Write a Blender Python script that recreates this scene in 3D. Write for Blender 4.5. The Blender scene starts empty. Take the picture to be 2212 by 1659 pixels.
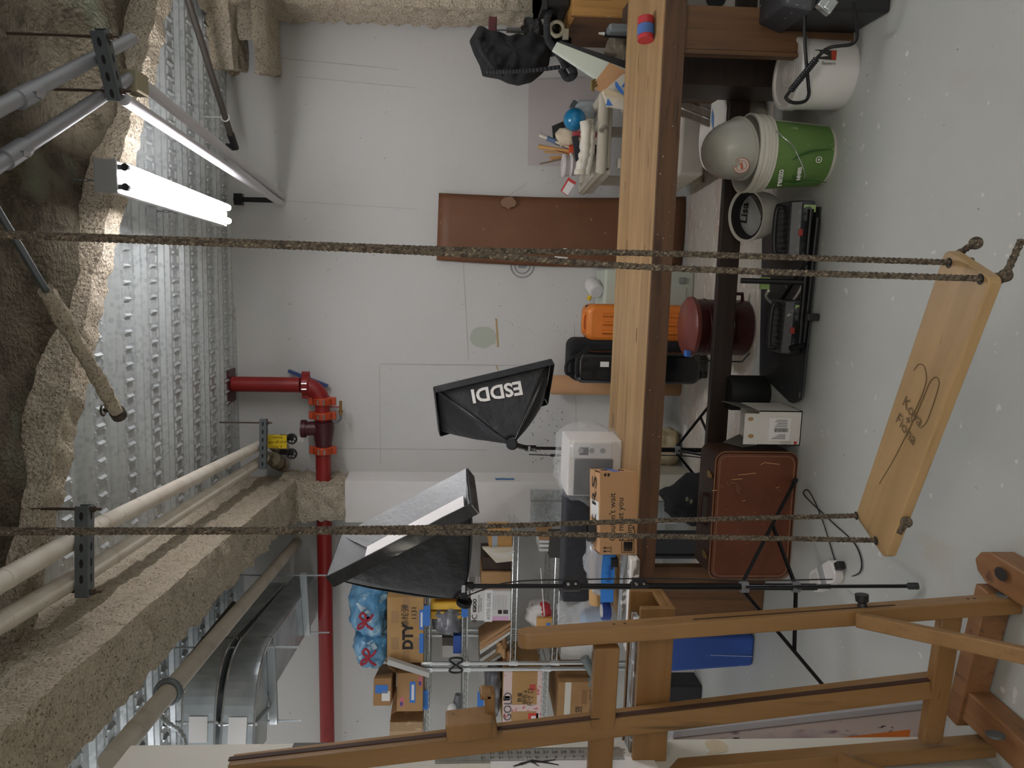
import bpy, bmesh, math, random
from mathutils import Vector, Matrix, noise as mnoise
from math import sin, cos, pi, radians
V = Vector
S = bpy.context.scene
COL = S.collection
random.seed(7)

# ------------------------------------------------------------------ camera
FPX, CAMH, VX = 1600.0, 1.535, 1044.0      # focal length and optical axis (picture pixels), eye height
_y, _p, _r = radians(8.7), radians(2.8), 0.0127
F = V((-sin(_y)*cos(_p), cos(_y)*cos(_p), -sin(_p)))
_R = V((cos(_y), sin(_y), 0)); _U = _R.cross(F)
R = _R*cos(_r) + _U*sin(_r); U = _U*cos(_r) - _R*sin(_r)
O = V((0, 0, CAMH))
cam_d = bpy.data.cameras.new('camera'); cam = bpy.data.objects.new('camera', cam_d); COL.objects.link(cam)
cam_d.sensor_fit = 'HORIZONTAL'; cam_d.sensor_width = 36.0; cam_d.lens = FPX/2212.0*36.0
cam_d.shift_x = (1106.0-VX)/2212.0; cam_d.clip_start = 0.02; cam_d.clip_end = 60
X_, Y_, Z_ = -U, R, -F     # the phone was held turned a quarter: world up points to the picture's left
cam.matrix_world = Matrix(((X_.x, Y_.x, Z_.x, O.x), (X_.y, Y_.y, Z_.y, O.y), (X_.z, Y_.z, Z_.z, O.z), (0, 0, 0, 1)))
S.camera = cam

# ------------------------------------------------------------------ light set-up
W = bpy.data.worlds.new('world'); S.world = W; W.use_nodes = True
W.node_tree.nodes['Background'].inputs[0].default_value = (1.0, 0.99, 0.97, 1)
W.node_tree.nodes['Background'].inputs[1].default_value = 0.22
S.view_settings.view_transform = 'Standard'; S.view_settings.look = 'None'
S.view_settings.gamma = 1.0; S.view_settings.use_curve_mapping = False
S.view_settings.exposure = 1.25
TUBE_KEY = 28.0        # emission of the fluorescent tubes in view
TUBE_REAR = 42.0       # tubes of the unseen aisle fixture and the added fill fixture
TUBE_ALCOVE = 10.0     # tubes over the storage alcove

# ------------------------------------------------------------------ picture helpers (image pixel -> place in the room)
WALL_Y = 4.90
DECK_Z = 2.912
def ray(x, y): return F + R*((829.5-y)/FPX) - U*((x-VX)/FPX)
def PD(x, y, d): return O + ray(x, y)*d
def PZ(x, y, z):
    r = ray(x, y); return O + r*((z-CAMH)/r.z)
def PY(x, y, Y):
    r = ray(x, y); return O + r*(Y/r.y)

# ------------------------------------------------------------------ materials
def lin(c):
    if isinstance(c, str):
        c = [int(c[i:i+2], 16)/255 for i in (0, 2, 4)]
    return tuple((x/12.92 if x <= .04045 else ((x+.055)/1.055)**2.4) for x in c[:3]) + (1,)
MATS = {}
def mat(name, col, rough=.6, metal=0.0, layers=(), bump=None, emit=0, trans=0, alpha=1, coat=0, spec=.5):
    """layers: (kind, (sx,sy,sz), lo, hi, colour[, detail]) mixed over col by a thresholded texture in object space."""
    if name in MATS: return MATS[name]
    m = bpy.data.materials.new(name); m.use_nodes = True; MATS[name] = m
    nt = m.node_tree; nd = nt.nodes; lk = nt.links
    b = nd['Principled BSDF']
    b.inputs['Roughness'].default_value = rough; b.inputs['Metallic'].default_value = metal
    b.inputs['Specular IOR Level'].default_value = spec
    b.inputs['Coat Weight'].default_value = coat
    if trans: b.inputs['Transmission Weight'].default_value = trans
    if alpha < 1: b.inputs['Alpha'].default_value = alpha
    b.inputs['Base Color'].default_value = lin(col)
    tc = None
    def coords(s):
        nonlocal tc
        if tc is None: tc = nd.new('ShaderNodeTexCoord')
        mp = nd.new('ShaderNodeMapping'); mp.inputs['Scale'].default_value = s
        lk.new(tc.outputs['Object'], mp.inputs[0]); return mp.outputs[0]
    def tex(kind, s, detail):
        if kind == 'noise':
            t = nd.new('ShaderNodeTexNoise'); t.inputs['Scale'].default_value = 1; t.inputs['Detail'].default_value = detail; out = t.outputs[0]
        elif kind == 'voro':
            t = nd.new('ShaderNodeTexVoronoi'); t.inputs['Scale'].default_value = 1; out = t.outputs['Distance']
        elif kind == 'wave':
            t = nd.new('ShaderNodeTexWave'); t.inputs['Scale'].default_value = 1; t.inputs['Distortion'].default_value = 3.5; t.inputs['Detail'].default_value = detail; t.inputs['Detail Scale'].default_value = 1.3; out = t.outputs[1]
        lk.new(coords(s), t.inputs['Vector']); return out
    prev = None
    for L in layers:
        kind, s, lo, hi, c2 = L[:5]; det = L[5] if len(L) > 5 else 4
        mr = nd.new('ShaderNodeMapRange'); mr.inputs[1].default_value = lo; mr.inputs[2].default_value = hi
        lk.new(tex(kind, s, det), mr.inputs[0])
        mx = nd.new('ShaderNodeMix'); mx.data_type = 'RGBA'
        lk.new(mr.outputs[0], mx.inputs[0])
        if prev is None: mx.inputs[6].default_value = lin(col)
        else: lk.new(prev, mx.inputs[6])
        mx.inputs[7].default_value = lin(c2); prev = mx.outputs[2]
    if prev is not None: lk.new(prev, b.inputs['Base Color'])
    if bump:
        kind, s, st, dist = bump
        bp = nd.new('ShaderNodeBump'); bp.inputs['Strength'].default_value = st; bp.inputs['Distance'].default_value = dist
        lk.new(tex(kind, s, 5), bp.inputs['Height']); lk.new(bp.outputs[0], b.inputs['Normal'])
    if emit:
        b.inputs['Emission Color'].default_value = lin(col); b.inputs['Emission Strength'].default_value = emit
    return m
def wood(name, c1, c2, axis='X', k=1.0, rough=.5, extra=()):
    dk = ''.join('%02x' % int(int(c2[i:i+2], 16)*.72) for i in (0, 2, 4))
    s = {'X': (1.6*k, 26*k, 26*k), 'Y': (26*k, 1.6*k, 26*k), 'Z': (26*k, 26*k, 1.6*k)}[axis]
    s2 = tuple(v*4 for v in s)
    s3 = tuple(v*2.3 for v in s)
    return mat(name, c1, rough, 0, [('noise', s, .32, .70, c2, 6), ('noise', s2, .58, .75, c2, 3), ('noise', s3, .63, .74, dk, 3)]+list(extra), bump=('noise', s2, .18, .004))
def plain(hexcol, rough=.6, metal=0.0, **k):
    return mat('paint_'+hexcol+'_%d_%d' % (rough*100, metal*100), hexcol, rough, metal, **k)

# ------------------------------------------------------------------ mesh builder
ROOT = {}
class MB:
    def __init__(s, M=None): s.v = []; s.f = []; s.mi = []; s.M = M; s.cur = 0
    def add(s, vs, fs):
        n = len(s.v)
        if s.M is not None: vs = [s.M @ V(p) for p in vs]
        s.v += [V(p) for p in vs]; s.f += [tuple(i+n for i in f) for f in fs]; s.mi += [s.cur]*len(fs)
        return s
    def box(s, c, d, Rm=None):
        c = V(c); h = V(d)/2
        vs = [V((x*h.x, y*h.y, z*h.z)) for x in (-1, 1) for y in (-1, 1) for z in (-1, 1)]
        if Rm is not None: vs = [Rm @ p for p in vs]
        return s.add([c+p for p in vs], [(0, 1, 3, 2), (4, 6, 7, 5), (0, 4, 5, 1), (2, 3, 7, 6), (0, 2, 6, 4), (1, 5, 7, 3)])
    def box2(s, a, b):
        a = V(a); b = V(b); return s.box((a+b)/2, [abs(b[i]-a[i]) for i in range(3)])
    def hexa(s, q0, q1):
        """two matching quads joined into a solid"""
        return s.add(list(q0)+list(q1), [(3, 2, 1, 0), (4, 5, 6, 7), (0, 1, 5, 4), (1, 2, 6, 5), (2, 3, 7, 6), (3, 0, 4, 7)])
    def bar(s, p0, p1, w, h, up=(0, 0, 1)):
        p0 = V(p0); p1 = V(p1); d = (p1-p0).normalized(); up = V(up)
        a = d.cross(up)
        if a.length < 1e-4: a = d.cross(V((1, 0, 0)))
        a.normalize(); b = a.cross(d).normalized()
        q = lambda p: [p+a*(i*w/2)+b*(j*h/2) for i, j in ((-1, -1), (1, -1), (1, 1), (-1, 1))]
        return s.hexa(q(p0), q(p1))
    def tube(s, pts, r, n=10, cap=True, closed=False):
        pts = [V(p) for p in pts]; m = len(pts)
        rs = r if isinstance(r, (list, tuple)) else [r]*m
        vs = []; up = None
        for i, p in enumerate(pts):
            if closed: t = pts[(i+1) % m]-pts[i-1]
            else: t = pts[min(i+1, m-1)]-pts[max(i-1, 0)]
            t.normalize()
            if up is None:
                up = V((0, 0, 1)) if abs(t.z) < .9 else V((1, 0, 0))
            a = t.cross(up)
            if a.length < 1e-5: a = t.cross(V((0, 1, 0)))
            a.normalize(); b = a.cross(t).normalized(); up = b
            vs += [p+(a*cos(2*pi*k/n)+b*sin(2*pi*k/n))*rs[i] for k in range(n)]
        fs = []
        for i in range(m if closed else m-1):
            j = (i+1) % m
            fs += [(i*n+k, i*n+(k+1) % n, j*n+(k+1) % n, j*n+k) for k in range(n)]
        if cap and not closed: fs += [tuple(range(n))[::-1], tuple((m-1)*n+k for k in range(n))]
        return s.add(vs, fs)
    def lathe(s, prof, c=(0, 0, 0), n=32, Rm=None, a0=0, a1=2*pi, sx=1, sy=1, cap=True):
        full = abs(a1-a0-2*pi) < 1e-6; k = n if full else n+1; c = V(c); vs = []
        for r, z in prof:
            for i in range(k):
                a = a0+(a1-a0)*i/n; p = V((r*cos(a)*sx, r*sin(a)*sy, z))
                vs.append(c+(Rm @ p if Rm is not None else p))
        fs = []
        for j in range(len(prof)-1):
            for i in range(n):
                i2 = (i+1) % k if full else i+1
                fs.append((j*k+i, j*k+i2, (j+1)*k+i2, (j+1)*k+i))
        if full and cap:
            if prof[0][0] > 1e-5: fs.append(tuple(range(k))[::-1])
            if prof[-1][0] > 1e-5: fs.append(tuple((len(prof)-1)*k+i for i in range(k)))
        return s.add(vs, fs)
    def ell(s, c, r, n=20, m=12, Rm=None):
        c = V(c); r = V(r) if not isinstance(r, (int, float)) else V((r, r, r)); vs = []; fs = []
        for i in range(m+1):
            t = pi*i/m
            for k in range(n):
                p = V((r.x*sin(t)*cos(2*pi*k/n), r.y*sin(t)*sin(2*pi*k/n), -r.z*cos(t)))
                vs.append(c+(Rm @ p if Rm is not None else p))
        for i in range(m): fs += [(i*n+k, i*n+(k+1) % n, (i+1)*n+(k+1) % n, (i+1)*n+k) for k in range(n)]
        return s.add(vs, fs)
    def prism(s, poly, o, ax, ay, dep):
        """polygon in the plane (o, ax, ay) thickened along the vector dep"""
        o = V(o); ax = V(ax); ay = V(ay); dep = V(dep); n = len(poly)
        a = [o+ax*x+ay*y for x, y in poly]; b = [p+dep for p in a]
        return s.add(a+b, [tuple(range(n))[::-1], tuple(range(n, 2*n))]+[(i, (i+1) % n, n+(i+1) % n, n+i) for i in range(n)])
    def quad(s, *p): return s.add(p, [tuple(range(len(p)))])
    def grid(s, fn, nu, nv, closed_u=False):
        ku = nu if closed_u else nu+1
        vs = [fn(i/nu, j/nv) for j in range(nv+1) for i in range(ku)]
        fs = [(j*ku+i, j*ku+(i+1) % ku, (j+1)*ku+(i+1) % ku, (j+1)*ku+i) for j in range(nv) for i in range(nu)]
        return s.add(vs, fs)
    def build(s, name, m, parent=None, bevel=0, smooth=None, seg=2, solid=0, subsurf=0, label=None):
        me = bpy.data.meshes.new(name)
        if parent is not None: Mi = ROOT[parent].inverted()
        else:
            xs = [p.x for p in s.v]; ys = [p.y for p in s.v]; zs = [p.z for p in s.v]
            loc = V(((min(xs)+max(xs))/2, (min(ys)+max(ys))/2, min(zs)))
            Mi = Matrix.Translation(-loc)
        me.from_pydata([Mi @ p for p in s.v], [], s.f)
        mm = m if isinstance(m, (list, tuple)) else [m]
        for x in mm: me.materials.append(x)
        if len(mm) > 1: me.polygons.foreach_set('material_index', s.mi)
        bm = bmesh.new(); bm.from_mesh(me); bmesh.ops.recalc_face_normals(bm, faces=bm.faces); bm.to_mesh(me); bm.free()
        if smooth:
            me.polygons.foreach_set('use_smooth', [True]*len(me.polygons)); me.set_sharp_from_angle(angle=radians(smooth if smooth > 1 else 40))
        me.update()
        o = bpy.data.objects.new(name, me); COL.objects.link(o)
        if parent is not None: o.parent = parent; ROOT[o] = ROOT[parent]
        else: o.location = loc; ROOT[o] = Matrix.Translation(loc)
        if solid:
            q = o.modifiers.new('thick', 'SOLIDIFY'); q.thickness = solid; q.offset = 0
        if bevel:
            q = o.modifiers.new('edge', 'BEVEL'); q.width = bevel; q.segments = seg; q.limit_method = 'ANGLE'; q.angle_limit = radians(35)
        if subsurf:
            q = o.modifiers.new('round', 'SUBSURF'); q.levels = subsurf; q.render_levels = subsurf
        if label: o['label'] = label
        return o
def thing(name, label, cat, loc=(0, 0, 0), rz=0, group=None):
    o = bpy.data.objects.new(name, None); COL.objects.link(o); o.empty_display_size = .05
    o.location = loc; o.rotation_euler = (0, 0, rz); ROOT[o] = Matrix.Translation(V(loc)) @ Matrix.Rotation(rz, 4, 'Z')
    return tag(o, label, cat, group)
def tag(o, label, cat, group=None, kind=None):
    o['label'] = label; o['category'] = cat
    if group: o['group'] = group
    if kind: o['kind'] = kind
    return o
def struct(o, label=None, cat=None):
    o['kind'] = 'structure'
    if label: o['label'] = label
    if cat: o['category'] = cat
    return o
def dup(root, loc=None, rz=None, label=None, group=None, scale=None):
    r = root.copy(); COL.objects.link(r)
    if loc is not None: r.location = loc
    if rz is not None: r.rotation_euler = (0, 0, rz)
    if scale is not None: r.scale = scale
    if label: r['label'] = label
    if group: r['group'] = group
    for ch in [o for o in COL.objects if o.parent == root]:
        c = ch.copy(); COL.objects.link(c); c.parent = r
        for g in [o for o in COL.objects if o.parent == ch]:
            d = g.copy(); COL.objects.link(d); d.parent = c
    return r
def frame(o, ax, ay):
    """4x4 with local x,y axes in the world"""
    ax = V(ax).normalized(); az = ax.cross(V(ay)).normalized(); ay = az.cross(ax)
    o = V(o)
    return Matrix(((ax.x, ay.x, az.x, o.x), (ax.y, ay.y, az.y, o.y), (ax.z, ay.z, az.z, o.z), (0, 0, 0, 1)))
def text(parent, body, o, ax, ay, size, m, name='lettering', align='CENTER', width=None, lift=.0006, bold=0.0, shear=0):
    """lettering: characters as a thin mesh; o = centre, ax = reading direction, ay = towards the letter tops"""
    cu = bpy.data.curves.new('txt', 'FONT'); cu.body = body; cu.size = size; cu.align_x = align; cu.align_y = 'CENTER'
    cu.offset = bold; cu.resolution_u = 3; cu.shear = shear
    ob = bpy.data.objects.new('txt', cu); COL.objects.link(ob)
    bpy.context.view_layer.update()
    me = bpy.data.meshes.new_from_object(ob.evaluated_get(bpy.context.evaluated_depsgraph_get()))
    bpy.data.objects.remove(ob); bpy.data.curves.remove(cu)
    xs = [v.co.x for v in me.vertices] or [0]
    k = 1.0 if not width else width/max(1e-6, max(xs)-min(xs))
    M = frame(o, ax, ay)
    b = MB(M); b.add([(v.co.x*k, v.co.y*(k if width and size <= 0 else 1), lift) for v in me.vertices], [tuple(p.vertices) for p in me.polygons])
    bpy.data.meshes.remove(me)
    return b.build(name, m, parent)
def rrect(w, h, r, n=5):
    P = []
    for cx, cy, a in ((w/2-r, h/2-r, 0), (-w/2+r, h/2-r, 90), (-w/2+r, -h/2+r, 180), (w/2-r, -h/2+r, 270)):
        for i in range(n+1): P.append((cx+r*cos(radians(a+90*i/n)), cy+r*sin(radians(a+90*i/n))))
    return P
def curve_pts(P, n=8):
    """smooth (Catmull-Rom) polyline through points"""
    P = [V(p) for p in P]; Q = [P[0]*2-P[1]]+P+[P[-1]*2-P[-2]]; out = []
    for i in range(1, len(Q)-2):
        a, b, c, d = Q[i-1:i+3]
        for k in range(n):
            t = k/n; out.append(.5*((2*b)+(c-a)*t+(2*a-5*b+4*c-d)*t*t+(3*b-a-3*c+d)*t**3))
    return out+[P[-1]]
XA, YA, ZA = V((1, 0, 0)), V((0, 1, 0)), V((0, 0, 1))
# ------------------------------------------------------------------ setting: materials
M_wall = mat('white_painted_concrete', 'cbcbc8', .75, 0, [
    ('noise', (.55, 1, .8), .5, .75, 'c6c5bf', 3), ('noise', (24, 24, 24), .75, .79, 'a8a49c', 2), ('voro', (9, 9, 9), .035, .02, '8f8b84'),
    ('noise', (45, 45, 45), .77, .80, '8b867f', 2)], bump=('noise', (35, 35, 35), .25, .004))
M_floor = mat('scuffed_grey_floor_paint', 'b0b3ae', .5, 0, [
    ('noise', (1.3, 1.3, 1.3), .45, .75, 'a8aba6', 3), ('noise', (5, 3, 5), .62, .74, 'aeada3', 5), ('noise', (26, 26, 26), .71, .74, 'c9cac4', 2),
    ('noise', (60, 40, 40), .74, .77, '6d6f6b', 2), ('voro', (5, 5, 5), .06, .04, 'd4d5d0')], bump=('noise', (14, 14, 14), .12, .01))
M_scuff = mat('worn_cream_floor_paint', 'bbb7ab', .55, 0, [('noise', (2.5, 9, 2), .5, .68, 'b3a192', 5), ('noise', (11, 30, 9), .58, .66, 'd8d2c4', 4), ('noise', (30, 60, 30), .68, .72, '8d7660', 2)])
M_fuzz = mat('sprayed_fireproofing', 'c3b7a3', .95, 0, [('noise', (22, 22, 22), .52, .62, 'b3a793', 4), ('noise', (110, 110, 110), .57, .65, '85796a', 3), ('noise', (150, 150, 150), .60, .66, 'dccfba', 2)], bump=('noise', (75, 75, 75), 1.0, .02), spec=.1)
M_galv = mat('galvanised_steel', 'bfc4c5', .36, .5, [('noise', (9, 9, 9), .4, .7, 'a7adae', 3), ('voro', (40, 40, 40), .3, .6, 'c6cbcb')])
M_panel = mat('cream_partition_paint', 'd3d0c4', .6, 0, [('noise', (1.5, 1.5, 1.5), .5, .7, 'cbc7ba', 4), ('noise', (30, 30, 30), .72, .76, '8d877c', 2)])
M_white = mat('white_column_paint', 'e0dedb', .55, 0, [('noise', (3, 3, 1), .5, .75, 'd6d2c8', 3)])

# ------------------------------------------------------------------ floor, walls
b = MB(); b.box2((-4.5, -2.5, -.1), (3.2, WALL_Y+.1, 0)); fl = struct(b.build('floor', M_floor), 'grey painted concrete floor with pale specks', 'floor')
b = MB()
n = 60
pts = []
for i in range(n):
    a = 2*pi*i/n; k = 1+.16*mnoise.noise(V((3*cos(a), 3*sin(a), .3)))
    pts.append((.05+1.75*k*cos(a), 4.18+.60*k*sin(a)))
pts = [(x, min(y, WALL_Y-.004)) for x, y in pts]
b.add([(x, y, .0015) for x, y in pts], [tuple(range(n))])
o = b.build('worn_patch', M_scuff, fl, label='worn cream and pinkish patch of floor paint')
b = MB(); b.box2((-4.5, WALL_Y, 0), (3.2, WALL_Y+.2, 3.15)); wl = struct(b.build('wall_back', M_wall), 'white painted concrete back wall', 'wall')
# form-board lines and joints cast into the wall
b = MB()
for x0, y0, x1, y1 in ((820, 790, 822, 1000), (600, 125, 860, 150), (640, 165, 900, 190), (1240, 700, 1246, 1000), (700, 968, 1050, 972), (820, 786, 1160, 790), (1085, 430, 1140, 395), (560, 430, 900, 452), (1000, 560, 1012, 780)):
    p, q = PY(x0, y0, WALL_Y-.001), PY(x1, y1, WALL_Y-.001); b.bar(p, q, .003, .003)
b.build('form_line', mat('form_line_grey', 'b4b0aa', .8), wl)
# repainted patch and stain streak
b = MB(); c = PY(1044, 728, WALL_Y-.002); P = []
for i in range(40):
    a = 2*pi*i/40; k = 1+.16*mnoise.noise(V((2.3*cos(a), 2.3*sin(a), 4)))+.06*random.random(); P.append((.068*k*cos(a), .088*k*sin(a)))
b.add([c+XA*x+ZA*y for x, y in P], [tuple(range(40))]); b.build('paint_patch', mat('grey_green_paint', 'b0b6a8', .7), wl, label='irregular grey green paint patch')
b = MB()
for y0, y1, w in ((688, 750, .006), (789, 800, .004)):
    p, q = PY(1072, y0, WALL_Y-.0015), PY(1076, y1, WALL_Y-.0015); b.bar(p, q, w*2, .001, YA)
b.build('stain', mat('rust_stain', 'b59a6c', .8), wl)
# chips and pin holes on the wall
b = MB(); rnd = random.Random(3)
def chips(n, x0, x1, y0, y1, s0, s1):
    for _ in range(n):
        c = PY(rnd.uniform(x0, x1), rnd.uniform(y0, y1), WALL_Y-.0012); s = rnd.uniform(s0, s1); k = rnd.randint(4, 6); a0 = rnd.random()*6
        b.add([c+XA*(s*rnd.uniform(.5, 1.3)*cos(a0+2*pi*i/k))+ZA*(s*rnd.uniform(.4, 1)*sin(a0+2*pi*i/k)) for i in range(k)], [tuple(range(k))])
chips(80, 520, 1180, 180, 1010, .001, .0035); chips(50, 1180, 1320, 580, 1000, .0015, .005); chips(70, 1150, 1215, 880, 1015, .002, .008)
chips(40, 1090, 1230, 690, 760, .001, .004); chips(50, 640, 740, 990, 1015, .001, .004)
b.build('chip_speck', mat('chipped_paint_brown', '7b7468', .9), wl, label='chipped paint specks')

# metal deck: ribs run along X
b = MB(); per = .285; x0, x1 = -2.6, 2.3; yy = 2.35; prof = []
while yy < WALL_Y+.1:
    prof += [(yy, DECK_Z), (yy+.13, DECK_Z), (yy+.142, DECK_Z+.018), (yy+.175, DECK_Z+.022), (yy+.187, DECK_Z+.04), (yy+.245, DECK_Z+.04), (yy+.257, DECK_Z+.018), (yy+.272, DECK_Z+.018)]; yy += per
SK = .05
dk = lambda x, y, z: V((x, y+SK*x, z))
b.add([dk(x0, y, z) for y, z in prof]+[dk(x1, y, z) for y, z in prof], [(i, i+1, len(prof)+i+1, len(prof)+i) for i in range(len(prof)-1)])
ce = struct(b.build('ceiling', M_galv), 'galvanised corrugated metal deck ceiling', 'ceiling')
b = MB(); yy = 2.35
while yy < WALL_Y-.1:
    for k in range(int((x1-x0)/.07)):
        x = x0+k*.07; z = DECK_Z-.0005
        def ridge(xa, ya, xb, yb, w=.007, h=.009):
            p, q = dk(xa, ya, z), dk(xb, yb, z); d = (q-p).normalized(); s = V((-d.y, d.x, 0))*w
            b.add([p-s, p+s, q+s, q-s, p+d*.006-ZA*h, q-d*.006-ZA*h], [(0, 4, 5, 3), (1, 2, 5, 4), (0, 1, 4), (3, 5, 2)])
        ridge(x, yy+.032, x, yy+.096, .009, .012)
        for ys in (.022, .105): ridge(x+.015, yy+ys, x+.055, yy+ys, .006, .007)
    yy += per
b.build('emboss', M_galv, ce)
# sprayed near half of the ceiling, in front of the girder
def fuzzbox(b, P0, P1, nseg, ring, amp=.02, fr=14, seed=0, taper=None):
    """closed section `ring` (list of (side, up)) swept from P0 to P1, surface roughened"""
    P0 = V(P0); P1 = V(P1); d = (P1-P0).normalized(); s = d.cross(ZA).normalized(); L = (P1-P0).length
    pts = []
    for i in range(len(ring)):
        a, c = V((*ring[i], 0)), V((*ring[(i+1) % len(ring)], 0)); m = max(1, int((c-a).length/.03))
        for k in range(m): pts.append(a.lerp(c, k/m))
    n = len(pts); vs = []
    cen = sum(pts, V((0, 0, 0)))/n
    for i in range(nseg+1):
        for q in pts:
            w = P0.lerp(P1, i/nseg)+s*q.x+ZA*q.y
            o = (s*(q.x-cen.x)+ZA*(q.y-cen.y)); o.normalize()
            h = mnoise.fractal(w*fr+V((seed, 0, 0)), 1.0, 2.0, 4)
            vs.append(w+o*(h*amp)+d*(amp*.6*mnoise.noise(w*fr*1.7)))
    fs = [(i*n+k, i*n+(k+1) % n, (i+1)*n+(k+1) % n, (i+1)*n+k) for i in range(nseg) for k in range(n)]
    fs += [tuple(range(n))[::-1], tuple(nseg*n+k for k in range(n))]
    b.add(vs, fs)


# girder across the ceiling
ZG = 2.76
g0, g1 = PZ(340, 0, ZG), PZ(97, 1079, ZG); h0, h1 = PZ(373, 0, ZG), PZ(140, 1040, ZG)
ga, gb = (g0+h0)/2, (g1+h1)/2; gd = (gb-ga).normalized()
gw = (abs((h0-g0).dot(gd.cross(ZA)))+abs((h1-g1).dot(gd.cross(ZA))))/2
ga -= gd*.7; gb += gd*.9
b = MB(); w = gw/2
fuzzbox(b, ga, gb, 150, [(-w, 0), (w, 0), (w, .09), (w*.95, .30), (-w*.95, .30), (-w, .09)], .016, 16, 1)
struct(b.build('ceiling_girder', M_fuzz, smooth=60), 'sprayed steel girder running across the ceiling', 'beam')
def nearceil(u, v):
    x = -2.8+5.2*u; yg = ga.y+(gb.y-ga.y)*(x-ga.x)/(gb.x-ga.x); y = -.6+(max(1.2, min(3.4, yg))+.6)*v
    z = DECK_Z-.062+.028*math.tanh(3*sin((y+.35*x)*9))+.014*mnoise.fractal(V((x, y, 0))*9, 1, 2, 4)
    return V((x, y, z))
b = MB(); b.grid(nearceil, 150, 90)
M_fuzz_shade = mat('shaded_overspray', '5f584a', .95, 0, [('noise', (14, 14, 14), .5, .62, '4c463a', 4), ('noise', (85, 85, 85), .56, .64, '5c5448', 3), ('noise', (3, 3, 3), .6, .75, '757a68', 2)], bump=('noise', (60, 60, 60), 1.0, .02), spec=.1)  # overspray colour darkened to hold the shade in front of the girder
struct(b.build('ceiling_near', M_fuzz_shade, smooth=60), 'rough sprayed ceiling in front of the girder', 'ceiling')
# beam on the left that lands on the white column
ZB = 2.50
r0, r1 = PZ(640, 1036, ZB), PZ(338, 1294, ZB); l0, l1 = PZ(596, 1159, ZB), PZ(187, 1612, ZB)
rd = (r1-r0).normalized(); sd = rd.cross(ZA).normalized()
wB = ((l0-r0).dot(sd)+(l1-r1).dot(sd))/2
pa = r0+sd*wB/2-rd*.12; pb = r0+sd*wB/2+rd*4.6
b = MB(); w = abs(wB)/2
fuzzbox(b, pa, pb, 190, [(-w, 0), (w, 0), (w, .46), (-w, .46)], .022, 13, 5)
# haunch over the column
fuzzbox(b, PY(742, 1086, 4.72), PY(742, 1086, 4.72)+ZA*.34, 4, [(-.01, 0), (.01, 0), (.01, .02), (-.01, .02)], .0, 13, 2)
struct(b.build('ceiling_beam', M_fuzz, smooth=60), 'sprayed steel beam running from the white column towards the viewer', 'beam')
# white column
cf, cr = PY(1000, 1130, 4.66), PY(1000, 1041, 4.66)
zt = PY(745, 1085, 4.66).z
b = MB(); b.box2((cf.x, 4.66, .0), (cr.x, WALL_Y, zt)); co = struct(b.build('wall_column', M_white, bevel=.004), 'white boxed column against the back wall', 'column')
b = MB()
def colfuzz(u, v):
    a = 2*pi*u; sx = max(-1, min(1, 1.5*cos(a))); sy = max(-1, min(1, 1.5*sin(a)))
    cx = (cf.x+cr.x)/2; w = (cr.x-cf.x)/2-.012+.03*v*v
    p = V((cx+sx*w, 4.775+sy*(.115+.02*v), zt+v*(2.60-zt)))
    return p+V((sx, sy, 0))*.025*mnoise.fractal(p*14, 1, 2, 4)
b.grid(colfuzz, 70, 26, True)
struct(b.build('wall_column_head', M_fuzz, smooth=60), 'sprayed fireproofing above the white column', 'column')
# bits of tape, damage and corner guards on the column
b = MB(); p = PY(1085, 1034, 4.78)
for i in range(7):
    q = V((cr.x+.0015, 4.70+.012*random.random(), p.z+.05-.018*i)); b.quad(q, q+YA*.05, q+YA*.045-ZA*.016, q+YA*.004-ZA*.02)
b.build('tape_scrap', plain('4f78a8', .6), co, label='torn blue tape scraps')
b = MB()
for y0, y1 in ((1058, 1079), (1083, 1127)):
    a_, c_ = PY(1145, y1, 4.65), PY(1145, y0, 4.65)
    b.box2((a_.x, 4.646, .0), (c_.x, 4.66, a_.z))
    for k in range(16): b.bar((a_.x+.01, 4.645, a_.z-.03-.05*k), (c_.x-.01, 4.645, a_.z-.06-.05*k), .004, .003)
b.build('corner_guard', M_galv, co, label='embossed metal guard plates')
# partition on the left
wd = ray(965, 745); wd.z = 0; wd.normalize()
pe = PZ(2062, 1590, 0); ZP = PY(282, 1610, pe.y).z
b = MB(); nr = V((wd.y, -wd.x, 0)); q0 = pe; q1 = pe-wd*3.2
b.hexa([q0, q0-nr*.12, q1-nr*.12, q1], [p+ZA*ZP for p in (q0, q0-nr*.12, q1-nr*.12, q1)])
wpl = struct(b.build('wall_left', M_panel, bevel=.003), 'cream partition whose far edge closes off the storage shelves', 'wall')
# sprayed column on the right and I-beam above it
rc = PY(900, 22, 4.55)
b = MB(); fuzzbox(b, (rc.x+.2, 4.62, PY(1196, 10, 4.5).z), (rc.x+.2001, 4.62, 2.9), 70, [(-.2, -.2), (.2, -.2), (.2, .2), (-.2, .2)], .0, 13, 8)
b = MB()
def rcol(u, v):
    a = 2*pi*u; sx = max(-1, min(1, 1.6*cos(a))); sy = max(-1, min(1, 1.6*sin(a)))
    z0 = PY(1196, 10, 4.5).z
    p = V((rc.x+.2+sx*.19, 4.68+sy*.16, z0+v*(2.95-z0)))
    return p+V((sx, sy, 0))*.028*mnoise.fractal(p*12, 1, 2, 4)
b.grid(rcol, 60, 110, True)
b.box2((rc.x+.08, 4.6, 0), (rc.x+.3, 4.78, PY(1196, 10, 4.5).z+.05))
struct(b.build('wall_column_right', M_fuzz, smooth=60), 'sprayed steel column in the corner', 'column')
e1 = PY(608, 178, 4.86); e0 = PY(503, 140, 4.86)
b = MB(); zb_, zt_ = e1.z, 2.9
hh_ = zt_-zb_
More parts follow.
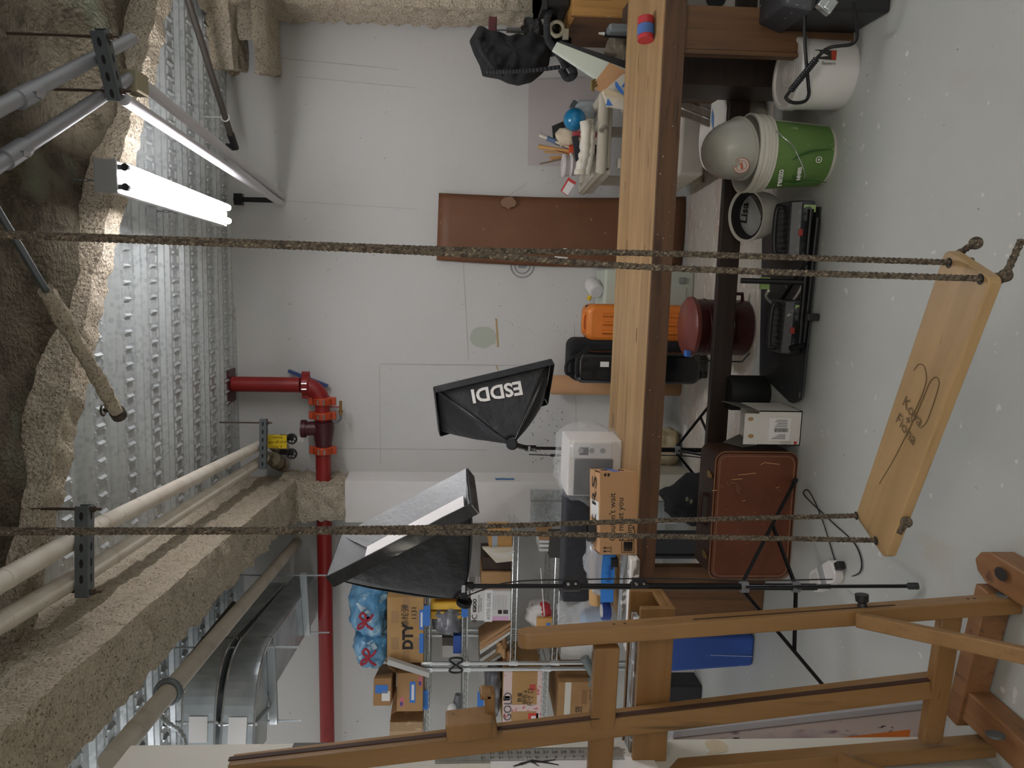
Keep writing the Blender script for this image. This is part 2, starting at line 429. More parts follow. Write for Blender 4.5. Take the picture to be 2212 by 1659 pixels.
fuzzbox(b, (e1.x, 4.70, zb_), (e1.x+1.6, 4.36, zb_), 70, [(-.17, 0), (.17, 0), (.17, .075), (-.17, .075)], .024, 13, 11)
fuzzbox(b, (e1.x+.20, 4.70, zb_+.06), (e1.x+1.6, 4.39, zb_+.06), 60, [(-.03, 0), (.03, 0), (.03, hh_-.1), (-.03, hh_-.1)], .03, 13, 14)
fuzzbox(b, (e1.x+.02, 4.70, zt_-.12), (e1.x+1.6, 4.36, zt_-.12), 70, [(-.17, 0), (.17, 0), (.17, .15), (-.17, .15)], .024, 13, 17)
struct(b.build('ceiling_beam_right', M_fuzz, smooth=60), 'sprayed I-beam between the wall and the corner column', 'beam')

# spray on the deck beside the I-beam
b = MB(); s0, s1, s2, s3 = PZ(500, 165, DECK_Z-.02), PZ(400, -60, DECK_Z-.02), V((1.9, WALL_Y-.03, DECK_Z-.02)), PZ(500, 165, DECK_Z-.02)+V((.05, .1, 0))
def spray(u, v):
    p = (s0.lerp(s1, u)).lerp(s3.lerp(s2, u), v); return V((p.x, min(p.y, WALL_Y-.02), DECK_Z-.025-.03*sin(pi*v)+.03*mnoise.fractal(p*12, 1, 2, 4)))+V((.03, .03, 0))*mnoise.noise(p*17)
b.grid(spray, 50, 50); struct(b.build('ceiling_spray', M_fuzz, smooth=60), 'sprayed fireproofing spread over the deck beside the I-beam', 'ceiling')
# ------------------------------------------------------------------ shared materials
M_black = mat('black_plastic', '1b1b1d', .45, 0)
M_blackcloth = mat('black_cloth', '18181a', .85, 0, [('noise', (6, 6, 6), .5, .75, '242427', 4)], bump=('noise', (40, 40, 40), .2, .004))
M_blackmetal = mat('black_metal', '141416', .35, .3)
M_steel = mat('bright_steel', 'c4c6c8', .25, .9)
M_chrome = mat('chrome_wire', 'ced2d2', .22, .85)
M_dkmetal = mat('dull_grey_steel', '70777a', .5, .6)
M_kraft = mat('brown_cardboard', 'b98f66', .8, 0, [('noise', (3, 3, 3), .45, .7, 'b0875f', 3)], bump=('wave', (60, 60, 60), .05, .002))
M_kraft2 = mat('dull_cardboard', 'a68058', .8, 0, [('noise', (4, 4, 4), .45, .7, '98734e', 3)])
M_whiteplastic = mat('white_plastic', 'dcdad6', .4, 0)
M_ink = mat('black_ink', '201c1a', .7)
M_bluetape = mat('blue_tape', '3b78c9', .6)
M_clear = mat('clear_film', 'f4f6f8', .12, 0, alpha=.28, spec=.8)
M_red = mat('red_pipe_paint', '8b1e1b', .42, 0, [('noise', (8, 8, 8), .55, .75, '7d1514', 4)])
M_paper = mat('white_paper', 'e4e2de', .8)

# ------------------------------------------------------------------ fluorescent fixtures
M_tube = mat('lit_tube', 'fdfbff', .4, 0, emit=TUBE_KEY)
M_tube2 = mat('lit_tube_rear', 'fdf6ea', .4, 0, emit=TUBE_REAR)
M_tube3 = mat('lit_tube_alcove', 'f6f8ff', .4, 0, emit=TUBE_ALCOVE)
M_fix = mat('white_enamel', 'd8d8d6', .4)
def fixture(name, label, loc, rz, tube_m, chain=True, hood=False):
    """twin-tube strip light, 1.2 m long along its local Y; loc = middle of the tubes' height"""
    t = thing(name, label, 'light fixture', loc, rz); M = ROOT[t]
    b = MB(M); hw = .052
    b.prism([(-hw, .025), (hw, .025), (hw, .05), (.03, .085), (-.03, .085), (-hw, .05)], (0, -.61, 0), XA, ZA, YA*1.22)
    b.build('housing', M_fix, t, bevel=.003)
    for s in (-1, 1):
        b = MB(M); b.box((0, s*.612, .055), (.11, .012, .075)); b.build('end_cap', plain('a2a4a4', .45) if s < 0 else M_fix, t, bevel=.003)
    for sx in (-1, 1):
        b = MB(M); b.tube([(sx*.032, -.575, 0), (sx*.032, .575, 0)], .0145, 14); b.build('tube', tube_m, t, smooth=50)
        for s in (-1, 1):
            b = MB(M); b.tube([(sx*.032, s*.574, 0), (sx*.032, s*.598, 0)], .013, 10); b.box((sx*.032, s*.59, .018), (.016, .014, .036))
            b.build('socket', M_black, t, smooth=50)
    if hood:  # wings added on unseen fixtures, shaped to keep light off the ceiling
        for s in (-1, 1):
            b = MB(M); b.hexa([(s*.05, -.61, .052), (s*.05, .61, .052), (s*.05, .61, .055), (s*.05, -.61, .055)], [(s*.16, -.61, -.02), (s*.16, .61, -.02), (s*.16, .61, -.017), (s*.16, -.61, -.017)]); b.build('added_hood', M_fix, t)
    if chain:
        for s in (-1, 1):
            b = MB(M)
            for k in range(int((DECK_Z-loc[2]-.08)/.024)+1):
                z = .09+k*.024; ax = XA if k % 2 else YA
                b.tube([V((0, s*.5, z+.014))+ax*(.006*cos(a))+ZA*(.014*sin(a)) for a in [2*pi*i/10 for i in range(10)]], .0016, 5, closed=True)
            b.build('chain', M_dkmetal, t)
    return t
fixture('strip_light', 'lit twin-tube strip light hanging on chains below the metal deck', (.266, 3.19, 2.615), .031, M_tube)
fixture('strip_light', 'unseen twin-tube strip light added crosswise behind the viewer as fill', (.9, -1.2, 2.6), radians(90), M_tube2, True, True)  # added out of view to lift the fill; no known lamp here
fixture('strip_light', 'twin-tube strip light over the aisle beside the viewer', (-.95, .45, 2.6), radians(8), M_tube2, True, True)
fixture('strip_light', 'twin-tube strip light over the storage alcove behind the partition', (-2.62, 2.7, 2.62), radians(8), M_tube3)

# ------------------------------------------------------------------ workbench
BA, BB = V((1.0, 2.898, 0)), V((-1.363, 2.898, 0)); BZ = .743
bu = (BA-BB).normalized(); bv = V((-bu.y, bu.x, 0))           # along (to the right), back
M_bt = wood('worn_pine_top', 'a88a5f', '8a6a43', 'X', .8, .5, [('noise', (3, 60, 60), .70, .78, '5c3d22', 3)])
M_bd = wood('dark_stained_pine', '604128', '452d1a', 'X', .8, .55, [('noise', (2, 12, 12), .62, .75, '3a2212', 3)])
M_bl = wood('stained_post', '72502f', '4f351f', 'Z', .8, .55)
M_sd = wood('dark_stretcher', '33231a', '1e140e', 'X', .8, .5)
be = thing('workbench', 'long timber workbench with pale worn top and dark front edge', 'workbench', (BA+BB)/2, math.atan2(bu.y, bu.x))
Mb = ROOT[be]; L2 = 1.22
b = MB(Mb); b.box2((-L2-.15, 0.004, BZ-.075), (L2+1.0, .62, BZ)); top_mb = b
b = MB(Mb); b.box2((-L2-.15, -.012, BZ-.078), (L2+1.0, .004, BZ-.001)); edge_mb = b
lx = lambda y, dy: PY(1600, y, BA.y+dy).x-be.location.x
for xa, w, y0, dp, m in ((lx(111, .03), .16, .03, .04, M_bl), (lx(186, .32), .14, .32, .26, M_sd), (lx(1340, .40), lx(1225, .40)-lx(1340, .40), .40, .05, M_bl), (lx(1260, .55), .10, .50, .06, M_bl)):
    b = MB(Mb); b.box2((xa, y0, 0), (xa+w, y0+dp, BZ-.075)); b.build('leg', m, be, bevel=.004)
b = MB(Mb); b.box2((lx(111, .03)-.016, .02, 0), (lx(111, .03)-.001, .07, BZ-.075)); b.build('leg_edge', M_bl, be, bevel=.002)
b = MB(Mb); b.box2((-1.1, .585, .165), (L2+.8, .62, .262)); b.build('stretcher', M_sd, be, bevel=.003)
# knots and paint drips
b = top_mb; b.cur = 1; rnd = random.Random(5)
for _ in range(14):
    x = rnd.uniform(-1.2, 1.2); y = rnd.uniform(.05, .55); a, c = rnd.uniform(.02, .05), rnd.uniform(.004, .009)
    b.add([V((x+a*cos(t), y+c*sin(t), BZ+.0006)) for t in [2*pi*i/12 for i in range(12)]], [tuple(range(12))])
b.build('top', [M_bt, mat('dark_knot', '5b3c22', .6, layers=[('noise', (20, 90, 90), .45, .6, '7c5530')])], be)
b = edge_mb; b.cur = 1
for _ in range(26):
    x = rnd.uniform(-1.2, 1.3); z = BZ-.008-rnd.random()*.06; s = rnd.uniform(.0008, .0026)
    b.add([V((x+s*rnd.uniform(.6, 2)*cos(t), -.0126, z+s*sin(t))) for t in [2*pi*i/7 for i in range(7)]], [tuple(range(7))])
b.build('front_edge', [M_bd, mat('pale_paint_fleck', 'b7ad9c', .7)], be, label='dark stained front edge board')

# ------------------------------------------------------------------ swing
M_sw = wood('smooth_swing_board', 'aa8c62', '94784f', 'X', .7, .42, [('noise', (8, 60, 60), .72, .76, '6b4d2c', 2)])
M_rope = mat('dark_hemp_rope', '5e5346', .9, 0, [('noise', (120, 120, 120), .45, .6, '3a3229', 3), ('noise', (200, 200, 200), .6, .66, '8a7d68', 2)], bump=('noise', (260, 260, 260), .6, .003))
sL = PZ(1872, 1150, .575); sR = PZ(2105, 562, .605); su = (sR-sL); sl = su.length; 
cR = [PZ(2042, 545, .605), PZ(2140, 595, .605)]; cL = [PZ(1846, 1125, .575), PZ(1912, 1197, .575)]
sm = (cR[0]+cR[1]+cL[0]+cL[1])/4
sw = thing('swing', 'plank swing seat hanging from four dark ropes', 'swing', sm, 0)
su = ((cR[0]+cR[1])/2-(cL[0]+cL[1])/2).normalized(); sv = ZA.cross(su).normalized(); sn = su.cross(sv)
ROOT[sw] = frame(sm, su, sv); sw.matrix_world = ROOT[sw]
hl = ((cR[0]+cR[1])/2-(cL[0]+cL[1])/2).length/2; hw = .070
b = MB(ROOT[sw]); b.prism(rrect(2*hl, 2*hw, .014, 4), (0, 0, -.024), XA, YA, ZA*.024); seat = b.build('seat', M_sw, sw, bevel=.0035, seg=3)
ROOT[seat] = ROOT[sw]
Mpen = mat('pencil_line', '5f4a33', .8)
Ms = ROOT[sw]; Mi = Ms.inverted()
def onseat(x, y, z=.0008):
    r = ray(x, y); n = Ms.to_3x3() @ ZA; t = (sm-O).dot(n)/r.dot(n); p = Mi @ (O+r*t); p.z = z; return Ms @ p
b = MB()
for P in ([(1900, 1045), (1935, 985), (1975, 905), (1999, 850), (2008, 828), (2020, 815), (2028, 820), (2027, 840), (2005, 905), (1990, 925)],
          [(1968, 905), (1985, 870), (2000, 830), (2001, 805), (1996, 790), (1985, 787), (1975, 800)]):
    b.tube(curve_pts([onseat(x, y) for x, y in P], 5), .0009, 4)
b.build('heart_line', Mpen, seat)
rd_ = (onseat(1960, 800)-onseat(1960, 1000)).normalized()
text(seat, 'Koya', onseat(1972, 889), -rd_*.0+((onseat(1985, 905)-onseat(1960, 872)).normalized()), (onseat(1990, 850)-onseat(1985, 880)).normalized(), .036, Mpen, lift=.001)
text(seat, '+', onseat(1962, 909), (onseat(1985, 905)-onseat(1960, 872)).normalized(), (onseat(1990, 850)-onseat(1985, 880)).normalized(), .034, Mpen, lift=.001)
text(seat, 'Fiona', onseat(1958, 927), (onseat(1985, 905)-onseat(1960, 872)).normalized(), (onseat(1990, 850)-onseat(1985, 880)).normalized(), .036, Mpen, lift=.001)
def rope(b, pts, r=.0055, pitch=.03, strands=3):
    P = curve_pts(pts, 10); D = [0]
    for i in range(1, len(P)): D.append(D[-1]+(P[i]-P[i-1]).length)
    tot = D[-1]; n = int(tot/.006); Q = []; j = 0
    for i in range(n+1):
        s = tot*i/n
        while j < len(D)-2 and D[j+1] < s: j += 1
        k = (s-D[j])/max(1e-9, D[j+1]-D[j]); Q.append((P[j].lerp(P[j+1], k), s))
    for q in range(strands):
        pt = []
        for i, (p, s) in enumerate(Q):
            t = (Q[min(i+1, n)][0]-Q[max(i-1, 0)][0]).normalized(); a = t.cross(V((.3, .9, .1))).normalized(); c = a.cross(t)
            ph = 2*pi*(s/pitch+q/strands); pt.append(p+(a*cos(ph)+c*sin(ph))*r*.55)
        b.tube(pt, r*.62, 6)
def ext(p, q):   # run on from p through q up to the ceiling
    d = q-p; return q+d*((2.80-q.z)/d.z)
dR, dL = 1.30, 1.50
ropes = (((2050, 568), (1440, 548), (1000, 540), (500, 522), (0, 504), dR+.05), ((2118, 603), (1440, 579), (1000, 549), (500, 527), (0, 509), dR),
         ((1850, 1114), (1400, 1125), (1000, 1138), (500, 1144), (0, 1145), dL+.06), ((1892, 1168), (1400, 1158), (1000, 1151), (500, 1149), (0, 1151), dL))
for q in ropes:
    h = onseat(*q[0], -.02); hd = (h-O).dot(F); pts = [h]
    for i, (x, y) in enumerate(q[1:5]): pts.append(PD(x, y, hd*(1-(i+1)/4)+q[5]*(i+1)/4*.985))
    pts.append(ext(pts[-2], pts[-1]))
    b = MB(); rope(b, pts); k = onseat(*q[0], -.03)
    b.ell(k, (.011, .011, .013), 10, 8); b.tube(curve_pts([k, k-ZA*.012+sv*.006, k-ZA*.02+sv*.012], 4), .006, 8)
    b.build('rope', M_rope, sw, smooth=60)
for x, y in ((2050, 568), (2118, 603), (1850, 1114), (1892, 1168)):
    b = MB(); c = onseat(x, y, .0005); b.add([c+su*(.010*cos(2*pi*i/14))+sv*(.010*sin(2*pi*i/14)) for i in range(14)], [tuple(range(14))]); b.build('rope_hole', M_ink, seat)
# knotted tails below the board
for (x, y), q in (((2108, 525), (-.02, .05, 0)), ((2172, 595), (.06, -.02, -.005)), ((1958, 1128), (-.03, .02, 0))):
    b = MB(); p = PZ(x, y, .57); b.ell(p, .012, 10, 8); rope(b, [p, p+V(q)*.5, p+V(q)], .006); b.build('rope_tail', M_rope, sw, smooth=60)

# ------------------------------------------------------------------ studio easel
M_ez = wood('oiled_beech', '926e43', '7f5d33', 'Z', .5, .45)
M_ex = wood('oiled_beech_rail', '8c683e', '7a5830', 'X', .5, .45)
EY = 1.78
ea = thing('studio_easel', 'large wooden studio easel with slotted posts and a canvas tray', 'easel', (-1.0, EY, 0))
Zs = V((-.05, -.012, 1.0))       # lean of the posts
def EP(x, y, off=0): return PY(x, y, EY+off)
def post(name, p0, p1, w, h, m=M_ez, rnd=0):
    b = MB(); p0 = V(p0); p1 = V(p1); d = (p1-p0).normalized(); a = V((1, .16, 0)); a = (a-d*a.dot(d)).normalized(); c = a.cross(d)
    n = 8
    if rnd:   # rounded head: profile in the plane (a, d)
        Lp = (p1-p0).length; prof = [(-h/2, 0), (h/2, 0)]+[(h/2*cos(pi*i/n), Lp-h*.5+h*.5*sin(pi*i/n)) for i in range(n+1)]
        b.prism(prof, p0-a*w/2, c, d, a*w)
    else:
        q = lambda p: [p+a*(i*w/2)+c*(j*h/2) for i, j in ((-1, -1), (1, -1), (1, 1), (-1, 1))]
        b.hexa(q(p0), q(p1))
    return b.build(name, m, ea, bevel=.004), a, c, d
f0, f1 = EP(2190, 1303), EP(1118, 1380)
pm, pa_, pc_, pd_ = post('side_post', f0, f1, .040, .062, rnd=1)
post('side_post', EP(2140, 1610, .06), EP(1330, 1675, .06), .040, .062)
post('centre_post', EP(2030, 1477, .05), EP(500, 1662, .0), .052, .060)
c0, c1 = EP(1310, 1395, -.01), EP(1294, 1672, .02)
b = MB(); b.bar(c0, c1, .026, .066); b.build('cross_rail', M_ex, ea, bevel=.004)
c0, c1 = EP(2052, 1322, -.0), EP(2008, 1600, .05)
b = MB(); b.bar(c0, c1, .03, .055); b.build('cross_rail', M_ex, ea, bevel=.004)
# grooves and slots in the posts
b = MB()
for x0, x1, off in ((1490, 1925, 0),):
    for (xa, xb) in ((x0, x1),):
        p = f0.lerp(f1, (2190-xa)/1072)+pa_*.0205; q = f0.lerp(f1, (2190-xb)/1072)+pa_*.0205
        b.bar(p+pc_*.008, q+pc_*.008, .001, .007, pa_.cross(pd_))
b.build('slot', mat('dark_groove', '3a2110', .7), ea)
b = MB(); p0, p1 = EP(1000, 1601, .02)+V((.028, -.02, 0)), EP(500, 1652, -.01)+V((.03, -.02, 0)); p2 = EP(2030, 1477, .05)+V((.03, -.02, 0))
b.bar(p2, p1, .004, .014, YA); b.build('groove', mat('dark_groove', '3a2110', .7), ea)
for x in (1323, 1346, 2090, 2104):
    b = MB(); p = f0.lerp(f1, (2190-x)/1072)+pa_*.0195; b.tube([p, p+pa_*.0012], .004, 8); b.build('peg_hole', M_ink, ea)
# clamp on the centre post
k0, k1 = EP(1072, 1557, -.02), EP(964, 1570, -.02)
b = MB(); b.bar(k0, k1, .052, .07, YA); b.box(EP(1058, 1519, -.0), (.075, .045, .026)); b.box(EP(1050, 1496, -.0), (.02, .045, .034)); b.build('canvas_clamp', M_ex, ea, bevel=.006)
# tray
t0, t1 = PY(1412, 1312, 1.86), PY(1412, 1666, 1.88)
ztop, zbot = PY(1376, 1450, 1.86).z, PY(1450, 1450, 1.86).z
b = MB()
b.box2((t1.x, 1.855, zbot), (t0.x, 1.872, ztop)); b.box2((t1.x, 1.872, zbot), (t0.x, 1.965, zbot+.014)); b.box2((t1.x, 1.965, zbot), (t0.x, 1.98, ztop+.002))
b.box2((t0.x-.012, 1.872, zbot+.014), (t0.x, 1.965, zbot+.035))
b.build('tray', M_ex, ea, bevel=.003)
b = MB(); b.box2((t1.x, 1.9, ztop-.018), (t0.x-.06, 1.958, ztop-.002)); b.build('tray_slat', mat('paint_crusted_wood', '9aa0a2', .7, 0, [('noise', (8, 60, 60), .45, .6, '6f5a45', 4), ('noise', (30, 30, 30), .6, .65, 'cfd3d4', 2)]), ea, bevel=.002, label='paint crusted slat')
# knob and braces
kp = f0.lerp(f1, (2190-1858)/1072)
b = MB(); b.tube([kp+pa_*.02, kp+pa_*.030, kp+pa_*.034, kp+pa_*.052], [.013, .010, .016, .017], 14); b.build('knob', M_black, ea, smooth=40, label='black knob')
b = MB(); b.bar(EP(1850, 1338, -.045), PY(2290, 1432, EY-.34), .022, .038, XA); b.build('brace', M_ez, ea, bevel=.004)
b = MB(); b.bar(EP(1815, 1640, .0), PY(1985, 1705, EY-.2), .022, .038, XA); b.build('brace', M_ez, ea, bevel=.004)
# base
M_eb = wood('worn_beech_base', '8c6440', '775232', 'Y', .6, .5, [('noise', (16, 16, 16), .64, .7, '5b3a26', 3)])
for (xa, ya), L, bend in (((2118, 1200), .95, 0), ((2066, 1490), 1.1, 0)):
    p = PZ(xa+20, ya+8, .03); d = V((-.06, -1, 0)).normalized(); s = d.cross(ZA).normalized()
    b = MB(); w = .045; b.prism([(-w, .05), (-w*.6, 0.012), (0, -.004), (w*.6, .012), (w, .05), (w, L), (-w, L)], p-ZA*.028, s, d, ZA*.07); b.build('skid', M_eb, ea, bevel=.006)
rb0, rb1 = PZ(2150, 1270, .045), PZ(2080, 1555, .045)
b = MB(); b.bar(rb0-ZA*.0, rb1, .05, .075); b.build('base_rail', M_eb, ea, bevel=.004)
for p in (f0+pa_*.0205+pd_*.02, PZ(2150, 1590, .1)):
    b = MB(); b.tube([p, p+pa_*.006], .022, 16); b.build('washer', M_dkmetal, ea, smooth=40)
b = MB(); p = PZ(2165, 1240, .077); b.add([p+V((.018*cos(2*pi*i/8), .024*sin(2*pi*i/8), .004)) for i in range(8)], [tuple(range(8))]); b.build('bolt_plug', M_ink, ea)

# ------------------------------------------------------------------ softboxes
M_sb = mat('softbox_black_nylon', '1c1d20', .55, 0, [('noise', (5, 5, 5), .5, .75, '26272b', 4)], bump=('noise', (7, 7, 7), .6, .05), coat=.15)
M_sb_lit = mat('softbox_lit_nylon', '2a2b2e', .5, 0, [('noise', (5, 5, 5), .5, .75, '343539', 4)], bump=('noise', (8, 8, 8), .5, .03))  # same black nylon, lightened in its colour for lamp light on that panel
M_sv = mat('softbox_silver_lining', 'a3a5a6', .45, .45, bump=('noise', (60, 60, 60), .35, .004))
M_df = mat('white_diffuser_cloth', 'e8e4e2', .85)
def softbox(t, A, B, C, D, apex, inner=True, sag=(0, -.03, -.03, -.02)):
    """opening A-B-C-D (in order round the rim), fabric panels to the apex"""
    Q = [A, B, C, D]; cen = sum(Q, V((0, 0, 0)))/4
    for i in range(4):
        p, q = Q[i], Q[(i+1) % 4]
        def pan(u, v, p=p, q=q, k=1.0, sag=sag[i]):
            e = p.lerp(q, u); r = e.lerp(apex+(e-apex).normalized()*.035, v); n = (q-p).cross(apex-p).normalized()
            if n.dot((p+q)/2-cen) < 0: n = -n
            return r-n*sag*4*v*(1-v)*(.35+1.3*u*(1-u)*2)*k+n*.004*mnoise.noise(r*9)
        b = MB(); b.grid(pan, 14, 14)
        b.build('fabric_panel', M_sb if i != 3 else M_sb_lit, t, smooth=60, solid=.003)
        if inner:
            b = MB(); n = ((q-p).cross(apex-p)).normalized()
            if n.dot((p+q)/2-cen) < 0: n = -n
            b.grid(lambda u, v, pan=pan, n=n: pan(u, v)-n*.005, 10, 10); b.build('lining', M_sv, t, smooth=60)
    ax = (apex-cen).normalized()
    for i in range(4):
        p, q = Q[i], Q[(i+1) % 4]
        m = (p+q)/2; o = (m-cen).normalized()
        b = MB(); b.add([p+o*.003, q+o*.003, q+o*.003+ax*.045, p+o*.003+ax*.045], [(0, 1, 2, 3)]); b.build('rim_band', M_sb, t, solid=.003)
    b = MB()
    for p in Q: b.tube([p.lerp(apex, .02), p.lerp(apex, .5)+(p-cen).normalized()*.0, apex], .003, 6)
    b.build('rod', M_blackmetal, t)
def stand_head(t, apex, top, nm='bracket'):
    b = MB(); b.tube([top-ZA*.02, top+ZA*.04], .016, 12); b.bar(top+ZA*.03, apex, .022, .028); b.tube([apex, apex+(apex-top).normalized()*.02], .03, 12)
    b.build('bracket', M_blackmetal, t, bevel=.002)
    b = MB(); b.box(top+V((0, -.02, .02)), (.03, .012, .016)); b.tube([top+V((0, -.012, .005)), top+V((.004, -.05, -.012))], .006, 8); b.build('wing_screw', M_steel, t, bevel=.002)
def light_stand(name, label, base, top, hub_z, feet, joints, r=.013, group=None):
    t = thing(name, label, 'studio light', base)
    base = V(base); top = V(top); ax = (top-base)
    at = lambda z: base+ax*((z-base.z)/ax.z)
    zs = [hub_z-.28]+joints+[top.z]
    for i in range(len(zs)-1):
        b = MB(); rr = r*(1-.16*i); b.tube([at(zs[i]), at(zs[i+1])], rr, 12); b.build('pole', M_steel if False else M_blackmetal, t, smooth=50)
    for z in joints:
        b = MB(); p = at(z); b.tube([p-ZA*.035, p+ZA*.03], r*1.45, 12); b.box(p+V((r*1.7, -.004, 0)), (.022, .026, .05)); b.build('collar', M_black, t, bevel=.002)
        b = MB(); b.tube([p+V((r*1.7, -.02, .015)), p+V((r*1.7, -.032, .015))], .006, 10); b.tube([p+V((r*1.7, -.02, -.014)), p+V((r*1.7, -.028, -.014))], .005, 10); b.build('screw', M_steel, t)
    hub = at(hub_z); low = at(hub_z-.20)
    for q, k in ((hub, 1.7), (low, 1.6)):
        b = MB(); b.tube([q-ZA*.012, q+ZA*.015], r*k, 12); b.build('hub', mat('grey_cast_hub', '8b8d8f', .45, .3), t, smooth=40)
    for f in feet:
        f = V(f); b = MB(); d = (f-hub); s = V((d.x, d.y, 0)).normalized()*r*1.6
        h = hub+s; b.bar(h, f+ZA*.007, .012, .014); b.build('leg', M_blackmetal, t, bevel=.002)
        mid = h.lerp(f, .52); n = V((-s.y, s.x, 0)).normalized()*.006
        b = MB(); b.bar(low+s+n, mid+n, .004, .009); b.bar(low+s-n, mid-n, .004, .009); b.build('brace', M_blackmetal, t)
        b = MB(); b.tube([f+ZA*.007-(f-h).normalized()*.03, f+ZA*.007], .011, 10); b.build('rubber_foot', M_black, t, smooth=40)
    return t
ft = [PZ(1988, 1266, .01), PZ(1722, 1036, .01), PZ(1815, 1520, .01)]
# near stand
top = PD(1012, 1266, 2.80); base = V((PD(1605, 1263, 2.74).x, PD(1605, 1263, 2.74).y, 0)); base = V((top.x+.004, top.y-.02, 0))
hz = PD(1605, 1263, (base-O).dot(F)).z
st = light_stand('studio_light', 'softbox showing silver lining and white diffuser, on a stand in front of the bench', base, top, hz, ft, [PD(1385, 1265, 2.78).z, PD(1235, 1262, 2.79).z])
cpts = [PD(1000, 1290, 2.83), PD(1100, 1258, 2.78), PD(1250, 1252, 2.77), PD(1420, 1250, 2.76), PD(1620, 1254, 2.74), PD(1760, 1252, 2.72), PZ(1808, 1250, .006), PZ(1858, 1235, .006), PZ(1850, 1180, .006), PZ(1800, 1130, .006), PZ(1752, 1085, .006), PZ(1735, 1065, .006), PZ(1748, 1062, .006), PZ(1775, 1120, .006), PZ(1800, 1200, .006), PZ(1812, 1238, .006)]
b = MB(); b.tube(curve_pts(cpts, 8), .0028, 6); b.build('power_cord', M_black, st, smooth=60)
sb = st
A, D_, C_, B_ = PD(1008, 1012, 3.08), PD(738, 1156, 3.12), PD(1016, 1088, 2.62), PD(706, 1246, 2.66)
apx = PD(1004, 1296, 2.82)
softbox(sb, A, D_, B_, C_, apx, True, (-.008, -.05, -.035, -.02))
cen = (A+B_+C_+D_)/4; ax = (apx-cen)
dq = [p+(apx-p)*.20+(cen-p)*.05 for p in (A, D_, B_, C_)]
b = MB(); b.grid(lambda u, v: (dq[0].lerp(dq[1], u)).lerp(dq[3].lerp(dq[2], u), v)+ax*.10*u*(1-u)*4*v*(1-v), 12, 12); b.build('diffuser', M_df, sb, smooth=60)
stand_head(st, apx, top)
# far stand, behind the bench
top2 = PD(1150, 968, 3.98); base2 = V((top2.x, top2.y-.02, 0))
hz2 = PD(1470, 969, 3.95).z
st2 = light_stand('studio_light', 'softbox with white lettering, turned to the white wall on a stand behind the bench', base2, top2, hz2, [V((base2.x+.30, base2.y+.15, .01)), V((base2.x-.32, base2.y+.1, .01)), V((base2.x+.02, base2.y-.36, .01))], [PD(1410, 968, 3.96).z, PD(1275, 968, 3.97).z], .013)
b = MB(); b.tube(curve_pts([top2+V((-.03, -.02, .02)), top2+V((-.035, -.02, -.2)), top2+V((-.03, -.02, -.8)), top2+V((-.06, -.02, -1.0))], 6), .003, 6); b.build('power_cord', M_black, st2, smooth=60)
b = MB(); b.box(top2+V((-.034, -.02, -.12)), (.014, .014, .05)); b.build('inline_switch', M_black, st2, bevel=.004)
sb2 = st2
a_, b_, c_, d_ = PD(937, 836, 3.86), PD(1190, 776, 3.86), PD(948, 930, 4.22), PD(1177, 862, 4.22)
apx2 = PD(1108, 960, 3.78)
softbox(sb2, a_, b_, d_, c_, apx2, True, (0, -.03, -.03, -.025))
stand_head(st2, apx2, top2)
n2 = (b_-a_).cross(apx2-a_).normalized()
if n2.dot(F) > 0: n2 = -n2
rdir = (PD(1040, 850, 3.86)-PD(1107, 838, 3.86)).normalized()
m2 = a_.lerp(b_, .56).lerp(apx2, .30)
r_ = ray(1073, 846); tt = (a_-O).dot(n2)/r_.dot(n2); m2 = O+r_*tt+n2*.006
updir = n2.cross(rdir).normalized()
if updir.dot(-R) < 0: updir = -updir
text(sb2, 'ESDDI', m2, rdir, updir, .10, M_paper, width=None, bold=.003)
# ------------------------------------------------------------------ fire main on the back wall
PYr = 4.74
fm = thing('fire_pipe', 'red fire main dropping from the deck and turning along the back wall', 'pipe', PY(690, 900, PYr))
a_, e_ = PY(462, 825, PYr), PY(697, 836, PYr)
zc = PY(697, 900, PYr).z; xr = (a_.x+e_.x)/2; rp = .049
b = MB(); b.tube([(xr, PYr, DECK_Z-.01), (xr, PYr, zc+.14)], rp, 24); b.build('pipe', M_red, fm, smooth=50)
b = MB(); b.tube([(xr-.13*(1-cos(t)), PYr, zc+.13-.13*sin(t)) for t in [pi/2*i/10 for i in range(11)]], rp*1.08, 24); b.build('elbow', M_red, fm, smooth=50)
b = MB(); b.tube([(xr-.13, PYr, zc), (-4.3, PYr, zc-.005)], rp, 24); b.build('pipe', M_red, fm, smooth=50)
def coupling(p, ax, m):
    b = MB(); ax = V(ax); b.tube([p-ax*.026, p-ax*.02, p+ax*.02, p+ax*.026], [rp*1.12, rp*1.32, rp*1.32, rp*1.12], 24)
    s = ax.cross(YA)
    for k in (-1, 1): b.box(p+s*(k*rp*1.36), [abs(ax[i])*.05+abs(s[i])*.04+abs(YA[i])*.03 for i in range(3)])
    c = b.build('coupling', m, fm, smooth=40, bevel=.003)
    b = MB()
    for k in (-1, 1): b.tube([p+s*(k*.018)-YA*(rp*1.38)-ax*.016, p+s*(k*.018)-YA*(rp*1.38)+ax*.016], .006, 8)
    b.build('bolt', M_steel, c)
M_or = mat('orange_red_coupling', 'b3431c', .4, 0, [('noise', (9, 9, 9), .5, .7, 'a03518', 3)])
coupling(V((xr, PYr, PY(661, 835, PYr).z)), ZA, M_red)
for y in (866, 897, 972): coupling(V((PY(697, y, PYr).x, PYr, zc)), XA, M_or)
x0, x1 = PY(697, 908, PYr).x, PY(697, 966, PYr).x
M_dr = mat('dark_red_valve', '4a1a22', .4, 0, [('noise', (6, 6, 6), .5, .7, '3a141a', 3)])
b = MB(Matrix.Translation((x0, PYr, zc-.004)) @ Matrix.Rotation(-pi/2, 4, 'Y'))
